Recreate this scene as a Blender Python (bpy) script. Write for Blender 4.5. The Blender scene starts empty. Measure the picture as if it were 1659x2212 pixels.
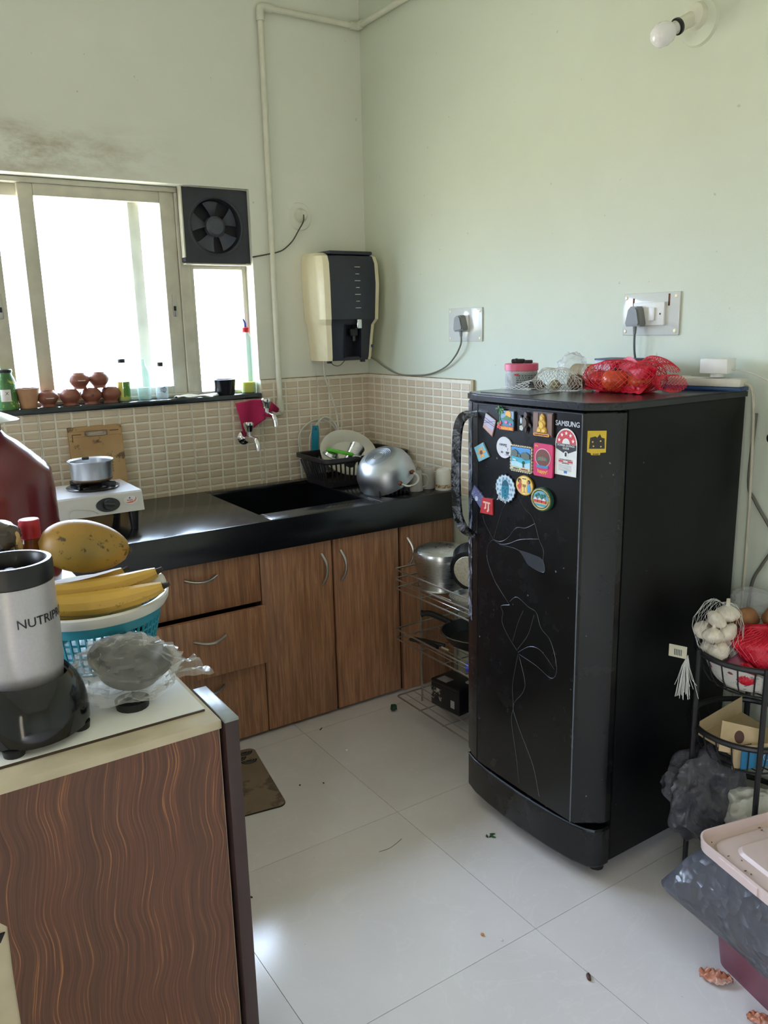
import bpy, bmesh, math, random
from mathutils import Vector, Matrix, noise
random.seed(7)
SC = bpy.context.scene
COL = SC.collection
PI = math.pi

# ---------------------------------------------------------------- camera, sky, exposure
F_PX, YAW, PITCH, ROLL = 1754.2, 0.577126, 0.225415, -0.02374
cd = bpy.data.cameras.new('camera')
cam = bpy.data.objects.new('camera', cd)
COL.objects.link(cam)
cd.sensor_fit = 'VERTICAL'
cd.sensor_height = 24.0
cd.lens = 24.0 * F_PX / 2212.0
cd.clip_start = 0.02
cam.location = (0, 0, 1.445)
_f = Vector((math.sin(YAW) * math.cos(PITCH), math.cos(YAW) * math.cos(PITCH), -math.sin(PITCH)))
_r = Vector((math.cos(YAW), -math.sin(YAW), 0))
_u = _r.cross(_f)
_r2 = math.cos(ROLL) * _r + math.sin(ROLL) * _u
_u2 = -math.sin(ROLL) * _r + math.cos(ROLL) * _u
cam.matrix_world = Matrix(((_r2.x, _u2.x, -_f.x, 0), (_r2.y, _u2.y, -_f.y, 0), (_r2.z, _u2.z, -_f.z, 1.445), (0, 0, 0, 1)))
SC.camera = cam

# overcast sky: zenith three times as bright as the horizon, grey ground below it
SKY = 78.0
w = bpy.data.worlds.new('overcast_sky')
SC.world = w
w.use_nodes = True
nt = w.node_tree
nt.nodes.clear()
tc = nt.nodes.new('ShaderNodeTexCoord')
sx = nt.nodes.new('ShaderNodeSeparateXYZ')
nt.links.new(tc.outputs['Generated'], sx.inputs[0])
rp = nt.nodes.new('ShaderNodeValToRGB')
rp.color_ramp.elements[0].position = 0.49
rp.color_ramp.elements[0].color = (0.18, 0.17, 0.15, 1)
rp.color_ramp.elements[1].position = 1.0
rp.color_ramp.elements[1].color = (0.65, 0.785, 1.06, 1)
e = rp.color_ramp.elements.new(0.50)
e.color = (0.21, 0.258, 0.363, 1)
mr = nt.nodes.new('ShaderNodeMapRange')
mr.inputs['From Min'].default_value = -1
mr.inputs['From Max'].default_value = 1
nt.links.new(sx.outputs['Z'], mr.inputs['Value'])
nt.links.new(mr.outputs['Result'], rp.inputs['Fac'])
bg = nt.nodes.new('ShaderNodeBackground')
bg.inputs['Strength'].default_value = SKY
nt.links.new(rp.outputs['Color'], bg.inputs['Color'])
wo = nt.nodes.new('ShaderNodeOutputWorld')
nt.links.new(bg.outputs[0], wo.inputs[0])

def portal(name, loc, rot, sx_, sy_):
    l = bpy.data.lights.new(name, 'AREA')
    l.shape = 'RECTANGLE'
    l.size = sx_
    l.size_y = sy_
    l.cycles.is_portal = True
    o = bpy.data.objects.new(name, l)
    o.location = loc
    o.rotation_euler = rot
    COL.objects.link(o)
portal('window_portal', (0.55, 3.40, 1.58), (-PI / 2, 0, 0), 1.8, 0.84)
portal('added_doorway_portal', (-1.02, -0.915, 1.05), (PI / 2, 0, -PI / 2), 0.41, 2.1)  # samples sky light through the added doorway
portal('added_window_portal', (-1.02, 1.78, 1.34), (PI / 2, 0, -PI / 2), 0.32, 0.72)  # samples sky light through the added side window

SC.view_settings.view_transform = 'Standard'
SC.view_settings.look = 'None'
SC.view_settings.gamma = 1.0
SC.view_settings.use_curve_mapping = False
SC.view_settings.exposure = 0.0
try:
    SC.cycles.use_denoising = True
    SC.cycles.max_bounces = 10
    SC.cycles.diffuse_bounces = 6
    SC.cycles.glossy_bounces = 5
    SC.cycles.transmission_bounces = 8
    SC.cycles.transparent_max_bounces = 16
    SC.cycles.sample_clamp_indirect = 6.0
    SC.cycles.caustics_reflective = False
    SC.cycles.caustics_refractive = False
except Exception:
    pass

# ---------------------------------------------------------------- mesh builder
class MB:
    def __init__(self):
        self.v = []; self.f = []; self.m = []; self.cur = 0
    def mat(self, i):
        self.cur = i
        return self
    def add(self, vs, fs, T=None):
        o = len(self.v)
        if T is None: self.v.extend([Vector(p) for p in vs])
        else: self.v.extend([T @ Vector(p) for p in vs])
        for f in fs:
            self.f.append([i + o for i in f]); self.m.append(self.cur)
        return self
    def box(self, x0, x1, y0, y1, z0, z1, T=None):
        vs = [(x0,y0,z0),(x1,y0,z0),(x1,y1,z0),(x0,y1,z0),(x0,y0,z1),(x1,y0,z1),(x1,y1,z1),(x0,y1,z1)]
        fs = [(3,2,1,0),(4,5,6,7),(0,1,5,4),(1,2,6,5),(2,3,7,6),(3,0,4,7)]
        return self.add(vs, fs, T)
    def rbox(self, x0, x1, y0, y1, z0, z1, r=0.004, seg=2, T=None):
        bm = bmesh.new()
        bmesh.ops.create_cube(bm, size=1)
        for v in bm.verts:
            v.co = Vector(((x0+x1)/2 + v.co.x*(x1-x0), (y0+y1)/2 + v.co.y*(y1-y0), (z0+z1)/2 + v.co.z*(z1-z0)))
        r = min(r, 0.49*min(x1-x0, y1-y0, z1-z0))
        bmesh.ops.bevel(bm, geom=list(bm.edges), offset=r, segments=seg, profile=0.5, affect='EDGES')
        return self.addbm(bm, T)
    def addbm(self, bm, T=None):
        bm.verts.ensure_lookup_table()
        for i, v in enumerate(bm.verts): v.index = i
        self.add([v.co.copy() for v in bm.verts], [[v.index for v in f.verts] for f in bm.faces], T)
        bm.free()
        return self
    def lathe(self, prof, seg=24, T=None, a0=0, a1=2*PI):
        full = abs(a1 - a0 - 2*PI) < 1e-6
        n = seg if full else seg + 1
        vs = []; fs = []; rows = []
        for (r, z) in prof:
            if r < 1e-6:
                rows.append([len(vs)]); vs.append((0, 0, z))
            else:
                rows.append(list(range(len(vs), len(vs) + n)))
                for k in range(n):
                    a = a0 + (a1 - a0)*k/seg
                    vs.append((r*math.cos(a), r*math.sin(a), z))
        for A, B in zip(rows, rows[1:]):
            for k in range(seg):
                k2 = (k+1) % n
                if len(A) == 1 and len(B) == 1: continue
                if len(A) == 1: fs.append((A[0], B[k2], B[k]))
                elif len(B) == 1: fs.append((A[k], A[k2], B[0]))
                else: fs.append((A[k], A[k2], B[k2], B[k]))
        return self.add(vs, fs, T)
    def tube(self, pts, r, seg=8, closed=False, T=None, caps=True):
        pts = [Vector(p) for p in pts]
        n = len(pts)
        rs = r if isinstance(r, (list, tuple)) else [r]*n
        vs = []; fs = []
        prev = None
        for i, p in enumerate(pts):
            if closed: t = (pts[(i+1) % n] - pts[i-1])
            elif i == 0: t = pts[1] - p
            elif i == n-1: t = p - pts[-2]
            else: t = (pts[i+1]-p).normalized() + (p-pts[i-1]).normalized()
            if t.length < 1e-9: t = Vector((0,0,1))
            t.normalize()
            if prev is None:
                a = Vector((0,0,1)) if abs(t.z) < 0.9 else Vector((1,0,0))
                nrm = (a - t*a.dot(t)).normalized()
            else:
                nrm = prev - t*prev.dot(t)
                nrm = nrm.normalized() if nrm.length > 1e-6 else prev
            prev = nrm
            b = t.cross(nrm)
            for k in range(seg):
                an = 2*PI*k/seg
                vs.append(p + (nrm*math.cos(an) + b*math.sin(an))*rs[i])
        m = n if closed else n-1
        for i in range(m):
            j = (i+1) % n
            for k in range(seg):
                k2 = (k+1) % seg
                fs.append((i*seg+k, i*seg+k2, j*seg+k2, j*seg+k))
        if caps and not closed:
            fs.append(tuple(reversed(range(seg))))
            fs.append(tuple(range((n-1)*seg, n*seg)))
        return self.add(vs, fs, T)
    def prism(self, poly, z0, z1, T=None):
        n = len(poly)
        vs = [(p[0], p[1], z0) for p in poly] + [(p[0], p[1], z1) for p in poly]
        fs = [tuple(reversed(range(n))), tuple(range(n, 2*n))]
        for i in range(n):
            j = (i+1) % n
            fs.append((i, j, n+j, n+i))
        return self.add(vs, fs, T)
    def ell(self, c, rx, ry, rz, su=16, sv=10, T=None):
        S = Matrix.Translation(Vector(c)) @ Matrix.Diagonal((rx, ry, rz, 1))
        if T is not None: S = T @ S
        prof = [(math.sin(PI*i/sv), -math.cos(PI*i/sv)) for i in range(sv+1)]
        prof[0] = (0, -1); prof[-1] = (0, 1)
        return self.lathe(prof, su, S)
    def grid(self, fn, nu, nv, T=None):
        vs = [fn(i/nu, j/nv) for j in range(nv+1) for i in range(nu+1)]
        fs = [(j*(nu+1)+i, j*(nu+1)+i+1, (j+1)*(nu+1)+i+1, (j+1)*(nu+1)+i) for j in range(nv) for i in range(nu)]
        return self.add(vs, fs, T)
    def blob(self, c, rx, ry, rz, amp=0.2, fr=3.0, sub=3, seed=0, T=None, crease=False):
        bm = bmesh.new()
        bmesh.ops.create_icosphere(bm, subdivisions=sub, radius=1)
        for v in bm.verts:
            p = v.co.copy()
            n = noise.noise(p*fr + Vector((seed*3.1, seed*1.7, seed)))
            if crease: n = (0.5 - abs(n))*1.3
            n += 0.4*noise.noise(p*fr*2.3 + Vector((seed, 5, 9)))
            p = p*(1 + amp*n)
            v.co = Vector((c[0]+p.x*rx, c[1]+p.y*ry, c[2]+p.z*rz))
        return self.addbm(bm, T)
    def mesh(self, name, recalc=True, smooth=True, angle=35, shift=None):
        me = bpy.data.meshes.new(name)
        vs = self.v if shift is None else [p - shift for p in self.v]
        me.from_pydata([tuple(p) for p in vs], [], self.f)
        me.polygons.foreach_set('material_index', self.m)
        if recalc:
            bm = bmesh.new(); bm.from_mesh(me)
            bmesh.ops.recalc_face_normals(bm, faces=bm.faces)
            bm.to_mesh(me); bm.free()
        if smooth:
            me.polygons.foreach_set('use_smooth', [True]*len(me.polygons))
            me.set_sharp_from_angle(angle=math.radians(angle))
        me.update()
        return me

def tag(o, label=None, cat=None, group=None, kind=None):
    if label: o['label'] = label
    if cat: o['category'] = cat
    if group: o['group'] = group
    if kind: o['kind'] = kind
    return o
def thing(name, label, cat, loc=(0,0,0), rz=0, group=None, kind=None):
    o = bpy.data.objects.new(name, None)
    COL.objects.link(o)
    o.location = loc
    o.rotation_euler = (0, 0, rz)
    o.empty_display_size = 0.05
    o['_loc'] = 0
    del o['_loc']
    return tag(o, label, cat, group, kind)
def worldloc(p):
    L = Vector((0,0,0))
    while p is not None:
        L = L + p.location; p = p.parent
    return L
def obj(name, mb, mat, parent=None, world=False, loc=None, rz=0, label=None, cat=None, group=None, kind=None, smooth=True, angle=35, recalc=True):
    """one mesh object; world=True: the builder holds world coordinates and the parents are unrotated"""
    shift = None
    if world: shift = worldloc(parent) + (Vector(loc) if loc else Vector((0,0,0)))
    me = mb if isinstance(mb, bpy.types.Mesh) else mb.mesh(name, recalc, smooth, angle, shift)
    if not isinstance(mb, bpy.types.Mesh) or not me.materials:
        for m in (mat if isinstance(mat, (list, tuple)) else [mat]):
            me.materials.append(m)
    o = bpy.data.objects.new(name, me)
    COL.objects.link(o)
    if parent is not None: o.parent = parent
    if loc: o.location = loc
    o.rotation_euler = (0, 0, rz)
    return tag(o, label, cat, group, kind)
def copy_tree(o, parent=None):
    c = o.copy(); COL.objects.link(c); c.parent = parent
    for ch in list(o.children): copy_tree(ch, c)
    return c

def frame(o, u, v, n):
    u, v, n, o = Vector(u), Vector(v), Vector(n), Vector(o)
    return Matrix(((u.x,v.x,n.x,o.x),(u.y,v.y,n.y,o.y),(u.z,v.z,n.z,o.z),(0,0,0,1)))
def TL(x, y, z): return Matrix.Translation((x, y, z))
def R(a, ax): return Matrix.Rotation(a, 4, ax)
def circ(r, n=24, cx=0, cy=0, ry=None, ph=0):
    ry = r if ry is None else ry
    return [(cx + r*math.cos(2*PI*k/n+ph), cy + ry*math.sin(2*PI*k/n+ph)) for k in range(n)]
def rrect(x0, x1, y0, y1, r, n=5):
    out = []
    for cx, cy, a in ((x1-r, y1-r, 0), (x0+r, y1-r, PI/2), (x0+r, y0+r, PI), (x1-r, y0+r, 1.5*PI)):
        for k in range(n+1):
            an = a + PI/2*k/n
            out.append((cx + r*math.cos(an), cy + r*math.sin(an)))
    return out
def smoothpath(pts, n=6, closed=False):
    P = [Vector(p) for p in pts]
    out = []
    N = len(P)
    rng = range(N if closed else N-1)
    for i in rng:
        if closed: a, b, c, d = P[i-1], P[i], P[(i+1) % N], P[(i+2) % N]
        else: a, b, c, d = P[max(i-1,0)], P[i], P[i+1], P[min(i+2,N-1)]
        for k in range(n):
            t = k/n
            out.append(0.5*((2*b) + (c-a)*t + (2*a-5*b+4*c-d)*t*t + (3*b-a-3*c+d)*t*t*t))
    if not closed: out.append(P[-1])
    return out
def text_mb(mb, s, size, T, align='CENTER', ext=0.0003, wrap=None, bold=0.0):
    cu = bpy.data.curves.new('t', 'FONT')
    cu.body = s; cu.size = size; cu.align_x = align; cu.align_y = 'CENTER'
    cu.extrude = ext; cu.resolution_u = 3; cu.offset = bold
    ob = bpy.data.objects.new('t', cu)
    me = bpy.data.meshes.new_from_object(ob)
    vs = [v.co.copy() for v in me.vertices]
    if wrap: vs = [wrap(p) for p in vs]
    mb.add(vs, [list(p.vertices) for p in me.polygons], T)
    bpy.data.objects.remove(ob); bpy.data.curves.remove(cu); bpy.data.meshes.remove(me)
    return mb

# ---------------------------------------------------------------- materials
MATS = {}
def srgb(r, g, b):
    f = lambda c: (c/255/12.92) if c/255 <= 0.04045 else ((c/255+0.055)/1.055)**2.4
    return (f(r), f(g), f(b), 1)
class NT:
    def __init__(self, name):
        self.m = bpy.data.materials.new(name); self.m.use_nodes = True
        self.t = self.m.node_tree
        self.b = self.t.nodes['Principled BSDF']
    def n(self, typ, **kw):
        nd = self.t.nodes.new('ShaderNode' + typ)
        for k, v in kw.items():
            if k in nd.inputs: nd.inputs[k].default_value = v
            else: setattr(nd, k, v)
        return nd
    def l(self, a, b): self.t.links.new(a, b)
    def coord(self, scale=(1,1,1), kind='Object', rot=(0,0,0)):
        tcn = self.n('TexCoord'); mp = self.n('Mapping')
        mp.inputs['Scale'].default_value = scale
        mp.inputs['Rotation'].default_value = rot
        self.l(tcn.outputs[kind], mp.inputs['Vector'])
        return mp.outputs['Vector']
    def noise(self, vec, scale=5, detail=4, rough=0.5, dist=0.0):
        nd = self.n('TexNoise')
        nd.inputs['Scale'].default_value = scale; nd.inputs['Detail'].default_value = detail
        nd.inputs['Roughness'].default_value = rough; nd.inputs['Distortion'].default_value = dist
        if vec is not None: self.l(vec, nd.inputs['Vector'])
        return nd.outputs['Fac']
    def ramp(self, fac, stops):
        nd = self.n('ValToRGB')
        el = nd.color_ramp.elements
        el[0].position, el[0].color = stops[0]
        el[1].position, el[1].color = stops[-1]
        for p, c in stops[1:-1]:
            e_ = el.new(p); e_.color = c
        self.l(fac, nd.inputs['Fac'])
        return nd.outputs['Color']
    def mix(self, fac, a, b):
        nd = self.n('Mix', data_type='RGBA')
        for val, ix in ((fac, 0), (a, 6), (b, 7)):
            if hasattr(val, 'links') or isinstance(val, bpy.types.NodeSocket): self.l(val, nd.inputs[ix])
            else: nd.inputs[ix].default_value = val
        return nd.outputs[2]
    def math(self, op, a, b=0.0, c=0.0):
        nd = self.n('Math', operation=op)
        for i, val in enumerate((a, b, c)):
            if isinstance(val, bpy.types.NodeSocket): self.l(val, nd.inputs[i])
            else: nd.inputs[i].default_value = val
        return nd.outputs[0]
    def bump(self, h, strength=0.2, dist=0.002):
        nd = self.n('Bump')
        nd.inputs['Strength'].default_value = strength; nd.inputs['Distance'].default_value = dist
        self.l(h, nd.inputs['Height']); self.l(nd.outputs['Normal'], self.b.inputs['Normal'])
    def color(self, c):
        if isinstance(c, bpy.types.NodeSocket): self.l(c, self.b.inputs['Base Color'])
        else: self.b.inputs['Base Color'].default_value = c
    def set(self, **kw):
        for k, v in kw.items():
            s = self.b.inputs[k.replace('_', ' ')]
            if isinstance(v, bpy.types.NodeSocket): self.l(v, s)
            else: s.default_value = v
        return self
def P(name, rgb, rough=0.5, metal=0.0, var=0.10, scale=30.0, bump=0.0, **kw):
    """plain procedural material: colour with a little noise variation"""
    if name in MATS: return MATS[name]
    t = NT(name)
    c = srgb(*rgb)
    v = t.coord()
    nf = t.noise(v, scale, 4)
    lo = tuple(max(0, x*(1-var)) for x in c[:3]) + (1,)
    hi = tuple(min(1, x*(1+var)) for x in c[:3]) + (1,)
    t.color(t.ramp(nf, [(0.3, lo), (0.7, hi)]))
    t.set(Roughness=rough, Metallic=metal)
    for k, val in kw.items(): t.b.inputs[k.replace('_', ' ')].default_value = val
    if bump: t.bump(nf, bump)
    MATS[name] = t.m
    return t.m
def clear(name, rgb, alpha=0.25, rough=0.05, tint=(1,1,1), spec=1.0):
    """thin see-through plastic or glass: part transparent, part glossy"""
    if name in MATS: return MATS[name]
    t = NT(name)
    t.color(srgb(*rgb)); t.set(Roughness=rough)
    tr = t.n('BsdfTransparent'); tr.inputs['Color'].default_value = (*tint, 1)
    mx = t.n('MixShader')
    lw = t.n('LayerWeight'); lw.inputs['Blend'].default_value = 0.35
    fac = t.math('MULTIPLY_ADD', lw.outputs['Facing'], 0.5*spec, alpha)
    t.l(fac, mx.inputs[0]); t.l(tr.outputs[0], mx.inputs[1]); t.l(t.b.outputs[0], mx.inputs[2])
    out = [n for n in t.t.nodes if n.type == 'OUTPUT_MATERIAL'][0]
    t.l(mx.outputs[0], out.inputs['Surface'])
    MATS[name] = t.m
    return t.m

def m_wall(name, lo, hi):
    t = NT(name)
    v = t.coord()
    n1 = t.noise(v, 1.3, 5, 0.6); n2 = t.noise(v, 9, 6, 0.65); n3 = t.noise(v, 160, 3)
    base = t.ramp(n1, [(0.3, srgb(*lo)), (0.7, srgb(*hi))])
    # brown damp stains above the window, on the plaster of the window wall
    g = t.n('NewGeometry'); s = t.n('SeparateXYZ'); t.l(g.outputs['Position'], s.inputs[0])
    band = t.math('SUBTRACT', 1.0, t.math('MULTIPLY', t.math('ABSOLUTE', t.math('SUBTRACT', s.outputs['Z'], 2.06)), 8.0))
    xb = t.math('SUBTRACT', 1.0, t.math('MULTIPLY', t.math('ABSOLUTE', t.math('SUBTRACT', s.outputs['X'], 0.6)), 1.6))
    ym = t.math('GREATER_THAN', s.outputs['Y'], 3.1)
    st = t.math('MULTIPLY', t.math('MULTIPLY', t.math('MAXIMUM', band, 0.0), t.math('MAXIMUM', xb, 0.0)), ym)
    nz = t.math('MAXIMUM', t.math('MULTIPLY', t.math('SUBTRACT', t.noise(t.coord((1.4, 1, 3.2)), 5, 7, 0.7), 0.42), 3.6), 0.0)
    c1 = t.mix(t.math('MINIMUM', t.math('MULTIPLY', st, nz), 0.85), base, srgb(142, 112, 70))
    spot = t.math('GREATER_THAN', t.noise(t.coord(), 37, 2), 0.775)
    c2 = t.mix(t.math('MULTIPLY', spot, 0.35), c1, srgb(140, 135, 115))
    t.color(c2)
    t.set(Roughness=0.62)
    h = t.math('ADD', t.math('MULTIPLY', n2, 0.7), t.math('MULTIPLY', n3, 0.25))
    t.bump(h, 0.25, 0.004)
    return t.m
def m_floor():
    t = NT('floor_tile_vitrified')
    v = t.coord()
    oi = t.n('ObjectInfo')
    vm = t.n('VectorMath', operation='ADD')
    cb = t.n('CombineXYZ')
    t.l(t.math('MULTIPLY', oi.outputs['Random'], 20.0), cb.inputs[0]); t.l(t.math('MULTIPLY', oi.outputs['Random'], 47.0), cb.inputs[1])
    t.l(v, vm.inputs[0]); t.l(cb.outputs[0], vm.inputs[1])
    n1 = t.noise(vm.outputs[0], 2.2, 5, 0.6, 0.6)
    base = t.ramp(n1, [(0.3, srgb(212, 206, 205)), (0.7, srgb(220, 215, 216))])
    vn = t.noise(vm.outputs[0], 3.0, 5, 0.55, 1.6)
    vein = t.math('SUBTRACT', 1.0, t.math('MINIMUM', t.math('MULTIPLY', t.math('ABSOLUTE', t.math('SUBTRACT', vn, 0.5)), 90.0), 1.0))
    c = t.mix(t.math('MULTIPLY', vein, 0.13), base, srgb(240, 238, 236))
    sp = t.math('GREATER_THAN', t.noise(vm.outputs[0], 90, 2), 0.78)
    c = t.mix(t.math('MULTIPLY', sp, 0.3), c, srgb(110, 95, 80))
    t.color(c)
    t.set(Roughness=t.math('MULTIPLY_ADD', t.noise(v, 14, 4), 0.10, 0.10), Specular_IOR_Level=0.5)
    t.bump(t.noise(v, 6, 2), 0.02, 0.002)
    return t.m
def m_tilecell():
    t = NT('backsplash_cell')
    v = t.coord()
    oi = t.n('ObjectInfo'); cb = t.n('CombineXYZ'); vm = t.n('VectorMath', operation='ADD')
    t.l(t.math('MULTIPLY', oi.outputs['Random'], 30.0), cb.inputs[0]); t.l(t.math('MULTIPLY', oi.outputs['Random'], 71.0), cb.inputs[2])
    t.l(v, vm.inputs[0]); t.l(cb.outputs[0], vm.inputs[1])
    n = t.noise(vm.outputs[0], 22, 6, 0.7, 1.2)
    a = t.ramp(n, [(0.25, srgb(190, 170, 144)), (0.55, srgb(208, 191, 167)), (0.8, srgb(220, 206, 184))])
    c = t.mix(t.math('MULTIPLY', oi.outputs['Random'], 0.30), a, srgb(184, 164, 138))
    t.color(c); t.set(Roughness=0.28)
    t.bump(n, 0.25, 0.0015)
    return t.m
def m_laminate(name, wavy):
    t = NT(name)
    if wavy:
        v = t.coord((1, 1, 1))
        s = t.n('SeparateXYZ'); t.l(v, s.inputs[0])
        nz = t.noise(t.coord((1, 1, 1)), 5, 2, 0.5)
        w1 = t.math('SINE', t.math('ADD', t.math('MULTIPLY_ADD', s.outputs['Z'], 34.0, t.math('MULTIPLY', s.outputs['X'], 12.0)), t.math('MULTIPLY', nz, 3.0)))
        w2 = t.math('SINE', t.math('MULTIPLY_ADD', s.outputs['Z'], 71.0, t.math('MULTIPLY', s.outputs['X'], -17.0)))
        xx = t.math('ADD', s.outputs['X'], t.math('ADD', t.math('MULTIPLY', w1, 0.0058), t.math('MULTIPLY', w2, 0.0012)))
        xx = t.math('ADD', xx, t.math('MULTIPLY', s.outputs['Z'], -0.05))
        c = t.n('CombineXYZ'); t.l(xx, c.inputs[0]); t.l(t.math('MULTIPLY', s.outputs['Z'], 0.012), c.inputs[2])
        vec = c.outputs[0]
        n = t.noise(vec, 300, 3, 0.6); n2 = t.noise(vec, 40, 3, 0.5); n3 = t.noise(vec, 620, 2, 0.5)
        base = t.ramp(n, [(0.28, srgb(72, 47, 37)), (0.48, srgb(98, 63, 48)), (0.60, srgb(112, 72, 53)), (0.68, srgb(172, 118, 68)), (0.78, srgb(114, 75, 54))])
        c2 = t.mix(t.math('MULTIPLY', t.math('MAXIMUM', t.math('SUBTRACT', n2, 0.45), 0.0), 1.6), base, srgb(72, 52, 43))
        c2 = t.mix(t.math('MULTIPLY', t.math('MAXIMUM', t.math('SUBTRACT', n3, 0.5), 0.0), 0.8), c2, srgb(76, 54, 45))
    else:
        v = t.coord((1, 1, 0.055))
        n = t.noise(v, 95, 4, 0.6, 0.55); n2 = t.noise(t.coord((1, 1, 0.12)), 9, 3, 0.5, 0.4); n3 = t.noise(t.coord((1, 1, 0.03)), 260, 3, 0.6)
        base = t.ramp(n, [(0.3, srgb(132, 91, 66)), (0.5, srgb(162, 115, 84)), (0.62, srgb(186, 138, 102)), (0.75, srgb(152, 107, 78))])
        c2 = t.mix(t.math('MULTIPLY', n2, 0.3), base, srgb(130, 88, 62))
        c2 = t.mix(t.math('MULTIPLY', t.math('MAXIMUM', t.math('SUBTRACT', n3, 0.5), 0.0), 1.4), c2, srgb(104, 70, 50))
    t.color(c2); t.set(Roughness=0.42)
    t.bump(n, 0.08, 0.001)
    return t.m
def m_granite(name, rough, speck, base=(14, 15, 19)):
    t = NT(name)
    v = t.coord()
    n = t.noise(v, 420, 3, 0.6); n2 = t.noise(v, 3.5, 5, 0.6)
    b = t.ramp(n, [(0.4, srgb(*base)), (0.66, srgb(*(x+8 for x in base))), (0.74, srgb(*speck))])
    t.color(b)
    t.set(Roughness=t.math('MULTIPLY_ADD', n2, 0.14, rough), Specular_IOR_Level=0.6)
    t.bump(t.noise(v, 18, 4, 0.6), 0.05, 0.002)
    return t.m
def m_fridge(name, worn=0.0, rmin=0.16, spec=0.5):
    t = NT(name)
    v = t.coord()
    n = t.noise(v, 9, 5, 0.65)
    base = t.ramp(n, [(0.3, srgb(6, 6, 8)), (0.75, srgb(14, 14, 17))])
    if worn:
        w_ = t.noise(v, 30, 7, 0.8, 0.5)
        k = t.math('MINIMUM', t.math('MAXIMUM', t.math('MULTIPLY', t.math('SUBTRACT', w_, 0.60 - worn*0.16), 6.0), 0.0), 1.0)
        base = t.mix(t.math('MULTIPLY', k, 0.75), base, srgb(150, 155, 165))
    sp = t.math('GREATER_THAN', t.noise(v, 70, 1), 0.80)
    base = t.mix(t.math('MULTIPLY', sp, 0.5), base, srgb(130, 130, 132))
    t.color(base)
    t.set(Roughness=t.math('MULTIPLY_ADD', n, 0.2, rmin), Specular_IOR_Level=spec)
    return t.m
def m_brushed(name, rgb, rough=0.3, aniso=0.0):
    t = NT(name)
    n = t.noise(t.coord((1, 1, 14)), 25, 4, 0.6); n2 = t.noise(t.coord(), 8, 4, 0.6)
    c = srgb(*rgb)
    t.color(t.ramp(n2, [(0.3, tuple(x*0.8 for x in c[:3])+(1,)), (0.7, c)]))
    t.set(Metallic=1.0, Roughness=t.math('MULTIPLY_ADD', n, 0.18, rough-0.08))
    return t.m
def m_spotted(name, rgb, spot, thr=0.66, scale=16, rough=0.45, rgb2=None):
    t = NT(name)
    v = t.coord()
    n = t.noise(v, scale, 6, 0.7); n2 = t.noise(v, 6, 3, 0.5)
    base = t.ramp(n2, [(0.35, srgb(*rgb)), (0.65, srgb(*(rgb2 or rgb)))])
    k = t.math('MINIMUM', t.math('MAXIMUM', t.math('MULTIPLY', t.math('SUBTRACT', n, thr), 18.0), 0.0), 1.0)
    t.color(t.mix(t.math('MULTIPLY', k, 0.85), base, srgb(*spot)))
    t.set(Roughness=rough)
    return t.m

def m_crumple(name, rgb, rough, alpha=None, tint=(1,1,1), scale=16, dist=0.012, strength=0.9):
    t = NT(name)
    v = t.coord()
    n0 = t.n('TexNoise'); n0.inputs['Scale'].default_value = 9; t.l(v, n0.inputs['Vector'])
    vm = t.n('VectorMath', operation='MULTIPLY_ADD'); t.l(n0.outputs['Color'], vm.inputs[0]); vm.inputs[1].default_value = (0.08, 0.08, 0.08); t.l(v, vm.inputs[2])
    vo = t.n('TexVoronoi', feature='F1'); vo.inputs['Scale'].default_value = scale; t.l(vm.outputs[0], vo.inputs['Vector'])
    vo2 = t.n('TexVoronoi', feature='F1'); vo2.inputs['Scale'].default_value = scale*2.7; t.l(vm.outputs[0], vo2.inputs['Vector'])
    h = t.math('MULTIPLY_ADD', vo2.outputs['Distance'], 0.35, vo.outputs['Distance'])
    c = srgb(*rgb)
    t.color(t.ramp(t.noise(v, 12, 4), [(0.3, tuple(x*0.85 for x in c[:3])+(1,)), (0.7, c)]))
    t.set(Roughness=rough)
    t.bump(h, strength, dist)
    if alpha is not None:
        tr = t.n('BsdfTransparent'); tr.inputs['Color'].default_value = (*tint, 1)
        mx = t.n('MixShader'); mx.inputs[0].default_value = alpha
        lw = t.n('LayerWeight'); lw.inputs['Blend'].default_value = 0.35
        t.l(t.math('MULTIPLY_ADD', lw.outputs['Facing'], 0.4, alpha), mx.inputs[0])
        t.l(tr.outputs[0], mx.inputs[1]); t.l(t.b.outputs[0], mx.inputs[2])
        out = [n for n in t.t.nodes if n.type == 'OUTPUT_MATERIAL'][0]
        t.l(mx.outputs[0], out.inputs['Surface'])
    return t.m
WALL = m_wall('wall_paint', (218, 219, 206), (226, 227, 215)); WALLR = m_wall('wall_paint_toned_down', (199, 205, 187), (207, 213, 196)); FLOOR = m_floor(); CELL = m_tilecell()  # right wall's colour is darkened to offset the strong light on it
LAM = m_laminate('laminate_teak', False); LAMW = m_laminate('laminate_zebra', True)
GRAN = m_granite('granite_black', 0.14, (70, 74, 84)); SILL = m_granite('granite_sill', 0.1, (60, 80, 78), (20, 28, 30))
FRB = m_fridge('fridge_black'); FRW = m_fridge('fridge_worn', 0.86); FRS = m_fridge('fridge_side', 0.0, 0.30, 0.22)
STEEL = m_brushed('steel', (205, 205, 203), 0.28); ALU = m_brushed('aluminium_pot', (196, 200, 206), 0.36)
CHROME = P('chrome', (225, 225, 228), 0.12, 1.0, 0.03)
SATIN = P('satin_nickel', (190, 188, 184), 0.32, 1.0, 0.05)
GROUT = P('grout', (226, 220, 204), 0.7, 0, 0.06, 60, 0.1)
ALFRAME = P('painted_aluminium', (196, 192, 176), 0.45, 0, 0.12, 14)
PVC = P('painted_pvc', (214, 213, 196), 0.5, 0, 0.06, 20)
CREAM = P('cream_plastic', (236, 226, 194), 0.35, 0, 0.03)
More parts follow.
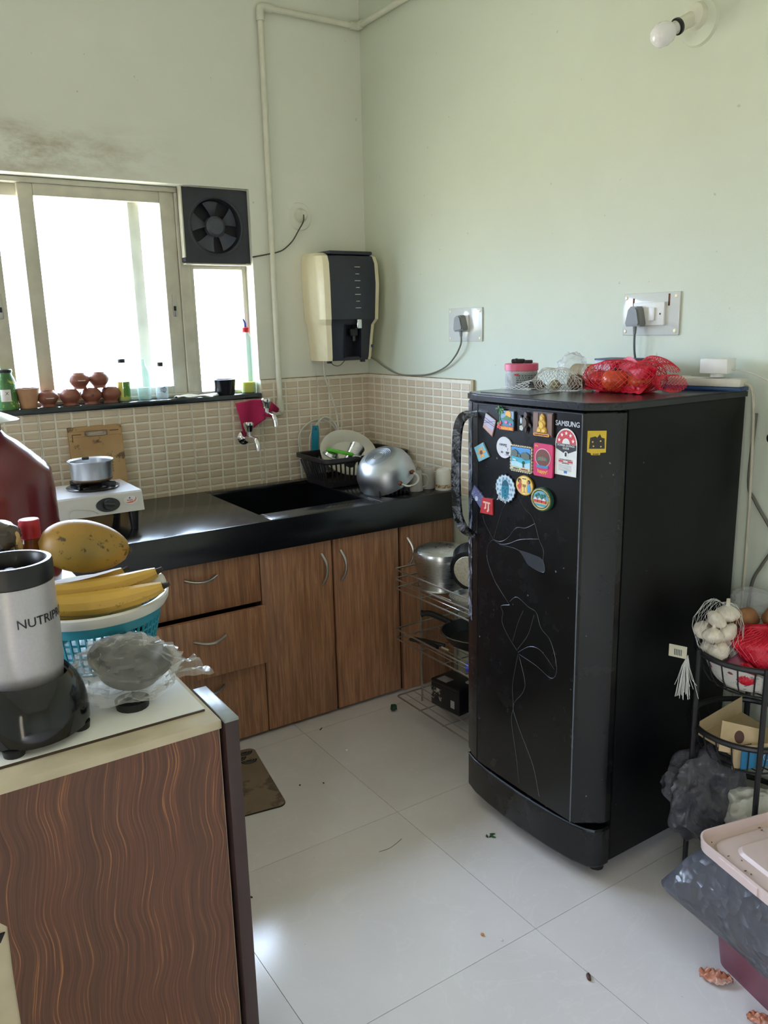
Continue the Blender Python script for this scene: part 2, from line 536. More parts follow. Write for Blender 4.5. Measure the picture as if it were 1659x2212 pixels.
WHITEP = P('white_plastic', (226, 226, 222), 0.35, 0, 0.03)
BLACKP = P('black_plastic', (22, 22, 26), 0.35, 0, 0.15)
NAVYP = P('navy_plastic', (38, 42, 54), 0.3, 0, 0.08)
BLACKM = P('black_matt', (14, 14, 15), 0.6, 0, 0.2)
BWIRE = P('black_powder_coat', (24, 23, 25), 0.45, 0, 0.15)
GREYP = P('grey_plastic', (122, 124, 124), 0.5, 0, 0.05)
WIREG = P('grey_cable', (120, 116, 104), 0.5, 0, 0.08)
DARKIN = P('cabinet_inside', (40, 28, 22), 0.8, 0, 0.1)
GLASS = clear('window_glass', (235, 240, 240), 0.03, 0.02, (0.98, 1.0, 0.99), 0.3)
# ---------------------------------------------------------------- the room
XB, YA, ZC = 1.985, 3.15, 0.80
CEIL = 3.0
XL, YR = -1.0, -2.3
WX0, WX1, WZ0, WZ1 = -0.35, 1.447, 1.162, 1.985
fl = MB().box(XL-0.2, XB+0.2, YR-0.2, YA+0.2, -0.08, -0.006)
floor = obj('floor', fl, P('floor_joint', (120, 112, 98), 0.8), kind='structure')
tile = MB().box(-0.2993, 0.2993, -0.2993, 0.2993, -0.006, 0.0).mesh('tile', smooth=False)
tile.materials.append(FLOOR)
for i in range(-4, 2):
    for j in range(-6, 4):
        cx, cy = 1.221 + 0.6*i + 0.3, 1.240 + 0.6*j + 0.3
        if cx - 0.3 > XB or cy - 0.3 > YA or cx + 0.3 < XL or cy + 0.3 < YR: continue
        o = bpy.data.objects.new('tile', tile)
        COL.objects.link(o); o.parent = floor; o.location = (cx, cy, 0)

wl = MB()
T_ = 0.22
wl.box(XL-0.2, WX0, YA, YA+T_, -0.05, CEIL).box(WX1, XB+0.2, YA, YA+T_, -0.05, CEIL)
wl.box(WX0, WX1, YA, YA+T_, -0.05, WZ0).box(WX0, WX1, YA, YA+T_, WZ1, CEIL)
wall_left = obj('wall_left', wl, WALL, kind='structure', label='pale green plaster wall holding the window', smooth=False)
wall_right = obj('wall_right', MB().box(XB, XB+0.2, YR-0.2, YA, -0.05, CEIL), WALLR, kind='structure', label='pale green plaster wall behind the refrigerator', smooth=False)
DY0, DY1, DZ1 = -1.12, -0.71, 2.1
LY0, LY1, LZ0, LZ1 = 1.62, 1.94, 0.98, 1.70
wf = MB()
wf.box(XL-0.2, XL, YR-0.2, DY0, -0.05, CEIL).box(XL-0.2, XL, DY1, LY0, -0.05, CEIL).box(XL-0.2, XL, DY0, DY1, DZ1, CEIL)
wf.box(XL-0.2, XL, LY1, YA, -0.05, CEIL).box(XL-0.2, XL, LY0, LY1, -0.05, LZ0).box(XL-0.2, XL, LY0, LY1, LZ1, CEIL)
obj('wall_far_left', wf, WALL, kind='structure', smooth=False)
obj('wall_rear', MB().box(XL, XB, YR-0.2, YR, -0.05, CEIL), WALL, kind='structure', smooth=False)
obj('ceiling', MB().box(XL-0.2, XB+0.2, YR-0.2, YA+0.2, CEIL, CEIL+0.1), P('ceiling_white', (240, 240, 234), 0.7, 0, 0.03), kind='structure', smooth=False)
# curtain tint for the doorway and side window added to brighten the room
def m_added_curtain():
    t = NT('added_curtain_tint')
    t.color(srgb(230, 215, 185)); t.set(Roughness=0.9)
    tr = t.n('BsdfTransparent'); tr.inputs['Color'].default_value = (0.96, 0.89, 0.79, 1)
    mx = t.n('MixShader'); mx.inputs[0].default_value = 0.15
    t.l(tr.outputs[0], mx.inputs[1]); t.l(t.b.outputs[0], mx.inputs[2])
    out = [n for n in t.t.nodes if n.type == 'OUTPUT_MATERIAL'][0]
    t.l(mx.outputs[0], out.inputs['Surface'])
    return t.m
ADDED_CURT = m_added_curtain()
obj('added_doorway', MB().grid(lambda u, v: (XL-0.06 + 0.015*math.sin(u*60), DY0 + (DY1-DY0)*u, DZ1*v), 90, 1), ADDED_CURT, kind='structure', label='unseen doorway with a warm-tinted curtain, added to brighten the room', recalc=False)  # unseen opening, added as fill light
obj('added_window', MB().grid(lambda u, v: (XL-0.06 + 0.015*math.sin(u*80), LY0 + (LY1-LY0)*u, LZ0 + (LZ1-LZ0)*v), 110, 1), ADDED_CURT, kind='structure', label='curtained window added in the unseen left wall to brighten the room', recalc=False)  # added opening, placed so the cabinet keeps its light off the floor
# concrete sunshade over the window, outside
obj('trim_1', MB().box(-0.9, 1.9, YA+T_, YA+T_+0.45, 2.10, 2.18), P('concrete', (170, 168, 160), 0.9, 0, 0.15, 12), kind='structure', label='concrete sunshade slab over the window', smooth=False)

# ---------------------------------------------------------------- window
win = thing('window_1', 'sliding aluminium window with white painted frame above the counter', None, (0.55, 3.24, WZ0), kind='structure')
def wbox(name, m, *bs, parent=win, r=0.0, label=None):
    b = MB()
    for q in bs:
        if r: b.rbox(*q, r=r)
        else: b.box(*q)
    return obj(name, b, m, parent, world=True, label=label)
FT = 1.983
wbox('frame', ALFRAME, (WX0, WX1, 3.215, 3.29, FT-0.018, FT), (WX0, 1.205, 3.215, 3.29, 1.184, 1.199), (WX0, WX0+0.03, 3.215, 3.29, 1.199, FT-0.018), (1.163, 1.206, 3.215, 3.29, 1.199, FT-0.018), r=0.003)
def sash(x0, x1, y0, y1, sl, sr, zb=1.199, zt=1.965, rt=0.042, rb=0.030):
    s = wbox('sash', ALFRAME, (x0, x0+sl, y0, y1, zb, zt), (x1-sr, x1, y0, y1, zb, zt), (x0+sl, x1-sr, y0, y1, zt-rt, zt), (x0+sl, x1-sr, y0, y1, zb, zb+rb), r=0.003)
    g = MB().box(x0+sl-0.004, x1-sr+0.004, (y0+y1)/2-0.002, (y0+y1)/2+0.002, zb+rb-0.004, zt-rt+0.004)
    obj('pane', g, GLASS, s, world=True)
    return s
s1 = sash(0.598, 1.161, 3.224, 3.250, 0.052, 0.056)
s2 = sash(0.02, 0.522, 3.224, 3.250, 0.045, 0.05)
s3 = sash(0.40, 1.034, 3.258, 3.284, 0.05, 0.044)
for s_, lx in ((s1, 1.133), (s2, 0.497)):
    l_ = MB().rbox(lx-0.008, lx+0.008, 3.2215, 3.2245, 1.50, 1.585, r=0.001)
    lo = obj('latch_plate', l_, SATIN, s_, world=True)
    k_ = MB().rbox(lx-0.005, lx+0.005, 3.218, 3.223, 1.522, 1.54, r=0.001)
    obj('latch_catch', k_, BLACKP, s_, world=True)
sm = wbox('side_light_frame', ALFRAME, (1.206, 1.222, 3.222, 3.262, 1.184, 1.70), (1.428, 1.447, 3.222, 3.262, 1.184, 1.70), (1.222, 1.428, 3.222, 3.262, 1.682, 1.70), (1.222, 1.428, 3.222, 3.262, 1.184, 1.198), r=0.002)
obj('pane', MB().box(1.22, 1.43, 3.24, 3.244, 1.194, 1.686), GLASS, sm, world=True)
wbox('window_sill', SILL, (WX0, WX1, 3.132, 3.30, 1.162, 1.184), r=0.004, label='dark polished granite window sill')

# exhaust fan
FX, FZ, FY = 1.310, 1.842, 3.172
fan = thing('exhaust_fan', 'square black exhaust fan fitted in the upper right of the window', 'fan', (FX, FY, 1.70))
FM = frame((FX, FY, FZ), (1,0,0), (0,0,1), (0,-1,0))
pl_ = MB()
hw, hh, rr = 0.136, 0.140, 0.104
N = 48
outer = []
for k in range(N):
    a = 2*PI*k/N; c, s = math.cos(a), math.sin(a)
    sc_ = min(hw/abs(c) if abs(c) > 1e-6 else 9, hh/abs(s) if abs(s) > 1e-6 else 9)
    outer.append((c*sc_, s*sc_))
inner = circ(rr, N)
vs = [(x, y, 0) for x, y in outer] + [(x, y, 0) for x, y in inner] + [(x, y, -0.045) for x, y in outer] + [(x*0.97, y*0.97, -0.045) for x, y in inner]
fs = []
for k in range(N):
    j = (k+1) % N
    fs += [(k, j, N+j, N+k), (k, 2*N+k, 2*N+j, j), (N+k, N+j, 3*N+j, 3*N+k)]
pl_.add(vs, fs, FM)
FANP = P('fan_plate', (44, 47, 56), 0.5, 0, 0.2, 20)
obj('fan_plate', pl_, FANP, fan, world=True)
obj('fan_ring', MB().lathe([(rr, 0), (rr+0.006, 0.003), (rr+0.012, 0)], 40, FM), FANP, fan, world=True)
obj('shutter_back', MB().box(-hw, hw, -hh, hh, -0.05, -0.045, FM), P('fan_dark', (20, 22, 30), 0.6), fan, world=True)
FANB = P('fan_blade', (62, 66, 78), 0.4, 0, 0.1)
for k in range(5):
    a = 2*PI*k/5 + 0.45
    b = MB()
    def bl(u, v, a=a):
        r = 0.036 + 0.060*v
        an = a + (u-0.5)*(0.50 + 0.28*v)
        return (r*math.cos(an), r*math.sin(an), -0.022 + (u-0.5)*0.018)
    b.grid(bl, 6, 5, FM)
    def bl2(u, v): 
        x, y, z = bl(u, v); return (x, y, z-0.003)
    b.grid(bl2, 6, 5, FM)
    obj('blade', b, FANB, fan, world=True)
obj('hub', MB().lathe([(0, 0.0), (0.030, -0.001), (0.039, -0.008), (0.040, -0.03)], 28, FM), P('fan_hub', (66, 70, 80), 0.45), fan, world=True)
fc = MB().box(FX-0.139, FX-0.134, FY-0.001, FY+0.03, FZ-0.12, FZ+0.145).box(FX-0.136, FX+0.137, FY-0.001, FY+0.03, FZ-0.146, FZ-0.141).box(FX-0.136, FX+0.137, FY, FY+0.03, FZ+0.140, FZ+0.143)
obj('mount_frame', fc, ALFRAME, fan, world=True)

# ---------------------------------------------------------------- backsplash tiles: wall > tile > cell
cellm = None
def cell_mesh():
    bm = bmesh.new()
    bmesh.ops.create_cube(bm, size=1)
    for v in bm.verts: v.co = Vector((v.co.x, v.co.y, v.co.z*0.5+0.25 - 0.25))
    me = bpy.data.meshes.new('cell')
    b = MB()
    e_ = 0.06; ez = 0.10
    vs = [(-.5,0,-.5),(.5,0,-.5),(.5,0,.5),(-.5,0,.5),(-.5+e_,-1,-.5+ez),(.5-e_,-1,-.5+ez),(.5-e_,-1,.5-ez),(-.5+e_,-1,.5-ez)]
    fs = [(4,5,6,7),(0,1,5,4),(1,2,6,5),(2,3,7,6),(3,0,4,7)]
    b.add(vs, fs)
    bm.free()
    me = b.mesh('cell', smooth=False)
    me.materials.append(CELL)
    return me
CM = cell_mesh()
ROW, ZTOP = 0.0312, 1.225
def splash(wall, to_world, rot, joints, pitch, ztop):
    """joints: distances along the wall; tiles 5 cells wide, cells proud of the grout"""
    for a, b in zip(joints, joints[1:]):
        zt = ztop(a, b)
        t = MB()
        x0, y0 = to_world(a + 0.0006, 0.0); x1, y1 = to_world(b - 0.0006, 0.008)
        t.box(min(x0,x1), max(x0,x1), min(y0,y1), max(y0,y1), 0.785, zt)
        to = obj('tile', t, GROUT, wall, smooth=False)
        u = a
        while u < b - 0.012:
            wd = min(pitch, b - u)
            z = ZTOP
            while z > 0.80:
                h = ROW
                if z <= zt + 0.001:
                    cx, cy = to_world(u + wd/2, 0.008)
                    o = bpy.data.objects.new('cell', CM)
                    COL.objects.link(o); o.parent = to
                    o.location = (cx, cy, z - h/2)
                    o.rotation_euler = (0, 0, rot)
                    o.scale = (wd - 0.0065, 0.0022, h - 0.0062)
                z -= ROW
            u += pitch
splash(wall_left, lambda s, d: (s, YA - d), 0, [0.2775, 0.565, 0.8525, 1.140, 1.4275], 0.0575, lambda a, b: 1.1625)
splash(wall_left, lambda s, d: (s, YA - d), 0, [1.447, 1.715, XB-0.008], 0.0575, lambda a, b: 1.235)
splash(wall_left, lambda s, d: (s, YA - d), 0, [1.4275, 1.447], 0.0575, lambda a, b: 1.1625)
splash(wall_right, lambda s, d: (XB - d, YA - s), -PI/2, [0.0, 0.136, 0.437, 0.738], 0.0601, lambda a, b: 1.235)
gt = MB().box(1.447, XB, YA-0.009, YA, 1.235, 1.2385).box(XB-0.009, XB, YA-0.745, YA, 1.235, 1.2385)
obj('trim_2', gt, P('dirty_grout', (150, 130, 95), 0.8, 0, 0.35, 30), kind='structure', label='dirty grout line along the top of the wall tiles', smooth=False)
eg = MB().box(XB-0.010, XB, YA-0.752, YA-0.7385, 0.80, 1.238)
obj('trim_3', eg, P('tile_edge', (176, 158, 124), 0.8, 0, 0.2, 30), kind='structure', label='rough plastered edge where the wall tiles end', smooth=False)

# ---------------------------------------------------------------- pipes and fittings on the walls
pipe = thing('water_pipe', 'white painted water pipe running up the wall and across the corner', 'pipe', (1.527, YA-0.018, 1.09))
py, pr = YA-0.018, 0.0115
seg_ = [[(1.527, py, 1.105), (1.527, py, 2.622)], [(1.55, py, 2.645), (XB-0.03, py, 2.645)], [(XB-0.018, YA-0.03, 2.645), (XB-0.018, 0.4, 2.645)]]
for s in seg_: obj('pipe_length', MB().tube(s, pr, 14), PVC, pipe, world=True)
def elbow(pts, r=0.016): obj('elbow', MB().tube(smoothpath(pts, 5), r, 14), PVC, pipe, world=True)
elbow([(1.527, py, 2.595), (1.527, py, 2.622), (1.531, py, 2.641), (1.55, py, 2.645), (1.576, py, 2.645)])
elbow([(XB-0.055, py, 2.645), (XB-0.03, py, 2.645), (XB-0.021, YA-0.021, 2.645), (XB-0.018, YA-0.03, 2.645), (XB-0.018, YA-0.055, 2.645)])
elbow([(1.527, py, 1.15), (1.527, py, 1.112), (1.527, YA-0.012, 1.10), (1.505, YA-0.010, 1.095), (1.485, YA-0.010, 1.095)], 0.0165)

WM = lambda x, z, d=0.0: frame((x, YA-d, z), (1,0,0), (0,0,1), (0,-1,0))
RM = lambda y, z, d=0.0: frame((XB-d, y, z), (0,-1,0), (0,0,1), (-1,0,0))
cr_ = thing('cable_rose', 'round painted cable outlet on the wall beside the exhaust fan', 'outlet', (1.668, YA, 1.89))
obj('back_disc', MB().lathe([(0.0, 0.006), (0.052, 0.006), (0.056, 0.0)], 36, WM(1.668, 1.893)), WALL, cr_, world=True)
obj('cap', MB().lathe([(0, 0.03), (0.018, 0.03), (0.022, 0.026), (0.026, 0.012), (0.030, 0.006)], 28, WM(1.670, 1.897)), PVC, cr_, world=True)
obj('cable', MB().tube(smoothpath([(1.671, YA-0.032, 1.897), (1.667, YA-0.034, 1.87), (1.650, YA-0.02, 1.835), (1.625, YA-0.012, 1.795), (1.59, YA-0.012, 1.765), (1.55, YA-0.03, 1.748), (1.50, YA-0.012, 1.737), (1.445, YA-0.004, 1.727)], 5), 0.0028, 6), P('cable_dark', (70, 66, 58), 0.5), cr_, world=True)

def plug_plate(name, label, y0, y1, z0, z1):
    t = thing(name, label, 'socket', (XB, (y0+y1)/2, z0))
    bev = MB()
    b = RM((y0+y1)/2, (z0+z1)/2)
    w2, h2 = (y1-y0)/2, (z1-z0)/2
    obj('wall_plate', bev.rbox(-w2, w2, -h2, h2, 0, 0.006, 0.002, 2, b), P('plate_white', (206, 208, 204), 0.10, 0, 0.02), t, world=True)
    for su in (-1, 1):
        for sv in (-1, 1):
            obj('screw', MB().lathe([(0, 0.0085), (0.004, 0.008), (0.006, 0.006)], 12, b @ TL(su*(w2-0.012), sv*(h2-0.012), 0)), CREAM, t, world=True)
    return t, b
o1, b1 = plug_plate('wall_socket', 'white wall socket plate between the water purifier and the refrigerator', 2.352, 2.550, 1.380, 1.503)
obj('socket', MB().rbox(-0.028, 0.026, -0.026, 0.035, 0.006, 0.014, 0.002, 2, b1), WHITEP, o1, world=True)
o2, b2 = plug_plate('wall_socket', 'larger wall socket plate with rocker switch above the refrigerator', 1.500, 1.700, 1.400, 1.520)
obj('socket', MB().rbox(-0.055, 0.055, -0.032, 0.033, 0.006, 0.015, 0.002, 2, b2), WHITEP, o2, world=True)
obj('switch', MB().rbox(0.006, 0.026, -0.019, 0.018, 0.015, 0.021, 0.002, 2, b2 @ R(-0.03, 'Y')), WHITEP, o2, world=True)
obj('screw', MB().lathe([(0, 0.0165), (0.003, 0.0155)], 10, b2 @ TL(0.042, 0, 0)), BLACKP, o2, world=True)
for q_ in ((-0.064, -0.058, 0.018, 0.046), (0.061, 0.067, 0.022, 0.055)): obj('rust_stain', MB().box(*q_, 0.006, 0.0066, b2), P('rust', (92, 52, 34), 0.9, 0, 0.3), o2, world=True)
def plug(name, label, T, cable):
    t = thing(name, label, 'plug', tuple(T.translation))
    poly = [(-0.024, -0.026), (0.024, -0.026), (0.027, -0.018), (0.017, 0.024), (0.010, 0.031), (-0.010, 0.031), (-0.017, 0.024), (-0.027, -0.018)]
    b = MB().prism(poly, 0, 0.024, T)
    b.prism([(x*0.86, y*0.86) for x, y in poly], 0.024, 0.030, T)
    obj('plug_body', b, GREYP, t, world=True)
    obj('strain_relief', MB().tube([T @ Vector((0, -0.024, 0.014)), T @ Vector((0, -0.048, 0.014))], [0.0065, 0.0045], 10), GREYP, t, world=True)
    obj('cable', MB().tube(smoothpath(cable, 6), 0.0032, 8), WIREG if 'purifier' in label else P('cable_grey', (88, 92, 94), 0.5), t, world=True)
Tp = RM(2.452, 1.445, 0.014) @ R(0.12, 'Z')
plug('power_plug', 'grey plug and cable leading to the water purifier', Tp, [Tp @ Vector((0, -0.048, 0.014)), (1.962, 2.455, 1.37), (1.965, 2.49, 1.328), (1.972, 2.56, 1.284), (1.974, 2.66, 1.253), (1.974, 2.77, 1.2425), (1.974, 2.89, 1.2425), (1.972, 2.99, 1.268), (1.965, 3.06, 1.300), (1.94, 3.08, 1.318)])
Tq = RM(1.634, 1.452, 0.015)
plug('power_plug', 'grey plug with a straight cable dropping behind the refrigerator', Tq, [Tq @ Vector((0, -0.048, 0.014)), (1.958, 1.634, 1.36), (1.972, 1.634, 1.28), (1.975, 1.634, 1.10)])

# bulb on the right wall
bt = thing('bulb_holder', 'white bulb in an angled batten holder high on the right wall', 'bulb', (XB, 1.492, 2.19))
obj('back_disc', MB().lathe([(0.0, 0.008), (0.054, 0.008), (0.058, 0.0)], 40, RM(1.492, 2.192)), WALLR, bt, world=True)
ax = (Vector((-0.80, 0.18, -0.42))).normalized()
def axframe(o, d):
    d = Vector(d).normalized(); a = Vector((0,0,1)) if abs(d.z) < 0.9 else Vector((1,0,0))
    u = a.cross(d).normalized(); v = d.cross(u)
    return frame(o, u, v, d)
obj('base', MB().lathe([(0, 0.032), (0.020, 0.030), (0.030, 0.022), (0.034, 0.008)], 32, RM(1.497, 2.207)), PVC, bt, world=True)
AF = axframe((XB-0.018, 1.500, 2.203), ax)
obj('holder_sleeve', MB().lathe([(0.018, 0.0), (0.0175, 0.042), (0.0195, 0.044), (0.0195, 0.056), (0.0165, 0.058), (0.0, 0.058)], 24, AF).mat(1).lathe([(0.0200, 0.049), (0.0208, 0.051), (0.0208, 0.057), (0.0160, 0.0595)], 24, AF), [PVC, BLACKP], bt, world=True)
bp = [(0.0125, 0.056), (0.0128, 0.064), (0.019, 0.074), (0.026, 0.086), (0.0295, 0.101), (0.028, 0.116), (0.021, 0.128), (0.011, 0.1345), (0, 0.136)]
obj('bulb', MB().lathe(bp, 28, AF), P('opal_glass', (232, 230, 232), 0.12, 0, 0.02), bt, world=True)

# ---------------------------------------------------------------- water purifier
pu = thing('water_purifier', 'cream and dark blue wall-mounted water purifier in the corner', 'water purifier', (1.81, YA, 1.305))
px0, px1, pyf = 1.665, 1.960, 2.972
pcx = (px0+px1)/2
def pu_shell(u, v):
    pass
# profile in z: half-width scale and front offset
zs = [1.305, 1.32, 1.40, 1.452, 1.475, 1.62, 1.70, 1.728, 1.742]
hwz = [0.118, 0.120, 0.126, 0.131, 0.142, 0.1475, 0.1465, 0.144, 0.136]
fyz = [3.015, 3.010, 3.002, 2.996, 2.978, 2.972, 2.978, 2.992, 3.03]
def pu_row(i):
    h, f, z = hwz[i], fyz[i], zs[i]
    # cross-section from back-left to back-right
    pts = []
    for s in (-1, 1):
        side = [(s*h, YA-0.001), (s*h, f+0.055), (s*h*0.975, f+0.030), (s*h*0.90, f+0.012), (s*h*0.74, f+0.003)]
        if s == 1: side = side[::-1]
        pts += side
    return [(pcx + x, y, z) for x, y in pts]
b = MB()
rows = [pu_row(i) for i in range(len(zs))]
n = len(rows[0])
vs = [p for r in rows for p in r]
fs = []
for i in range(len(rows)-1):
    for k in range(n-1):
        if k == 4: continue
        fs.append((i*n+k, i*n+k+1, (i+1)*n+k+1, (i+1)*n+k))
fs.append(tuple(range((len(rows)-1)*n, len(rows)*n)))
fs.append(tuple(reversed(range(0, n))))
for k_ in range(1):
    pass
b.add(vs, fs)
obj('housing', b, CREAM, pu, world=True, angle=25)
# dark front between the cheeks
b = MB()
cols = 10
vs = []
for i in range(len(zs)):
    h, f, z = hwz[i]*0.745, fyz[i], zs[i]
    for k in range(cols+1):
        s = -1 + 2*k/cols
        vs.append((pcx + s*h, f + 0.003 - 0.010*(1 - s*s), z))
fs = [(i*(cols+1)+k, i*(cols+1)+k+1, (i+1)*(cols+1)+k+1, (i+1)*(cols+1)+k) for i in range(len(zs)-1) for k in range(cols) if not (i in (1, 2) and 3 <= k <= 6)]
b.add(vs, fs)
# recessed tap niche
h0 = hwz[2]*0.745
nx0, nx1 = pcx - h0*0.42, pcx + h0*0.42
b.box(nx0, nx1, 3.06, 3.062, 1.315, 1.455)
b.add([(nx0,2.995,1.315),(nx0,3.06,1.315),(nx0,3.06,1.455),(nx0,2.985,1.455)], [(0,1,2,3)])
b.add([(nx1,2.995,1.315),(nx1,3.06,1.315),(nx1,3.06,1.455),(nx1,2.985,1.455)], [(0,1,2,3)])
b.add([(nx0,2.985,1.453),(nx1,2.985,1.453),(nx1,3.06,1.453),(nx0,3.06,1.453)], [(0,1,2,3)])
b.add([(nx0,3.0,1.32),(nx1,3.0,1.32),(nx1,3.06,1.32),(nx0,3.06,1.32)], [(0,1,2,3)])
obj('front_panel', b, NAVYP, pu, world=True, recalc=False)
tk = MB().box(1.681+0.0, 1.945, 3.025, 3.10, 1.738, 1.7425)
obj('lid', MB().rbox(pcx-0.104, pcx+0.104, 2.985, 3.13, 1.733, 1.748, 0.006, 2), NAVYP, pu, world=True)
for k in range(7):
    z = 1.683 - k*0.0272
    hw_ = 0.0125 if k % 2 == 0 else 0.008
    obj('level_mark', MB().box(pcx + 0.014 - hw_, pcx + 0.014 + hw_, 2.9619, 2.9665, z-0.0011, z+0.0011), P('mark_white', (210, 210, 205), 0.5), pu, world=True, smooth=False)
obj('tap_lever', MB().rbox(pcx+0.002, pcx+0.025, 2.955, 2.975, 1.436, 1.474, 0.004, 2), CHROME, pu, world=True)
obj('spout', MB().rbox(pcx-0.012, pcx+0.026, 2.99, 3.02, 1.405, 1.437, 0.006, 2).tube([(pcx+0.01, 3.0, 1.41), (pcx+0.01, 3.0, 1.385)], 0.008, 12), BLACKP, pu, world=True)
lg = MB().box(pcx+0.095, pcx+0.112, 3.0075, 3.0085, 1.357, 1.368)
lg = text_mb(MB(), 'UV', 0.011, frame((pcx+0.112, 3.0165, 1.362), Vector((0.94, 0.34, 0)), (0,0,1), Vector((0.34, -0.94, 0))))
obj('badge', MB().box(-0.009, 0.009, -0.006, 0.006, 0, 0.001, frame((pcx+0.111, 3.018, 1.362), Vector((0.90, 0.43, 0)), (0,0,1), Vector((0.43, -0.90, 0)))), P('badge_blue', (60, 55, 110), 0.4), pu, world=True)
for xx_ in (-0.09, 0.075): obj('foot', MB().box(pcx+xx_-0.007, pcx+xx_+0.007, 3.03, 3.05, 1.295, 1.306), BLACKP, pu, world=True)
obj('inlet_hose', MB().tube(smoothpath([(pcx-0.075, 3.06, 1.306), (pcx-0.06, 3.06, 1.287), (pcx-0.03, 3.06, 1.283), (pcx+0.0, 3.06, 1.306)], 6), 0.0022, 6), WIREG, pu, world=True)
# drain hose that falls into the dish corner
dh = MB().tube(smoothpath([(1.722, 3.09, 1.306), (1.728, 3.095, 1.24), (1.757, 3.105, 1.17), (1.782, 3.11, 1.10), (1.793, 3.112, 1.05), (1.795, 3.112, 0.975), (1.80, 3.110, 0.84)], 6), 0.0042, 8)
obj('hose', dh, P('hose_white', (205, 203, 192), 0.4), pu, world=True, label='white drain hose')
hl = thing('spare_hose', 'white hose looped against the tiles behind the dish rack', 'hose', (1.62, 3.12, 0.81))
obj('hose_loop', MB().tube(smoothpath([(1.612, 3.125, 0.81), (1.608, 3.128, 0.93), (1.606, 3.128, 0.98), (1.628, 3.128, 1.022), (1.68, 3.128, 1.05), (1.73, 3.126, 1.05), (1.775, 3.12, 1.02), (1.79, 3.118, 0.97), (1.792, 3.115, 0.81)], 6), 0.0038, 8), P('hose_white', (205, 203, 192)), hl, world=True)
obj('hose_loop', MB().tube(smoothpath([(1.652, 3.118, 0.83), (1.655, 3.118, 0.97), (1.68, 3.118, 1.02), (1.72, 3.118, 1.058), (1.755, 3.116, 1.055), (1.782, 3.108, 1.02), (1.79, 3.104, 0.98)], 6), 0.0038, 8), P('hose_white', (205, 203, 192)), hl, world=True)

# ---------------------------------------------------------------- worktop with sink
ct = thing('kitchen_worktop', 'polished black granite worktop with built-in square sink', 'worktop', (0.8, 2.82, 0.69))
SX0, SX1, SY0, SY1 = 1.165, 1.612, 2.606, 3.085
YF = 2.503
b = MB()
b.rbox(-0.40, SX0, YF, YA-0.009, ZC-0.03, ZC, 0.003).rbox(SX1, XB-0.009, YF, YA-0.009, ZC-0.03, ZC, 0.003)
b.rbox(SX0, SX1, YF, SY0, ZC-0.03, ZC, 0.003).rbox(SX0, SX1, SY1, YA-0.009, ZC-0.03, ZC, 0.003)
obj('worktop_slab', b, GRAN, ct, world=True)
obj('front_apron', MB().rbox(-0.40, XB, YF-0.006, YF+0.014, 0.69, ZC-0.001, 0.003), GRAN, ct, world=True)
b = MB()
sk = 0.012
b.box(SX0-sk, SX0, SY0-sk, SY1+sk, 0.60, ZC-0.028).box(SX1, SX1+sk, SY0-sk, SY1+sk, 0.60, ZC-0.028).box(SX0, SX1, SY0-sk, SY0, 0.60, ZC-0.028).box(SX0, SX1, SY1, SY1+sk, 0.60, ZC-0.028).box(SX0-sk, SX1+sk, SY0-sk, SY1+sk, 0.588, 0.60)
obj('sink_basin', b, GRAN, ct, world=True, smooth=False)
obj('drain', MB().lathe([(0, 0.602), (0.035, 0.602), (0.042, 0.6005)], 24, TL(1.40, 2.85, 0)), STEEL, ct, world=True)
jl = P('joint_epoxy', (150, 152, 158), 0.4)
obj('joint', MB().box(-0.0009, 0.0009, YF, SY0, ZC, ZC+0.0005, TL(SX0+0.012, 0, 0)), jl, ct, world=True)
obj('joint', MB().box(-0.0009, 0.0009, YF, SY0, ZC, ZC+0.0005, TL(SX1+0.012, 0, 0)), jl, ct, world=True)

# ---------------------------------------------------------------- base cabinets
YD = 2.520
def bow_handle(name, p0, p1, out, parent, r=0.0042):
    a, c = Vector(p0), Vector(p1)
    m = (a+c)/2 + Vector(out)
    q1 = a.lerp(c, 0.25) + Vector(out)*0.75; q2 = a.lerp(c, 0.75) + Vector(out)*0.75
    obj(name, MB().tube(smoothpath([a, q1, m, q2, c], 5), [r*0.9] + [r*1.15]*19 + [r*0.9], 8), SATIN, parent, world=True)
def carcass(x0, x1, top=0.686):
    return MB().box(x0, x0+0.016, YD+0.02, YA-0.012, 0.004, top).box(x1-0.016, x1, YD+0.02, YA-0.012, 0.004, top).box(x0+0.016, x1-0.016, YD+0.02, YA-0.012, 0.004, 0.03).box(x0+0.016, x1-0.016, YA-0.03, YA-0.012, 0.03, 0.58)
cb1 = thing('drawer_cabinet', 'teak laminate base cabinet with three drawers, the middle one pulled out', 'cabinet', (0.9, 2.83, 0.0))
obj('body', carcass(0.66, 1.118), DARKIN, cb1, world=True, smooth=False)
for (z0, z1, yo, hx) in ((0.510, 0.688, 0.0, 0.901), (0.292, 0.503, 0.036, 0.905), (0.012, 0.284, 0.0, 0.90)):
    d = obj('drawer', MB().rbox(0.662, 1.116, YD-yo, YD-yo+0.018, z0, z1, 0.0015), LAM, cb1, world=True)
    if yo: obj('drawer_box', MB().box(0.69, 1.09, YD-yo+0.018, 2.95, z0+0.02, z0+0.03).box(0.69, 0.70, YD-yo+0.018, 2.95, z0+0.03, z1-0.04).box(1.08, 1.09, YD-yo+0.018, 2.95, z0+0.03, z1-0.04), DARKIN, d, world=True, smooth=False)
    zc = (z0+z1)/2 + 0.035 if z1 < 0.6 else 0.638
    if z0 < 0.1: zc = 0.236
    bow_handle('handle', (hx-0.058, YD-yo-0.004, zc), (hx+0.058, YD-yo-0.004, zc), (0, -0.022, -0.010), d)
cb2 = thing('sink_cabinet', 'teak laminate base cabinet with two doors under the sink', 'cabinet', (1.41, 2.83, 0.0))
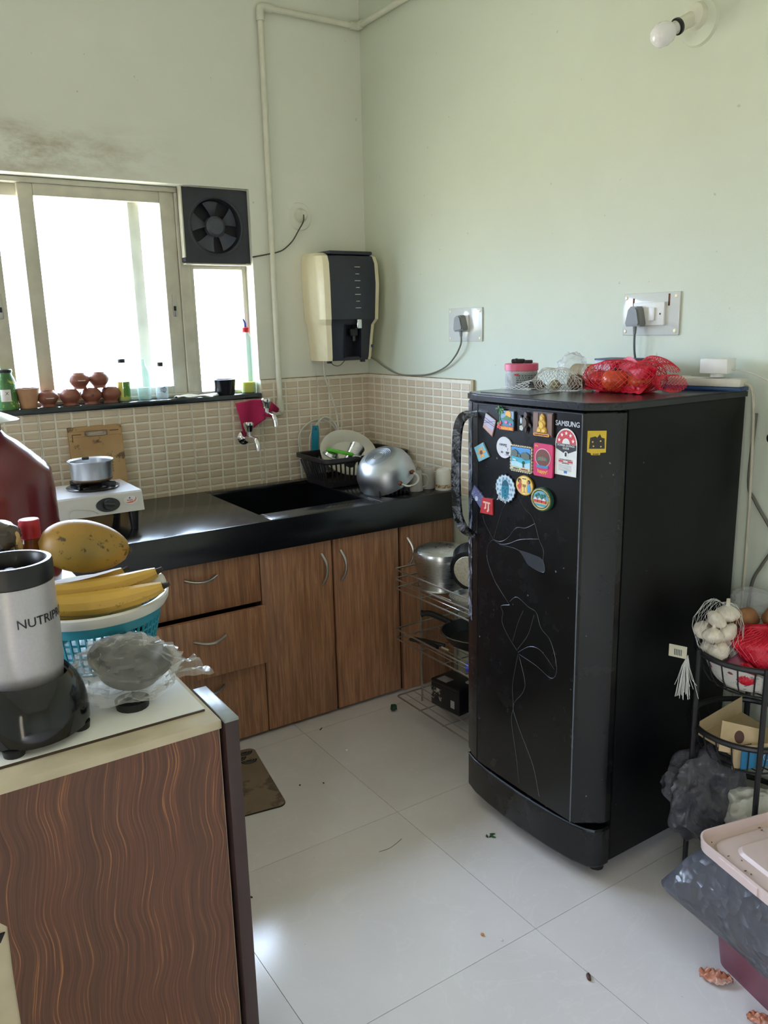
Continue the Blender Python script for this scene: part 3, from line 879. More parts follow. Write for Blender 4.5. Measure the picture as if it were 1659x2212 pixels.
obj('body', carcass(1.119, 1.71, 0.575), DARKIN, cb2, world=True, smooth=False)
for (x0, x1, hx, dx) in ((1.120, 1.406, 1.361, 0.012), (1.415, 1.703, 1.441, 0.012)):
    d = obj('door', MB().rbox(x0, x1, YD, YD+0.018, 0.012, 0.688, 0.0015), LAM, cb2, world=True)
    bow_handle('handle', (hx, YD-0.004, 0.522), (hx, YD-0.004, 0.642), (dx, -0.022, 0), d)
cb3 = thing('corner_cabinet', 'narrow teak laminate corner cabinet behind the wire rack', 'cabinet', (1.85, 2.83, 0.0))
obj('body', carcass(1.712, XB-0.012), DARKIN, cb3, world=True, smooth=False)
d = obj('door', MB().rbox(1.718, XB-0.012, YD, YD+0.018, 0.004, 0.688, 0.0015), LAM, cb3, world=True)
bow_handle('handle', (1.742, YD-0.004, 0.522), (1.742, YD-0.004, 0.640), (0.013, -0.022, 0), d)
# ---------------------------------------------------------------- foreground cabinet
ZT = 0.80
fc_ = thing('counter_cabinet', 'zebra-grain laminate cabinet with a white top in the left foreground', 'cabinet', (0.15, 1.8, 0.0))
CR = P('cream_board', (196, 184, 158), 0.6, 0, 0.12, 12)
CX0, CX1, CY0, CY1 = -0.16, 0.452, 1.228, 2.49
obj('body', MB().box(CX0, CX1, CY0, CY0+0.018, 0.002, ZT-0.02).box(CX0, CX0+0.018, CY0+0.018, CY1, 0.002, ZT-0.02).box(CX1-0.018, CX1, CY0+0.018, CY1, 0.002, ZT-0.02), CR, fc_, world=True, smooth=False)
T0 = frame((0, CY0-0.0005, 0), (1,0,0), (0,0,1), (0,-1,0))
poly = [(0.092, 0.002), (0.4495, 0.002), (0.4495, 0.783), (CX0, 0.783), (CX0, 0.575), (0.078, 0.574), (0.090, 0.560), (0.0885, 0.47)]
obj('laminate_panel', MB().prism(poly, 0, 0.003, T0), LAMW, fc_, world=True, smooth=False)
obj('notch', MB().prism([(0.03, 0.555), (0.086, 0.551), (0.078, 0.536), (0.03, 0.528)], 0, 0.002, T0), BLACKM, fc_, world=True, smooth=False)
obj('top_board', MB().rbox(CX0, CX1+0.003, CY0-0.006, CY1, ZT-0.02, ZT-0.004, 0.002), CR, fc_, world=True)
obj('white_sheet', MB().rbox(CX0, CX1-0.006, CY0+0.045, CY1, ZT-0.004, ZT, 0.0015), P('white_laminate', (236, 236, 232), 0.28, 0, 0.04, 8), fc_, world=True)
obj('sheet_edge', MB().box(CX0, CX1-0.008, CY0+0.0425, CY0+0.045, ZT-0.004, ZT-0.0005), P('edge_brown', (70, 52, 42), 0.6), fc_, world=True, smooth=False)
sb_ = thing('edge_board', 'dark brown upright board standing beside the zebra-grain cabinet', 'board', (0.47, 1.29, 0.0))
obj('board', MB().rbox(0.4575, 0.4825, 1.214, 1.365, 0.0, 0.792, 0.0015), P('dark_brown_laminate', (58, 40, 40), 0.4, 0, 0.08), sb_, world=True)
obj('cap', MB().rbox(0.4570, 0.4830, 1.2135, 1.3655, 0.792, 0.7975, 0.001), P('grey_cap', (138, 144, 144), 0.3, 0, 0.1, 60), sb_, world=True)

# nutrition blender base
mx_ = thing('blender_base', 'silver blender motor base with black rim and black foot', 'blender', (0.180, 1.395, ZT))
SILV = P('silver_paint', (190, 187, 192), 0.32, 0.35, 0.04, 200)
obj('sleeve', MB().lathe([(0.045, 0.035), (0.054, 0.050), (0.063, 0.080), (0.0665, 0.12), (0.067, 0.18), (0.0655, 0.245), (0.0650, 0.256)], 48), SILV, mx_)
obj('rim', MB().lathe([(0.0652, 0.254), (0.0668, 0.256), (0.0668, 0.284), (0.0650, 0.289), (0.0585, 0.289), (0.0555, 0.285), (0.054, 0.262), (0.0, 0.258)], 48), BLACKP, mx_)
obj('coupling', MB().lathe([(0.010, 0.258), (0.010, 0.272), (0.006, 0.275), (0, 0.275)], 16), BLACKM, mx_)
base = MB()
def bs(u, v):
    a = 2*PI*u
    z = 0.012 + 0.085*v
    k = math.sqrt(max(0.0, 1 - (max(0.0, v-0.15)/0.95)**2.2))
    rx, ry = 0.050 + 0.044*k, 0.050 + 0.052*k
    return (rx*math.cos(a), ry*math.sin(a) - 0.018*k, z)
base.grid(bs, 40, 12)
base.prism([(0.088*math.cos(2*PI*k/40), 0.096*math.sin(2*PI*k/40) - 0.018) for k in range(40)], 0.008, 0.013)
obj('foot_shell', base, P('gloss_black', (16, 16, 20), 0.12, 0, 0.1), mx_)
for k in range(4):
    a = PI/4 + k*PI/2
    obj('rubber_foot', MB().lathe([(0, 0), (0.016, 0), (0.018, 0.012), (0, 0.012)], 16, TL(0.078*math.cos(a+0.25), 0.092*math.sin(a+0.25)-0.018, 0)), BLACKM, mx_)
sw = MB().rbox(-0.008, 0.008, -0.014, 0.014, 0, 0.006, 0.002, 2, TL(0.060, -0.075, 0.046) @ R(-0.72, 'Z') @ R(1.05, 'X'))
so = obj('switch', sw, P('switch_black', (30, 30, 34), 0.35), mx_)
obj('switch_mark', MB().tube([(0.0035*math.cos(a), 0.0035*math.sin(a)+0.004, 0.0063) for a in [2*PI*k/12 for k in range(12)]], 0.0006, 5, closed=True, T=TL(0.060, -0.075, 0.046) @ R(-0.72, 'Z') @ R(1.05, 'X')), WHITEP, so)
def wrapc(p, a0=math.radians(-98), rad=0.0674):
    an = a0 + p.x/rad
    rr_ = rad + p.z
    return Vector((rr_*math.cos(an), rr_*math.sin(an), 0.198 + p.y))
obj('brand_lettering', text_mb(MB(), 'NUTRIPRO', 0.0212, None, 'LEFT', 0.0002, wrapc), P('letter_dark', (30, 30, 34), 0.4), mx_, recalc=False)

# fruit basket
bk = thing('fruit_basket', 'white and turquoise plastic fruit basket on the white top', 'basket', (0.352, 1.632, ZT))
TURQ = P('turquoise_plastic', (42, 140, 160), 0.4, 0, 0.06)
IVORY = P('ivory_plastic', (214, 212, 204), 0.4, 0, 0.03)
RB = lambda z: 0.112 + (0.142-0.112)*(z/0.118)
obj('rim', MB().lathe([(RB(0.108)-0.003, 0.106), (0.146, 0.108), (0.152, 0.118), (0.153, 0.128), (0.149, 0.131), (0.141, 0.129), (RB(0.108)-0.006, 0.112)], 64), IVORY, bk)
obj('upper_band', MB().lathe([(RB(0.086), 0.086), (RB(0.108)+0.001, 0.110), (RB(0.108)-0.003, 0.110), (RB(0.086)-0.004, 0.086), (RB(0.086), 0.086)], 64), TURQ, bk)
obj('base', MB().lathe([(0, 0.002), (0.110, 0.002), (RB(0.012), 0.012), (RB(0.012)-0.004, 0.012), (0.106, 0.006), (0, 0.006)], 48), TURQ, bk)
lat = MB()
for k in range(56):
    a = 2*PI*k/56
    lat.tube([(RB(z)*math.cos(a)*0.985, RB(z)*math.sin(a)*0.985, z) for z in (0.010, 0.05, 0.088)], 0.0026, 4)
for z in (0.026, 0.041, 0.056, 0.071):
    lat.tube([(RB(z)*0.985*math.cos(2*PI*k/56), RB(z)*0.985*math.sin(2*PI*k/56), z) for k in range(56)], 0.0022, 4, closed=True)
obj('lattice', lat, TURQ, bk, kind='stuff')
# papaya
pap = MB()
def papf(u, v):
    a = 2*PI*u; x = -0.086 + 0.172*v
    tt = 2*v - 1
    s = max(0.0, 1 - abs(tt)**2.4)**0.52
    rad = 0.052*s*(1.0 - 0.20*max(0.0, tt))
    return (x, rad*math.cos(a), rad*math.sin(a))
pap.grid(papf, 28, 22)
PAP = m_spotted('papaya_skin', (168, 122, 42), (38, 33, 22), 0.575, 34, 0.45, (138, 112, 46))
pp_ = thing('papaya', 'ripe yellow papaya with dark spots lying on the bananas', 'papaya', (0.348, 1.615, 1.036))
pp_.rotation_euler = (0, math.radians(10), math.radians(-20))
obj('fruit', pap, PAP, pp_)
obj('stem_scar', MB().lathe([(0, 0.004), (0.006, 0.002), (0.009, 0)], 12, TL(0.086, 0, 0) @ R(PI/2, 'Y')), P('stem_brown', (70, 52, 34), 0.8), pp_)
# bananas
BAN = m_spotted('banana_skin', (204, 162, 68), (74, 52, 28), 0.62, 34, 0.5, (184, 146, 62))
BT = P('banana_tip', (50, 40, 30), 0.8, 0, 0.3)
def banana(label, loc, rz, rx, L=0.24, sag=0.03, r=0.0215):
    t = thing('banana', label, 'banana', loc, rz, group='bananas in the fruit basket')
    t.rotation_euler = (rx, 0, rz)
    n_ = 16; pts = []; rs = []
    for i in range(n_+1):
        s = i/n_; x = -L/2 + L*s
        pts.append((x, 0, -sag*(1-(2*s-1)**2) + sag))
        rs.append(max(0.006, r*min(1, math.sin(PI*(0.04+0.92*s))**0.42)))
    pts = pts; b = MB().tube(pts, rs, 10)
    obj('skin', b, BAN, t, angle=28)
    obj('tip', MB().tube([(L/2-0.001, 0, sag), (L/2+0.012, 0, sag+0.006)], [0.0066, 0.0045], 8), BT, t)
    obj('stalk', MB().tube([(-L/2+0.001, 0, sag), (-L/2-0.02, 0, sag+0.012)], [0.0066, 0.0055], 8), BT, t)
banana('yellow banana at the front edge of the fruit basket', (0.338, 1.530, 0.944), math.radians(-12), 0.5, 0.25, 0.022, 0.0235)
banana('yellow banana lying just behind the front one, under the papaya', (0.340, 1.566, 0.958), math.radians(-7), 0.3, 0.25, 0.022, 0.023)
banana('speckled banana at the back of the basket, mostly hidden by papaya', (0.315, 1.628, 0.948), math.radians(-2), -0.2, 0.21, 0.02, 0.023)
banana('darker banana at the bottom of the basket below the others', (0.335, 1.585, 0.905), math.radians(-10), 0.1, 0.20, 0.012, 0.022)
obj('fruit_wrapper', MB().blob((0, 0, 0), 0.016, 0.013, 0.019, 0.35, 2.5, 2, 4), P('wrapper_white', (210, 206, 196), 0.3), None, loc=(0.468, 1.553, 0.957), label='white wrapped stalk end resting on the basket rim', cat='wrapper')

# plastic bag holding a black tray
tb = thing('black_tray', 'black round tray tilted inside the clear plastic bag', 'tray', (0.356, 1.412, ZT))
TT = TL(0.004, 0.012, 0.036) @ R(0.30, 'X') @ R(0.10, 'Y')
obj('tray', MB().lathe([(0, 0.0), (0.054, 0.0), (0.070, 0.030), (0.075, 0.034), (0.071, 0.036), (0.066, 0.030), (0.052, 0.005), (0, 0.004)], 40, TT), P('tray_black', (30, 32, 34), 0.35), tb)
obj('tray_foot', MB().lathe([(0.028, 0.0), (0.030, 0.014), (0, 0.014)], 20, TL(-0.012, -0.055, 0.0)), BLACKM, tb)
BAGM = m_crumple('bag_film', (238, 238, 236), 0.12, 0.13, (1, 1, 1), 22, 0.006)
bg_ = MB()
def bagf(u, v):
    a = 2*PI*u
    p = Vector((math.cos(a)*math.sin(PI*v), math.sin(a)*math.sin(PI*v), -math.cos(PI*v)))
    q = Vector((p.x*0.102, p.y*0.090, p.z*0.042))
    nz = noise.noise(Vector((p.x*2.2, p.y*2.2, p.z*2.2+3)))
    cz = abs(noise.noise(Vector((p.x*3.2+7, p.y*3.2, p.z*3.2))))
    cy_ = abs(noise.noise(Vector((p.x*7+1, p.y*7, p.z*7))))
    q = q*(1.06 + 0.20*nz - 0.34*cz - 0.14*cy_)
    q.z = max(-0.040, q.z + 0.18*(q.y) + 0.012)
    return (q.x, q.y, q.z)
bg_.grid(bagf, 48, 30, TL(-0.005, -0.004, 0.042))
def tail(u, v):
    x = 0.070 + 0.075*u
    y = -0.012 + (v-0.5)*0.105*(0.6+0.5*u) + 0.02*u
    return (x, y, 0.030 - 0.010*u + 0.012*noise.noise(Vector((u*3, v*5, 1.0))) + 0.004*math.sin(v*12))
bg_.grid(tail, 14, 12)
bgo = thing('plastic_bag', 'clear crumpled plastic bag beside the fruit basket', 'plastic bag', (0.354, 1.408, ZT+0.002))
obj('film', bg_, BAGM, bgo, angle=20)

# maroon water jar, bottle and jar behind the blender
wj = thing('water_jar', 'large maroon glazed jar with a white plate on its neck', 'jar', (0.262, 2.18, ZT))
MAR = P('maroon_glaze', (98, 34, 40), 0.18, 0, 0.12, 6)
obj('body', MB().lathe([(0, 0.0), (0.120, 0.0), (0.138, 0.02), (0.149, 0.09), (0.151, 0.17), (0.149, 0.27), (0.145, 0.315), (0.132, 0.335), (0.104, 0.362), (0.074, 0.390), (0.052, 0.405), (0.042, 0.418), (0.042, 0.436), (0.048, 0.442)], 56), MAR, wj)
obj('plate_lid', MB().lathe([(0, 0.449), (0.045, 0.446), (0.082, 0.440), (0.085, 0.443), (0.060, 0.455), (0.028, 0.468), (0, 0.470)], 40), P('plate_white_glaze', (212, 216, 208), 0.25, 0, 0.02), wj)
rb = thing('sauce_bottle', 'glass bottle with a ribbed red screw cap behind the blender', 'bottle', (0.264, 1.690, ZT))
obj('glass', MB().lathe([(0, 0), (0.030, 0), (0.032, 0.006), (0.032, 0.19), (0.029, 0.215), (0.019, 0.250), (0.018, 0.262)], 28), P('amber_sauce', (120, 66, 26), 0.15, 0, 0.25, 30), rb)
cap = [(0.0195, 0.252)]
for k in range(4): cap += [(0.0205, 0.254 + k*0.008), (0.0195, 0.259 + k*0.008)]
cap += [(0.0195, 0.288), (0.018, 0.290), (0, 0.290)]
obj('screw_cap', MB().lathe(cap, 32), P('cap_red', (176, 40, 52), 0.4), rb)
nj = thing('nut_jar', 'dark-lidded jar full of pale nuts behind the blender', 'jar', (0.205, 1.655, ZT))
obj('jar_body', MB().lathe([(0, 0), (0.036, 0), (0.038, 0.005), (0.038, 0.235), (0.034, 0.245)], 28), P('nut_mix', (128, 104, 82), 0.35, 0, 0.5, 60, 0.5), nj)
lid_ = MB()
for i in range(1): lid_.blob((0, 0, 0.272), 0.036, 0.036, 0.030, 0.14, 4, 3, 5)
obj('lid', lid_, P('foil_lid', (84, 74, 66), 0.35, 0.3, 0.3, 40), nj)
for k in range(3):
    obj('almond', MB().ell((0.030*math.cos(-0.6+0.5*k), 0.032*math.sin(-0.6+0.5*k), 0.268-0.020*k), 0.008, 0.010, 0.014, 10, 8), P('almond', (196, 160, 104), 0.5, 0, 0.1), nj)

# ---------------------------------------------------------------- stove and pan
sv = thing('gas_stove', 'single-burner stainless steel gas stove beside the wall tiles', 'stove', (0.62, 2.78, ZC))
sx0, sx1 = 0.46, 0.776
b = MB()
prof = [(2.655, 0.066), (2.668, 0.126), (2.675, 0.131), (2.925, 0.131), (2.93, 0.125), (2.93, 0.060)]
vs = [(sx0+ (0.0 if i else -0.0), y, ZC+z) for i, (y, z) in enumerate(prof)] + [(sx1, y, ZC+z) for y, z in prof]
nP = len(prof)
fs = [(i, i+1, nP+i+1, nP+i) for i in range(nP-1)] + [tuple(range(nP)), tuple(range(nP, 2*nP))]
b.add(vs, fs)
obj('body', b, P('stove_steel', (196, 194, 194), 0.30, 0.55, 0.03), sv, world=True, angle=20)
for x in (sx0+0.03, sx1-0.03):
    for y in (2.685, 2.90):
        obj('leg', MB().lathe([(0.0, 0), (0.012, 0), (0.017, 0.062), (0.0, 0.062)], 14, TL(x, y, ZC)), BLACKP, sv, world=True)
KF = frame((0.660, 2.660, ZC+0.097), (1,0,0), Vector((0, 0.21, 0.978)), Vector((0, -0.978, 0.21)))
kp = obj('knob_plate', MB().prism(circ(0.038, 32, ry=0.023), 0, 0.004, KF), P('knob_plate', (26, 28, 34), 0.3), sv, world=True)
obj('knob', MB().lathe([(0.018, 0.004), (0.016, 0.020), (0, 0.022)], 24, KF).rbox(-0.004, 0.004, -0.015, 0.015, 0.018, 0.030, 0.002, 2, KF @ R(1.4, 'Z')), BLACKP, kp, world=True)
lb = obj('logo_sticker', MB().prism(circ(0.024, 28, ry=0.014), 0, 0.0006, KF @ TL(0.074, 0.006, 0)), P('sticker_white', (214, 206, 200), 0.5), sv, world=True)
obj('logo_flame', MB().prism([(-0.018, -0.007), (-0.008, -0.009), (0.004, -0.0085), (0.015, -0.004), (0.020, 0.004), (0.016, 0.010), (0.017, 0.003), (0.010, -0.004), (-0.004, -0.0055)], 0.0006, 0.001, KF @ TL(0.074, 0.006, 0)), P('flame_orange', (200, 80, 40), 0.5), lb, world=True)
obj('logo_text', text_mb(MB(), 'BAJAJ', 0.008, KF @ TL(0.072, 0.006, 0.0008), 'CENTER', 0.0002), P('logo_red', (150, 36, 40), 0.5), lb, world=True, recalc=False)
obj('logo_mark', MB().prism([(0, -0.003), (0.0035, 0), (0, 0.003), (-0.0035, 0)], 0.0006, 0.0012, KF @ TL(0.072, 0.0135, 0)), P('logo_blue', (40, 60, 130), 0.5), lb, world=True)
bx_, by_ = 0.655, 2.815
bz = ZC + 0.131
obj('drip_ring', MB().lathe([(0.046, 0.001), (0.084, 0.001), (0.087, 0.006), (0.081, 0.009), (0.055, 0.006), (0.046, 0.004)], 40, TL(bx_, by_, bz)), P('enamel_black', (20, 20, 22), 0.25), sv, world=True)
obj('burner', MB().lathe([(0.030, 0.0), (0.030, 0.012), (0.022, 0.016), (0, 0.016)], 28, TL(bx_, by_, bz)), P('burner_iron', (40, 38, 38), 0.5, 0.5), sv, world=True)
for k in range(4):
    a = PI/4 + k*PI/2
    obj('pan_support', MB().rbox(0.032, 0.086, -0.004, 0.004, 0.008, 0.025, 0.002, 1, TL(bx_, by_, bz) @ R(a, 'Z')), P('enamel_black', (20, 20, 22)), sv, world=True)
obj('regulator_wire', MB().tube(smoothpath([(0.535, 2.652, 0.868), (0.545, 2.650, 0.895), (0.60, 2.650, 0.888), (0.625, 2.650, 0.874)], 4), 0.0013, 6), SATIN, sv, world=True)
pn = thing('saucepan', 'small aluminium saucepan standing on the stove burner', 'pan', (bx_, by_, bz+0.0255))
obj('vessel', MB().lathe([(0, 0), (0.060, 0), (0.066, 0.006), (0.070, 0.062), (0.075, 0.069), (0.0745, 0.071), (0.068, 0.066), (0.064, 0.008), (0, 0.004)], 44), ALU, pn)
obj('spout_dent', MB().rbox(-0.012, 0.012, -0.003, 0.003, -0.004, 0.006, 0.002, 1, TL(0.0, 0.068, 0.066)), P('soot', (52, 46, 40), 0.6), pn)
obj('scorched_base', MB().lathe([(0.0612, -0.0002), (0.0668, 0.0055), (0.0672, 0.010), (0.0660, 0.0095)], 40), P('scorch', (110, 84, 60), 0.4, 0.6), pn)

# wooden chopping board leaning on the tiles
cbT = TL(0.757, 3.115, ZC) @ R(math.radians(-6), 'X')
W2, H2 = 0.098, 0.305
bd = thing('chopping_board', 'worn wooden chopping board with a slot handle leaning on the tiles', 'chopping board', (0.757, 3.115, ZC))
WOODB = m_spotted('board_wood', (168, 132, 90), (82, 60, 42), 0.56, 14, 0.7, (186, 154, 110))
b = MB()
FB = frame((0, 0, 0), (1,0,0), (0,0,1), (0,-1,0))
FB2 = R(math.radians(-6), 'X') @ FB
hs0, hs1, hz0, hz1 = -0.038, 0.042, 0.268, 0.288
for q in ((-W2, W2, 0.0, hz0), (-W2, hs0, hz0, hz1), (hs1, W2, hz0, hz1), (-W2, W2, hz1, H2)):
    b.rbox(q[0], q[1], q[2], q[3], 0, 0.016, 0.0012, 1, FB2)
obj('board', b, WOODB, bd)
obj('groove', MB().box(-0.085, -0.052, 0.276, 0.2785, 0.0155, 0.0164, FB2).box(0.052, 0.085, 0.283, 0.2855, 0.0155, 0.0164, FB2).box(-0.086, -0.0835, 0.25, 0.278, 0.0155, 0.0164, FB2), P('groove_dark', (62, 46, 32), 0.8), bd, kind='stuff')
obj('slot_edge', MB().tube([FB2 @ Vector((x, y, 0.016)) for x, y in rrect(hs0+0.001, hs1-0.001, hz0+0.001, hz1-0.001, 0.009, 4)], 0.0016, 6, closed=True), P('slot_grey', (120, 112, 98), 0.6), bd)

# ---------------------------------------------------------------- taps with a cloth
def tap(label, x, z):
    t = thing('water_tap', label, 'tap', (x, YA-0.009, z))
    W = frame((0,0,0), (1,0,0), (0,0,1), (0,-1,0))
    obj('flange', MB().lathe([(0.012, 0.012), (0.022, 0.009), (0.029, 0.003), (0.029, 0.0)], 32, W), CHROME, t)
    obj('body', MB().tube([W @ Vector((0, 0, 0.004)), W @ Vector((0, 0, 0.03)), W @ Vector((0, 0.002, 0.055)), W @ Vector((0, 0.002, 0.075))], [0.011, 0.012, 0.015, 0.012], 18), CHROME, t)
    obj('spout', MB().tube(smoothpath([W @ Vector((0, 0, 0.07)), W @ Vector((0, 0.002, 0.10)), W @ Vector((0, -0.001, 0.122)), W @ Vector((0, -0.016, 0.133)), W @ Vector((0, -0.040, 0.136))], 4), [0.0125]*5 + [0.011]*8 + [0.0105]*4, 16), CHROME, t)
    obj('stem', MB().lathe([(0.009, 0.010), (0.010, 0.032)], 16, TL(0, -0.055, 0)), CHROME, t)
    kn = MB()
    n_ = 30
    def kf(u, v):
        a = 2*PI*u
        fl_ = 1 + 0.07*math.cos(6*a)*(1-v*0.8)
        r = (0.0135 + 0.0085*min(1, v*1.3))*fl_
        return (r*math.cos(a), r*math.sin(a) - 0.055, 0.030 + 0.036*v)
    kn.grid(kf, n_, 8)
    kn.lathe([(0.0221, 0.066), (0.018, 0.0705), (0, 0.072)], n_, TL(0, -0.055, 0))
    obj('knob', kn, CHROME, t)
    return t
tap('chrome tap lower on the tiles above the sink', 1.357, 1.004)
tap('chrome tap higher on the tiles, carrying the pink cloth', 1.441, 1.095)
cl = MB()
def clothf(u, v):
    # hangs from the upper tap and trails down to the lower one
    x = 1.318 + 0.195*u
    top = 1.150 + 0.010*math.sin(PI*u) - 0.035*max(0, u-0.72)/0.28
    drop = (0.122 - 0.02*u) * (1-u)**1.15 + 0.022 + 0.018*math.sin(PI*min(1.0, u*1.3))
    z = top - drop*v
    x2 = x + 0.028*v*(1-u)
    y = 3.118 - 0.008*math.sin(9*u + 2.5*v) - 0.030*math.exp(-((u-0.62)/0.16)**2)*(1-0.3*v)
    return (x2, y, z)
cl.grid(clothf, 40, 16)
co = obj('dish_cloth', cl, P('magenta_cloth', (176, 32, 84), 0.85, 0, 0.12, 180, 0.3), None, label='magenta dish cloth hung over the upper tap', cat='cloth', angle=60)
m_ = co.modifiers.new('thick', 'SOLIDIFY'); m_.thickness = 0.0015
# ---------------------------------------------------------------- things on the window sill
SZ = 1.184
def sil(name, label, cat, x, y=3.185, group=None, z=SZ): return thing(name, label, cat, (x, y, z), 0, group)
TERRA = P('terracotta', (132, 80, 64), 0.38, 0, 0.12, 18); TERRA2 = P('terracotta_pale', (186, 140, 104), 0.7, 0, 0.12, 18)
PRINTW = P('print_white', (225, 220, 215), 0.6)
jr = sil('juice_jar', 'green patterned glass juice jar at the left end of the sill', 'jar', 0.478, 3.175)
obj('glass', MB().lathe([(0, 0), (0.031, 0), (0.033, 0.006), (0.0325, 0.095), (0.027, 0.112), (0.022, 0.122), (0.022, 0.132)], 32), m_spotted('leafy_print', (44, 88, 50), (196, 204, 84), 0.56, 34, 0.3, (86, 138, 74)), jr)
obj('lid', MB().lathe([(0.0235, 0.130), (0.0245, 0.132), (0.0245, 0.140), (0.022, 0.142), (0, 0.142)], 28), BLACKP, jr)
LF = frame((0,0,0), Vector((0.98, -0.2, 0)), (0,0,1), Vector((-0.2, -0.98, 0)))
lbj = obj('paper_label', MB().grid(lambda u, v: (0.0334*math.cos(math.radians(-140+62*u)), 0.0334*math.sin(math.radians(-140+62*u)), 0.03+0.042*v), 10, 1), PRINTW, jr)
obj('label_text', text_mb(MB(), 'X', 0.016, None, 'CENTER', 0.0001, lambda p: Vector((0.0337*math.cos(math.radians(-100)+p.x/0.0337), 0.0337*math.sin(math.radians(-100)+p.x/0.0337), 0.058+p.y))), BLACKM, lbj, recalc=False)
cu = sil('clay_cup', 'pale tapered clay cup beside the green juice jar', 'cup', 0.545, 3.175)
obj('cup', MB().lathe([(0, 0), (0.026, 0), (0.028, 0.003), (0.041, 0.070), (0.038, 0.070), (0.026, 0.006), (0, 0.006)], 32), TERRA2, cu)
obj('rim', MB().lathe([(0.0408, 0.069), (0.0412, 0.0715), (0.0375, 0.0715), (0.0372, 0.069)], 32), P('cup_rim', (90, 62, 46), 0.6), cu)
pot_prof = [(0, 0), (0.025, 0), (0.026, 0.002), (0.0235, 0.009), (0.031, 0.018), (0.0375, 0.032), (0.033, 0.047), (0.025, 0.056), (0.0235, 0.0585), (0.021, 0.0565), (0.030, 0.045), (0.033, 0.032), (0.024, 0.012), (0, 0.008)]
pots = [('leftmost clay pot of the bottom row on the sill, with a white mark', 0.613, 3.182, SZ, 1), ('second clay pot of the bottom row on the sill', 0.692, 3.180, SZ, 0), ('third clay pot of the bottom row, stamped with a dark flower', 0.769, 3.182, SZ, 2), ('rightmost clay pot of the bottom row on the sill', 0.841, 3.184, SZ, 0), ('left clay pot stacked on top of the bottom row, with a white mark', 0.731, 3.184, SZ+0.0575, 1), ('right clay pot stacked on top of the bottom row', 0.803, 3.186, SZ+0.0575, 0)]
pot_prof = [(p.x, p.y) for p in smoothpath([(r_, z_, 0) for r_, z_ in pot_prof], 3)]
pm_ = MB().lathe(pot_prof, 36).mesh('pot', angle=65); pm_.materials.append(TERRA)
for lb_, x, y, z, mk_ in pots:
    t = thing('clay_pot', lb_, 'pot', (x, y, z), random.uniform(-0.3, 0.3)*0, 'small clay pots on the sill')
    obj('pot', pm_, TERRA, t)
    if mk_ == 1:
        obj('painted_mark', MB().tube([(0.0378*math.cos(math.radians(-88)+x/0.0375), 0.0378*math.sin(math.radians(-88)+x/0.0375), 0.0315+0.0017*math.sin(k*1.9)) for k, x in enumerate([-0.014+0.001*i for i in range(29)])], 0.0009, 5), PRINTW, t)
    if mk_ == 2:
        fw_ = MB()
        for k in range(6):
            fw_.tube([(0.0010*math.cos(k*PI/3), 0.001*math.sin(k*PI/3), 0), (0.0065*math.cos(k*PI/3), 0.0065*math.sin(k*PI/3), 0)], 0.0011, 5)
        fw2 = MB(); fw2.v = [Vector((0.0377*math.cos(math.radians(-95)+p.x/0.0375), 0.0377*math.sin(math.radians(-95)+p.x/0.0375), 0.032+p.y)) for p in fw_.v]; fw2.f = fw_.f; fw2.m = fw_.m
        obj('stamp', fw2, P('stamp_dark', (52, 30, 28), 0.7), t)
PET = clear('clear_pet', (205, 222, 220), 0.14, 0.06, (0.86, 0.93, 0.92), 1.1)
def bottle(name, label, x, y, r, h, neck, capm, capr, caph, body=PET, extra=None):
    t = sil(name, label, 'bottle', x, y)
    obj('bottle', MB().lathe([(0, 0), (r*0.85, 0), (r, 0.006), (r, h*0.62), (r*0.86, h*0.74), (neck, h*0.86), (neck, h)], 28), body, t)
    if capm: obj('cap', MB().lathe([(capr, h-0.002), (capr, h+caph), (capr*0.9, h+caph+0.001), (0, h+caph+0.001)], 22), capm, t)
    return t
def wraplabel(t, r, z0, z1, m, a0=-150, a1=-20):
    return obj('label', MB().grid(lambda u, v: ((r+0.0006)*math.cos(math.radians(a0+(a1-a0)*u)), (r+0.0006)*math.sin(math.radians(a0+(a1-a0)*u)), z0+(z1-z0)*v), 14, 1), m, t)
t = bottle('oil_bottle', 'plastic bottle with green fruit label and black cap on the sill', 0.893, 3.186, 0.024, 0.148, 0.012, BLACKP, 0.0145, 0.012)
wraplabel(t, 0.024, 0.018, 0.075, m_spotted('fruit_label', (92, 140, 48), (214, 196, 60), 0.55, 40, 0.4, (70, 120, 44)), -110, -20); wraplabel(t, 0.024, 0.018, 0.075, P('yellow_label', (206, 196, 86), 0.5), -165, -112)
obj('liquid', MB().lathe([(0, 0.003), (0.021, 0.003), (0.0225, 0.008), (0.0225, 0.02), (0, 0.02)], 24), P('yellow_liquid', (206, 196, 70), 0.2), t)
t = bottle('empty_bottle', 'empty uncapped clear plastic bottle between the labelled bottles', 0.972, 3.186, 0.026, 0.155, 0.011, None, 0, 0)
t = bottle('water_bottle', 'small bottle with a blue splash label and black cap on the sill', 1.042, 3.186, 0.0235, 0.128, 0.010, BLACKP, 0.0115, 0.013, clear('frosted_pet', (222, 230, 230), 0.35, 0.3, (0.95, 0.98, 1), 0.6))
wl_ = wraplabel(t, 0.0235, 0.024, 0.070, clear('label_film', (224, 232, 234), 0.55, 0.3), -150, -30)
def onb(r, a, z, pts): return [Vector(((r)*math.cos(math.radians(a)+x/r), (r)*math.sin(math.radians(a)+x/r), z+y)) for x, y in pts]
q = onb(0.0245, -92, 0.036, [(0.013*math.cos(k*0.4)*(1+0.25*math.sin(3*k)), 0.011*math.sin(k*0.4)*(1+0.25*math.cos(2*k))) for k in range(16)])
sp = MB(); sp.add(q + [sum(q, Vector())/16 + Vector((0, -0.001, 0))], [(k, (k+1) % 16, 16) for k in range(16)])
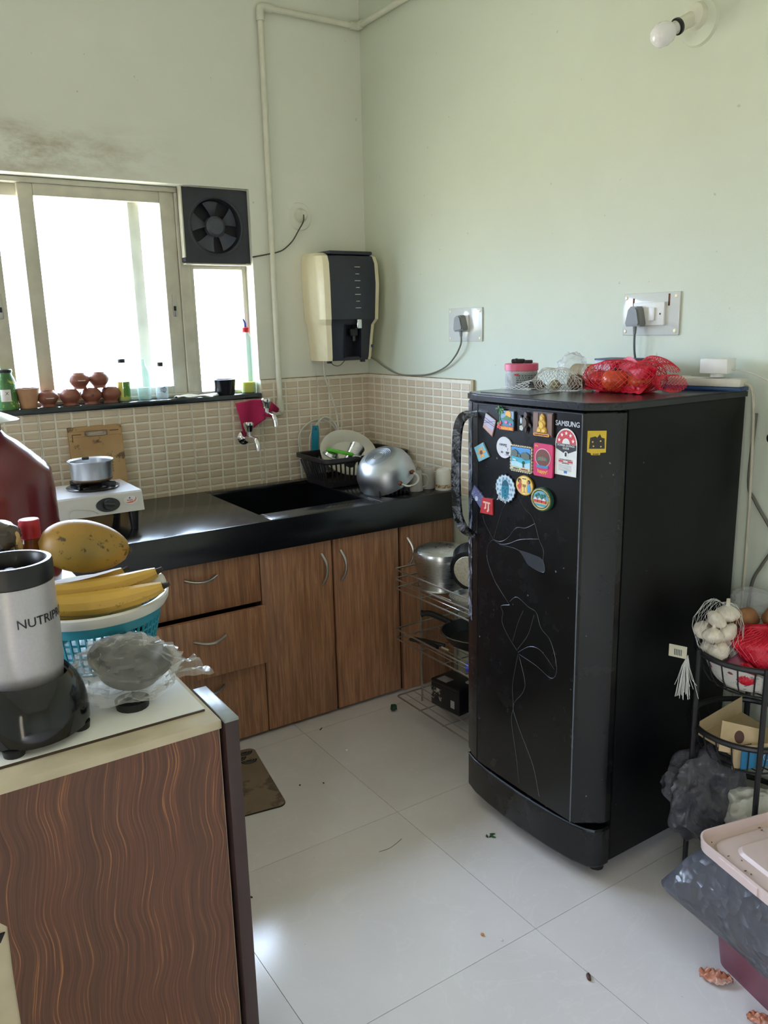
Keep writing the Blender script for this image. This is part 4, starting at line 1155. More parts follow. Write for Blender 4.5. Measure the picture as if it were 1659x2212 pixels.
obj('blue_splash', sp, P('splash_blue', (70, 130, 190), 0.4), wl_)
bw = sil('black_bowl', 'small black bowl on the sill under the exhaust fan', 'bowl', 1.303, 3.180)
obj('bowl', MB().lathe([(0, 0), (0.038, 0), (0.040, 0.004), (0.046, 0.058), (0.0485, 0.062), (0.045, 0.062), (0.037, 0.008), (0, 0.006)], 36), P('bowl_black', (28, 27, 34), 0.25), bw)
ob = sil('oil_dispenser', 'tall clear dispenser bottle with red cap and yellow oil', 'bottle', 1.412, 3.185)
obj('bottle', MB().lathe([(0, 0), (0.028, 0), (0.030, 0.005), (0.030, 0.20), (0.024, 0.228), (0.014, 0.243), (0.014, 0.252)], 28), PET, ob)
obj('oil', MB().lathe([(0, 0.003), (0.026, 0.003), (0.0285, 0.008), (0.0285, 0.045), (0, 0.045)], 24), P('yellow_oil', (232, 216, 20), 0.15, 0, 0.04), ob)
cp = obj('cap', MB().lathe([(0.0155, 0.248), (0.0155, 0.266), (0.008, 0.269), (0, 0.269)], 24), P('cap_bright_red', (206, 26, 34), 0.4), ob)
obj('nozzle', MB().tube([(0, 0, 0.268), (0, 0, 0.285), (-0.010, -0.004, 0.302)], [0.006, 0.005, 0.003], 10), P('nozzle_blue', (40, 70, 170), 0.4), cp)
rag = MB().grid(lambda u, v: (1.09 + 0.17*u, 3.145 + 0.055*v + 0.008*math.sin(6*u), SZ + 0.003 + 0.007*math.sin(PI*v)*(0.6+0.4*math.sin(7*u)) + 0.003*math.sin(13*u+5*v)), 26, 8)
ro = obj('sill_rag', rag, P('rag_white', (206, 204, 192), 0.9, 0, 0.08, 120, 0.3), None, label='flattened white rag lying on the window sill', cat='rag', angle=60)
ro.modifiers.new('t', 'SOLIDIFY').thickness = 0.003

# ---------------------------------------------------------------- dish drainer basket and dishes
dr = thing('dish_basket', 'black slotted plastic dish basket in the worktop corner', 'basket', (1.765, 2.95, ZC))
BP2 = P('basket_black', (34, 30, 32), 0.45, 0, 0.1)
bx0, bx1, by0, by1, bh = -0.175, 0.175, -0.105, 0.105, 0.125
tx = 0.020
def bpt(u, v, z):   # taper
    k = z/bh
    return (u*(1 + tx*k/0.175*1.0), v*(1 + tx*k/0.105), z)
ring = rrect(bx0-tx, bx1+tx, by0-tx, by1+tx, 0.03, 5); ring2 = rrect(bx0-tx-0.014, bx1+tx+0.014, by0-tx-0.014, by1+tx+0.014, 0.036, 5)
n_ = len(ring)
b = MB()
vs = [(x, y, bh) for x, y in ring] + [(x, y, bh+0.002) for x, y in ring2] + [(x, y, bh-0.014) for x, y in ring2]
fs = []
for k in range(n_):
    j = (k+1) % n_
    fs += [(k, j, n_+j, n_+k), (n_+k, n_+j, 2*n_+j, 2*n_+k)]
b.add(vs, fs)
obj('rim', b, BP2, dr)
obj('floor_panel', MB().prism(rrect(bx0, bx1, by0, by1, 0.03, 5), 0.004, 0.008), BP2, dr)
ringb = rrect(bx0, bx1, by0, by1, 0.03, 5)
bw_ = MB()
for za, zb in ((0.004, 0.028), (0.100, bh)):
    ka, kb = za/bh, zb/bh
    ra = rrect(bx0-tx*ka, bx1+tx*ka, by0-tx*ka, by1+tx*ka, 0.03, 5); rb_ = rrect(bx0-tx*kb, bx1+tx*kb, by0-tx*kb, by1+tx*kb, 0.03, 5)
    bw_.add([(x, y, za) for x, y in ra] + [(x, y, zb) for x, y in rb_], [(k, (k+1) % n_, n_+(k+1) % n_, n_+k) for k in range(n_)])
obj('side_band', bw_, BP2, dr, kind='stuff')
def slat(u0, v0):
    p = [(u0, v0, 0.026), (u0*(1+tx/0.175), v0*(1+tx/0.105), 0.102)]
    obj('slat', MB().tube(p, 0.0042, 4), BP2, dr)
for k in range(17):
    u = bx0 + 0.02 + (bx1-bx0-0.04)*k/16
    slat(u, by0+0.001); slat(u, by1-0.001)
for k in range(10):
    v = by0 + 0.02 + (by1-by0-0.04)*k/9
    slat(bx0+0.001, v); slat(bx1-0.001, v)
pl2 = thing('serving_plate', 'large oval white plate standing in the dish basket', 'plate', (1.785, 2.945, ZC+0.014))
PT = R(math.radians(14), 'Z') @ R(math.radians(56), 'X')
pb = MB()
def ov(ax_, ay_, z): return [(ax_*math.cos(2*PI*k/48), ay_*math.sin(2*PI*k/48) + 0.110, z) for k in range(48)]
rws = [ov(0.10, 0.062, 0.0), ov(0.112, 0.072, 0.010), ov(0.160, 0.110, 0.020), ov(0.160, 0.110, 0.023), ov(0.110, 0.070, 0.014), ov(0.10, 0.060, 0.004)]
vs = [p for r_ in rws for p in r_]
fs = [(i*48+k, i*48+(k+1) % 48, (i+1)*48+(k+1) % 48, (i+1)*48+k) for i in range(5) for k in range(48)] + [tuple(range(48)), tuple(range(240, 288))]
pb.add(vs, fs, PT)
obj('plate', pb, P('melamine_ivory', (222, 220, 208), 0.3, 0, 0.02), pl2)
tm = thing('steel_tumbler', 'steel tumbler tilted in the dish basket against the plate', 'tumbler', (1.705, 2.865, 0.905))
tm.rotation_euler = (math.radians(-8), math.radians(52), math.radians(18))
obj('tumbler', MB().lathe([(0, 0.0), (0.024, 0.0), (0.026, 0.004), (0.032, 0.092), (0.0335, 0.094), (0.031, 0.094), (0.024, 0.006), (0, 0.004)], 32, TL(0, 0, -0.02)), STEEL, tm)
gp = thing('vegetable_peeler', 'bright green handled peeler lying across the dish basket', 'peeler', (1.655, 2.86, 0.945))
GT = R(math.radians(-28), 'Z') @ R(math.radians(14), 'Y')
obj('handle', MB().rbox(-0.055, 0.055, -0.009, 0.009, -0.007, 0.007, 0.004, 2, GT), P('lime_plastic', (84, 178, 40), 0.4), gp)
obj('blade', MB().tube([GT @ Vector((0.055, -0.012, 0)), GT @ Vector((0.085, -0.016, 0)), GT @ Vector((0.09, 0, 0)), GT @ Vector((0.085, 0.016, 0)), GT @ Vector((0.055, 0.012, 0))], 0.002, 6), STEEL, gp)
ml = thing('steel_saucer', 'small steel saucer lying at the left end of the dish basket', 'saucer', (1.622, 2.878, 0.935))
ml.rotation_euler = (math.radians(20), math.radians(14), 0)
obj('dish', MB().lathe([(0, 0.012), (0.026, 0.011), (0.030, 0.0), (0.036, -0.002), (0.036, -0.004), (0.028, -0.002), (0, 0.008)], 32), STEEL, ml)
sc2 = thing('scrubber', 'teal handled brush standing behind the dish basket', 'brush', (1.655, 3.09, ZC))
obj('handle', MB().prism([(-0.014, 0.0), (0.014, 0.0), (0.016, 0.20), (0.013, 0.232), (-0.013, 0.232), (-0.016, 0.20)], -0.004, 0.004, R(0.06, 'Y') @ frame((0,0,0), (1,0,0), (0,0,1), (0,-1,0))), P('teal_plastic', (30, 130, 156), 0.4), sc2)
obj('hang_hole', MB().prism([(-0.005, 0.214), (0.005, 0.214), (0, 0.226)], 0.004, 0.0048, R(0.06, 'Y') @ frame((0,0,0), (1,0,0), (0,0,1), (0,-1,0))), P('teal_dark', (16, 70, 86), 0.5), sc2)

# aluminium kadhai upside down on a small slotted stand
st_ = thing('slotted_stand', 'small black slotted stand under the upturned aluminium pot', 'stand', (1.745, 2.66, ZC))
obj('top_plate', MB().prism(rrect(-0.085, 0.085, -0.075, 0.06, 0.015, 4), 0.024, 0.029), BP2, st_)
for k in range(9): obj('slat', MB().rbox(-0.082+k*0.0195, -0.074+k*0.0195, -0.076, -0.070, 0.0, 0.025, 0.001, 1), BP2, st_)
for sx_ in (-1, 1): obj('leg', MB().rbox(sx_*0.078-0.006, sx_*0.078+0.006, 0.045, 0.058, 0.0, 0.025, 0.001, 1), BP2, st_)
kd = thing('aluminium_pot', 'upturned aluminium cooking pot with loop handles beside the mugs', 'pot', (1.738, 2.655, ZC+0.03))
KT = TL(0, 0, 0.050) @ R(math.radians(-15), 'Z') @ R(math.radians(15), 'X') @ R(math.radians(-25), 'Y')
obj('vessel', MB().lathe([(0, 0.078), (0.058, 0.078), (0.080, 0.070), (0.103, 0.046), (0.115, 0.015), (0.118, -0.030), (0.116, -0.030), (0.112, 0.012), (0.098, 0.042), (0.076, 0.065), (0, 0.072)], 56, KT), ALU, kd)
rg = MB()
for k in range(6): rg.lathe([(0.020+k*0.006, 0.0782), (0.0225+k*0.006, 0.0792), (0.025+k*0.006, 0.0782)], 48, KT)
obj('base_rings', rg, P('alu_dark', (140, 144, 150), 0.45, 0.9), kd, kind='stuff')
def loop(a):
    c, s = math.cos(a), math.sin(a)
    H = KT @ R(a, 'Z')
    pts = smoothpath([H @ Vector((0.117, -0.036, -0.008)), H @ Vector((0.140, -0.034, -0.016)), H @ Vector((0.158, -0.015, -0.024)), H @ Vector((0.158, 0.015, -0.024)), H @ Vector((0.140, 0.034, -0.016)), H @ Vector((0.117, 0.036, -0.008))], 5)
    h = obj('handle', MB().tube(pts, 0.0048, 10), STEEL, kd)
    for sg in (-1, 1):
        obj('rivet', MB().ell(tuple(H @ Vector((0.1165, sg*0.037, -0.006))), 0.009, 0.009, 0.009, 12, 8), P('rusty_rivet', (110, 74, 50), 0.5, 0.6, 0.4, 90), h)
loop(math.radians(-62)); loop(math.radians(118))
# mugs
def mug(label, x, y, kind, rz):
    t = thing('mug', label, 'mug', (x, y, ZC), rz, 'upturned mugs at the end of the worktop')
    col = P('mug_grey', (176, 172, 164), 0.3, 0, 0.03) if kind == 0 else P('mug_white', (222, 220, 210), 0.25, 0, 0.03)
    pr_ = [(0.031, 0.0), (0.0335, 0.001), (0.0335, 0.004), (0.031, 0.04), (0.0295, 0.076), (0.0255, 0.083), (0.0225, 0.083), (0.0215, 0.080), (0, 0.080)]
    obj('cup', MB().lathe(pr_, 32), col, t)
    obj('handle', MB().tube(smoothpath([(0.030, 0, 0.066), (0.046, 0, 0.062), (0.052, 0, 0.042), (0.046, 0, 0.022), (0.033, 0, 0.014)], 4), 0.0042, 8), col, t)
    if kind:
        obj('pattern_band', MB().lathe([(0.0338, 0.010), (0.0333, 0.024)], 32), m_spotted('mug_pattern', (196, 170, 130), (70, 48, 36), 0.5, 130, 0.35, (206, 186, 150)), t)
mug('grey mug nearest the aluminium pot', 1.842, 2.600, 0, math.radians(-40))
mug('grey mug in the middle of the row of mugs', 1.912, 2.612, 0, math.radians(-50))
mug('white mug with a brown patterned band beside the refrigerator', 1.944, 2.545, 1, math.radians(10))
mug('grey mug standing behind the others against the wall tiles', 1.905, 2.720, 0, math.radians(60))
# ---------------------------------------------------------------- refrigerator
fr = thing('refrigerator', 'black single-door refrigerator with magnets on the door', 'refrigerator', (1.70, 1.53, 0.0))
FY0, FY1, FZT = 1.270, 1.790, 1.260
sect = [(1.508, FY1), (1.462, FY1), (1.452, FY1-0.008), (1.432, 1.742), (1.423, 1.712), (1.420, 1.698), (1.4175, 1.60), (1.417, 1.51), (1.4175, 1.42), (1.420, 1.324), (1.424, 1.318), (1.450, 1.297), (1.478, 1.276), (1.490, FY0), (1.508, FY0)]
def shell(sect_, z0, z1, bev=0.004):
    b = MB()
    cx = 1.508
    ins = [(x + (0.004 if x < 1.5 else 0), y + (0.0 if 0.01 < abs(y-1.53)/0.26 < 0.99 else (0.004 if y < 1.5 else -0.004))) for x, y in sect_]
    n = len(sect_)
    rows = [(ins, z0), (sect_, z0+bev), (sect_, z1-bev), (ins, z1)]
    vs = [(x, y, z) for s, z in rows for x, y in s]
    fs = [(i*n+k, i*n+(k+1) % n, (i+1)*n+(k+1) % n, (i+1)*n+k) for i in range(3) for k in range(n)] + [tuple(range(n)), tuple(range(3*n, 4*n))]
    return b.add(vs, fs)
obj('cabinet_body', MB().rbox(1.516, 1.972, FY0+0.002, FY1-0.002, 0.055, 1.243, 0.004), FRS, fr, world=True)
door = obj('door', shell(sect, 0.168, 1.239), FRB, fr, world=True, angle=12)
obj('door_gasket', MB().box(1.508, 1.516, FY0+0.008, FY1-0.008, 0.17, 1.24), BLACKM, fr, world=True, smooth=False)
top = [(1.972, FY1+0.002)] + [(x-0.002 if x < 1.5 else x, y + (0.002 if y > 1.53 else -0.002)) for x, y in sect[1:-1]] + [(1.972, FY0-0.002)]
tb_ = MB().prism(top, 1.2425, FZT-0.004).prism([(x + (0.004 if x < 1.6 else -0.002), 1.53 + (y-1.53)*0.988) for x, y in top], FZT-0.004, FZT)
obj('top_cap', tb_, P('fridge_top_dust_sheen', (30, 31, 35), 0.22, 0, 0.4, 60), fr, world=True, angle=12)  # dusty grey, also lifted to stand in for the wall's grazing reflection
dsect = [(1.508, FY1), (1.464, FY1), (1.452, FY1-0.008), (1.438, 1.735), (1.430, 1.67), (1.4255, 1.60), (1.424, 1.53), (1.4255, 1.46), (1.430, 1.39), (1.438, 1.335), (1.450, 1.297), (1.462, 1.280), (1.482, FY0), (1.508, FY0)]
drw = obj('plinth_drawer', shell(dsect, 0.040, 0.152, 0.006), FRB, fr, world=True, angle=12)
obj('base_frame', MB().rbox(1.508, 1.965, FY0+0.004, FY1-0.004, 0.045, 0.15, 0.003), FRS, fr, world=True)
obj('plinth_lip', MB().tube([(x-0.0005, y, 0.152) for x, y in dsect[2:-2]], 0.0022, 6), P('lip_grey', (74, 80, 92), 0.25), fr, world=True)
for x in (1.52, 1.93):
    for y in (FY0+0.05, FY1-0.05): obj('foot', MB().lathe([(0, 0), (0.02, 0), (0.02, 0.045), (0, 0.045)], 14, TL(x, y, 0)), BLACKM, fr, world=True)
# worn strip on the hinge-side facet and the recess line of the front panel
ws = MB().add([(1.4515, FY1-0.0085, 0.60), (1.4315, 1.741, 0.60), (1.4315, 1.741, 1.236), (1.4515, FY1-0.0085, 1.236), (1.4505, FY1-0.009, 0.60), (1.4305, 1.7405, 0.60), (1.4305, 1.7405, 1.236), (1.4505, FY1-0.009, 1.236)], [(0,1,2,3),(4,5,6,7),(0,1,5,4),(1,2,6,5),(2,3,7,6),(3,0,4,7)])
obj('worn_strip', ws, FRW, door, world=True, smooth=False, label='scuffed grey edge of the door')
ed = MB().tube([(1.4185, 1.3245, 0.172), (1.4185, 1.3245, 1.234)], 0.0016, 6)
obj('panel_edge', ed, P('edge_sheen', (96, 102, 112), 0.25), door, world=True)
obj('panel_edge', MB().tube([(1.4215, 1.706, 0.172), (1.4215, 1.706, 1.234)], 0.0016, 6), P('edge_black', (10, 10, 12), 0.3), door, world=True)
obj('panel_top_line', MB().tube([(1.4185, 1.700, 1.2345), (1.4155, 1.51, 1.2345), (1.4185, 1.322, 1.2345)], 0.0022, 6), BLACKM, door, world=True)
hp = smoothpath([(1.436, 1.716, 1.203), (1.405, 1.728, 1.204), (1.386, 1.738, 1.188), (1.379, 1.744, 1.14), (1.377, 1.746, 1.04), (1.379, 1.744, 0.94), (1.388, 1.736, 0.895), (1.406, 1.728, 0.873), (1.432, 1.718, 0.862)], 5)
hb = MB()
fr_dir = Vector((-0.45, 0.89, 0)).normalized()
vs = []; 
for i, p in enumerate(hp):
    t_ = (hp[min(i+1, len(hp)-1)] - hp[max(i-1, 0)]).normalized()
    wv = fr_dir - t_*fr_dir.dot(t_); wv.normalize(); nv = t_.cross(wv)
    for a, c in ((-0.013, -0.006), (0.010, -0.008), (0.013, 0.0), (0.010, 0.008), (-0.013, 0.006)):
        vs.append(p + wv*a + nv*c)
m5 = len(hp)
hb.add(vs, [(i*5+k, i*5+(k+1) % 5, (i+1)*5+(k+1) % 5, (i+1)*5+k) for i in range(m5-1) for k in range(5)] + [tuple(range(5)), tuple(range((m5-1)*5, m5*5))])
obj('handle', hb, FRW, door, world=True, label='scuffed black bow handle', angle=40)
# etched flower print
FL = P('etched_grey', (50, 52, 58), 0.35, 0, 0.05)
def XD(y):
    pts = [(1.320, 1.4196), (1.42, 1.4171), (1.51, 1.4166), (1.60, 1.4171), (1.698, 1.4196)]
    for (a, xa), (c, xc) in zip(pts, pts[1:]):
        if y <= c: return xa + (xc-xa)*(y-a)/(c-a)
    return 1.4196
curves = [
 [(1.634,.869),(1.67,.907),(1.679,.929)], [(1.535,1.006),(1.511,.977),(1.487,.964),(1.471,.94),(1.457,.906),(1.441,.882),(1.442,.856)],
 [(1.634,.869),(1.604,.87),(1.574,.887),(1.542,.92),(1.506,.927),(1.473,.945)], [(1.634,.869),(1.608,.863),(1.574,.87),(1.525,.892),(1.459,.907)],
 [(1.608,.861),(1.541,.863),(1.516,.851),(1.492,.83),(1.437,.824),(1.442,.856)], [(1.634,.869),(1.656,.849),(1.66,.809),(1.637,.77),(1.62,.745),(1.564,.701)],
 [(1.663,.817),(1.635,.763),(1.564,.701)], [(1.564,.701),(1.599,.688),(1.591,.671),(1.594,.643),(1.57,.611),(1.532,.58)],
 [(1.564,.711),(1.535,.731),(1.491,.716),(1.462,.709),(1.444,.672),(1.412,.651),(1.391,.607),(1.386,.567),(1.406,.546),(1.458,.562),(1.524,.572)],
 [(1.528,.576),(1.488,.605),(1.453,.612),(1.425,.6),(1.393,.574)], [(1.528,.57),(1.542,.51),(1.549,.463),(1.544,.408),(1.551,.365),(1.529,.264),(1.516,.189)],
 [(1.524,.566),(1.5,.503),(1.507,.467),(1.544,.414),(1.528,.369),(1.481,.298),(1.458,.258),(1.437,.188)],
 [(1.634,.869),(1.60,.955),(1.575,.985)], [(1.55,.60),(1.53,.66),(1.51,.70)], [(1.53,.585),(1.49,.64),(1.47,.70)]]
fm_ = MB()
for c in curves:
    pts = smoothpath([(XD(y)-0.0001, y, z) for y, z in c], 5)
    fm_.tube(pts, 0.00085, 4)
pet = smoothpath([(XD(y)-0.0003, y, z) for y, z in [(1.600,.862),(1.541,.863),(1.516,.851),(1.492,.83),(1.437,.824),(1.442,.856),(1.477,.862),(1.52,.863)]], 3, True)
fm_.add(pet, [tuple(range(len(pet)))])
obj('flower_print', fm_, FL, door, world=True, kind='stuff')

# ---------------------------------------------------------------- lettering, label and magnets on the door
def DF(y, z, rot=0.0, off=0.0): return frame((XD(y)-0.0004-off, y, z), (0,-1,0), (0,0,1), (-1,0,0)) @ R(rot, 'Z')
obj('brand_lettering', text_mb(MB(), 'SAMSUNG', 0.0172, DF(1.3705, 1.2075), 'CENTER', 0.0006, None, 0.0003), P('badge_silver', (205, 208, 212), 0.25, 0.4), door, world=True, recalc=False)
C = lambda r, g, b, ro_=0.45: P('ink_%d_%d_%d' % (r, g, b), (r, g, b), ro_, 0, 0.05, 60)
def magnet(label, y, z, outline, th, base_m, layers, rot=0.0, name='fridge_magnet', cat='magnet', F=None):
    """outline and layers in metres on the door (right, up); layers: (material, [polygons], thickness)"""
    F = F or DF(y, z, rot)
    t = thing(name, label, cat, tuple(F.translation))
    obj('base', MB().prism(outline, 0, th, F), base_m, t, world=True, smooth=False)
    by = {}
    for i, (nm, m, polys, h0, h1) in enumerate(layers):
        b = MB()
        for q in polys:
            if isinstance(q, str): continue
            b.prism(q, th+h0, th+h1, F)
        o_ = obj(nm, b, m, t, world=True, smooth=False)
        if len(polys) > 1: o_['kind'] = 'stuff'
    return t, F, th
def mbars(t, F, th, x0, x1, y, h, m, seed=1, nm='tiny_print'):
    # print too small to read in the photograph: a row of uneven strokes
    rnd = random.Random(seed); b = MB(); x = x0
    while x < x1:
        w_ = rnd.uniform(0.4, 1.1)*h
        b.box(x, min(x+w_, x1), y-h*rnd.uniform(0.35, 0.5), y+h*rnd.uniform(0.35, 0.5), th, th+0.0006, F)
        x += w_ + h*rnd.uniform(0.15, 0.35)
    obj(nm, b, m, t, world=True, smooth=False, kind='stuff')
def mtext(t, F, th, s, size, x, y, m, rot=0.0, nm='lettering'):
    obj(nm, text_mb(MB(), s, size, F @ TL(x, y, th+0.0006) @ R(rot, 'Z'), 'CENTER', 0.0002), m, t, world=True, recalc=False)
rec = lambda x0, x1, y0, y1: [(x0, y0), (x1, y0), (x1, y1), (x0, y1)]
# energy label
lo_ = [(-0.035, -0.058), (0.035, -0.058)] + [(0.035*math.cos(a), 0.020 + 0.036*math.sin(a)) for a in [PI*k/16 for k in range(17)]]
t, F, th = magnet('white energy rating label with a red star arch on the door', 1.373, 1.141, lo_, 0.0006, C(216, 214, 206), [
 ('red_arch', C(190, 50, 52), [[(0.032*math.cos(a), 0.019+0.0335*math.sin(a)) for a in [PI*k/16 for k in range(17)]]], 0, 0.0003),
 ('pale_half_disc', C(216, 214, 207), [[(0.0125*math.cos(a), 0.0192+0.013*math.sin(a)) for a in [PI*k/12 for k in range(13)]]], 0.0003, 0.0006),
 ('black_band', C(36, 34, 36), [[(-0.033, 0.0185), (0.033, 0.0185), (0.033, 0.006), (0.004, -0.005), (-0.004, -0.005), (-0.033, 0.006)]], 0, 0.0003),
 ('star', C(232, 220, 216), [[((0.0055 if k % 2 == 0 else 0.0023)*math.sin(k*PI/5) + cx, (0.0055 if k % 2 == 0 else 0.0023)*math.cos(k*PI/5) + cy) for k in range(10)] for cx, cy in [(0.0235*math.cos(a), 0.020+0.0245*math.sin(a)) for a in (2.85, 2.2, PI/2, 0.94, 0.29)]], 0.0003, 0.0006),
 ('grip_disc', C(222, 220, 214), [circ(0.0075, 18, 0, -0.0065)], 0.0003, 0.0006), ('fist', C(50, 48, 48), [rrect(-0.0032, 0.0032, -0.0115, -0.0015, 0.002, 3)], 0.0006, 0.0009),
 ('red_strip', C(196, 56, 58), [rec(-0.023, 0.023, -0.0262, -0.0215)], 0, 0.0003), ('table_box', C(190, 188, 182), [rec(-0.023, 0.023, -0.0210, -0.0180), rec(-0.023, 0.023, -0.0300, -0.0268)], 0, 0.0002),
 ('table_row', C(120, 118, 114), [rec(-0.023, 0.019, -0.0335-k*0.0027, -0.0327-k*0.0027) for k in range(6)], 0, 0.0002), ('blue_mark', C(50, 110, 170), [rec(-0.005, 0.005, -0.0525, -0.0460)], 0, 0.0003)], name='energy_label', cat='label')
mtext(t, F, th, 'POWER SAVINGS', 0.0072, 0, 0.0145, C(224, 220, 212)); mtext(t, F, th, 'GUIDE', 0.0072, 0, 0.0078, C(224, 220, 212)); mbars(t, F, th+0.0003, -0.007, 0.007, -0.0238, 0.0032, C(236, 230, 226), 3)
mtext(t, F, th, 'ELECTRICITY CONSUMPTION', 0.0028, 0, -0.0195, C(60, 58, 56)); mtext(t, F, th, 'UNITS PER YEAR', 0.0032, 0, -0.0285, C(60, 58, 56))
# 1 bridge kite
t, F, th = magnet('lilac rhombus magnet with a cable bridge, top left of the door', 1.655, 1.183, [(-0.022, -0.010), (0.016, -0.032), (0.031, 0.012), (-0.010, 0.030)], 0.003, C(150, 120, 104), [
 ('sky_print', C(176, 172, 190), [[(-0.0205, -0.0085), (0.016, -0.0290), (0.0295, 0.012), (-0.0095, 0.028)]], 0, 0.0004), ('ground_print', C(196, 156, 146), [[(-0.0205, -0.0085), (0.016, -0.029), (0.020, -0.018), (-0.018, 0.0)]], 0.0004, 0.0006),
 ('bridge_line', C(84, 74, 92), [[(-0.018, 0.011), (0.026, -0.006), (0.0265, -0.0048), (-0.0175, 0.0125)], [(-0.013, 0.017), (0.024, -0.0002), (0.0244, 0.0008), (-0.0125, 0.0182)], [(-0.017, 0.002), (0.028, 0.009), (0.028, 0.0102), (-0.017, 0.0034)]], 0.0005, 0.0008)])
# 2 palm beach
t, F, th = magnet('beach scene magnet with palm tree and orange word strip', 1.583, 1.199, rec(-0.022, 0.033, -0.024, 0.026), 0.005, C(40, 46, 54), [
 ('sea', C(64, 130, 160), [rec(-0.020, 0.031, -0.014, 0.006)], 0, 0.0006), ('sky', C(130, 160, 186), [rec(-0.020, 0.031, 0.006, 0.025)], 0, 0.0006), ('sun', C(232, 166, 52), [circ(0.010, 18, 0.012, 0.016)], 0.0006, 0.0016),
 ('hill', C(70, 120, 72), [[(-0.012, 0.003), (0.006, 0.014), (0.031, 0.004), (0.031, 0.0)]], 0.0006, 0.0020), ('orange_strip', C(222, 120, 40), [rec(-0.021, 0.032, -0.024, -0.015)], 0.0006, 0.0022),
 ('flamingo_pink', C(216, 110, 150), [circ(0.006, 12, 0.004, -0.004, 0.004), circ(0.004, 10, 0.02, -0.008, 0.003)], 0.0006, 0.0020), ('blossom', C(206, 56, 60), [circ(0.004, 8, -0.022+dx, -0.012+dy) for dx, dy in ((0, 0), (0.006, 0.005), (-0.004, -0.006), (0.004, -0.008))], 0, 0.0030),
 ('leaf_green', C(60, 130, 58), [circ(0.005, 8, -0.026, -0.010), circ(0.004, 8, -0.018, -0.004), circ(0.004, 8, -0.027, -0.018)], -0.002, 0.0018)])
pmf = []
for k in range(7):
    a = 0.2 + k*0.9
    pmf.append([(-0.020, 0.030), (-0.020+0.014*math.cos(a)+0.003, 0.028+0.010*math.sin(a)), (-0.020+0.017*math.cos(a), 0.026+0.010*math.sin(a)), (-0.020+0.013*math.cos(a)-0.002, 0.024+0.010*math.sin(a))])
b = MB()
for q_ in pmf: b.prism(q_, th-0.001, th+0.003, F)
b.prism([(-0.0215, 0.0), (-0.0185, 0.0), (-0.0185, 0.028), (-0.0205, 0.028)], th, th+0.002, F)
obj('palm_tree', b, C(54, 118, 50), t, world=True, smooth=False, kind='stuff')
mtext(t, F, th+0.0022, 'Nusa Dua - Bali', 0.0072, 0.0055, -0.0195, C(250, 214, 90))
# 3 turtle
t, F, th = magnet('dark brown sea turtle magnet with a small flower', 1.509, 1.200, circ(0.011, 20, 0, 0, 0.016), 0.006, C(46, 38, 36), [
 ('shell_ridge', C(92, 76, 62), [circ(0.008, 14, 0, 0, 0.012)], 0, 0.003), ('flipper', C(54, 42, 40), [[(-0.006, 0.008), (-0.020, 0.018), (-0.024, 0.016), (-0.022, 0.008), (-0.008, 0.0)], [(0.008, 0.004), (0.020, -0.004), (0.022, -0.012), (0.014, -0.008), (0.008, -0.004)], [(-0.003, -0.014), (0.002, -0.028), (0.006, -0.014)]], -0.004, -0.001),
 ('head', C(70, 54, 48), [circ(0.006, 12, 0.003, 0.020, 0.007)], -0.003, 0.002), ('white_flower', C(206, 210, 196), [circ(0.0032, 8, -0.011+0.004*math.cos(k*1.257), -0.014+0.004*math.sin(k*1.257)) for k in range(5)], -0.001, 0.002), ('pearl_edge', C(176, 188, 190), [circ(0.0035, 10, -0.012, 0.004, 0.008)], 0, 0.002)])
# 4 gold figure
t, F, th = magnet('golden seated statue magnet on a brown square', 1.447, 1.201, rec(-0.034, 0.034, -0.030, 0.030), 0.005, C(58, 42, 34), [
 ('brown_ground', C(120, 88, 70), [rec(-0.032, -0.016, -0.026, 0.027), rec(0.016, 0.032, -0.026, 0.027)], 0, 0.0012), ('gold_body', C(206, 164, 74, 0.25), [[(-0.017, -0.020), (0.017, -0.020), (0.015, -0.010), (0.009, -0.004), (0.012, 0.004), (0.008, 0.010), (0.007, 0.020), (0.0, 0.027), (-0.007, 0.020), (-0.008, 0.010), (-0.012, 0.004), (-0.009, -0.004), (-0.015, -0.010)]], 0, 0.004),
 ('gold_relief', C(228, 190, 100, 0.25), [circ(0.005, 14, 0, 0.015), circ(0.007, 14, 0, -0.002, 0.008), circ(0.006, 12, -0.008, -0.015, 0.004), circ(0.006, 12, 0.008, -0.015, 0.004)], 0.004, 0.0062), ('name_strip', C(226, 150, 50), [rrect(-0.029, 0.025, -0.0295, -0.0225, 0.003, 3)], 0.001, 0.003)])
mbars(t, F, th+0.003, -0.025, 0.021, -0.026, 0.0034, C(90, 40, 30), 5)
# 5 flower tile
t, F, th = magnet('pale blue square magnet with an orange flower', 1.680, 1.104, [(-0.033, 0.010), (-0.013, -0.027), (0.030, -0.008), (0.004, 0.028)], 0.004, C(150, 170, 170), [
 ('blue_print', C(112, 180, 196), [[(-0.0315, 0.0098), (-0.0122, -0.025), (0.028, -0.0078), (0.004, 0.0262)]], 0, 0.0004),
 ('petal', C(222, 152, 66), [[(0.005*math.cos(a-0.5)-0.002, 0.005*math.sin(a-0.5)), (0.013*math.cos(a-0.28)-0.002, 0.013*math.sin(a-0.28)), (0.0185*math.cos(a)-0.002, 0.0185*math.sin(a)), (0.013*math.cos(a+0.28)-0.002, 0.013*math.sin(a+0.28)), (0.005*math.cos(a+0.5)-0.002, 0.005*math.sin(a+0.5))] for a in [k*PI/3+0.35 for k in range(6)]], 0.0004, 0.0008), ('flower_centre', C(112, 66, 56), [circ(0.0058, 16, -0.002, 0)], 0.0008, 0.0012)])
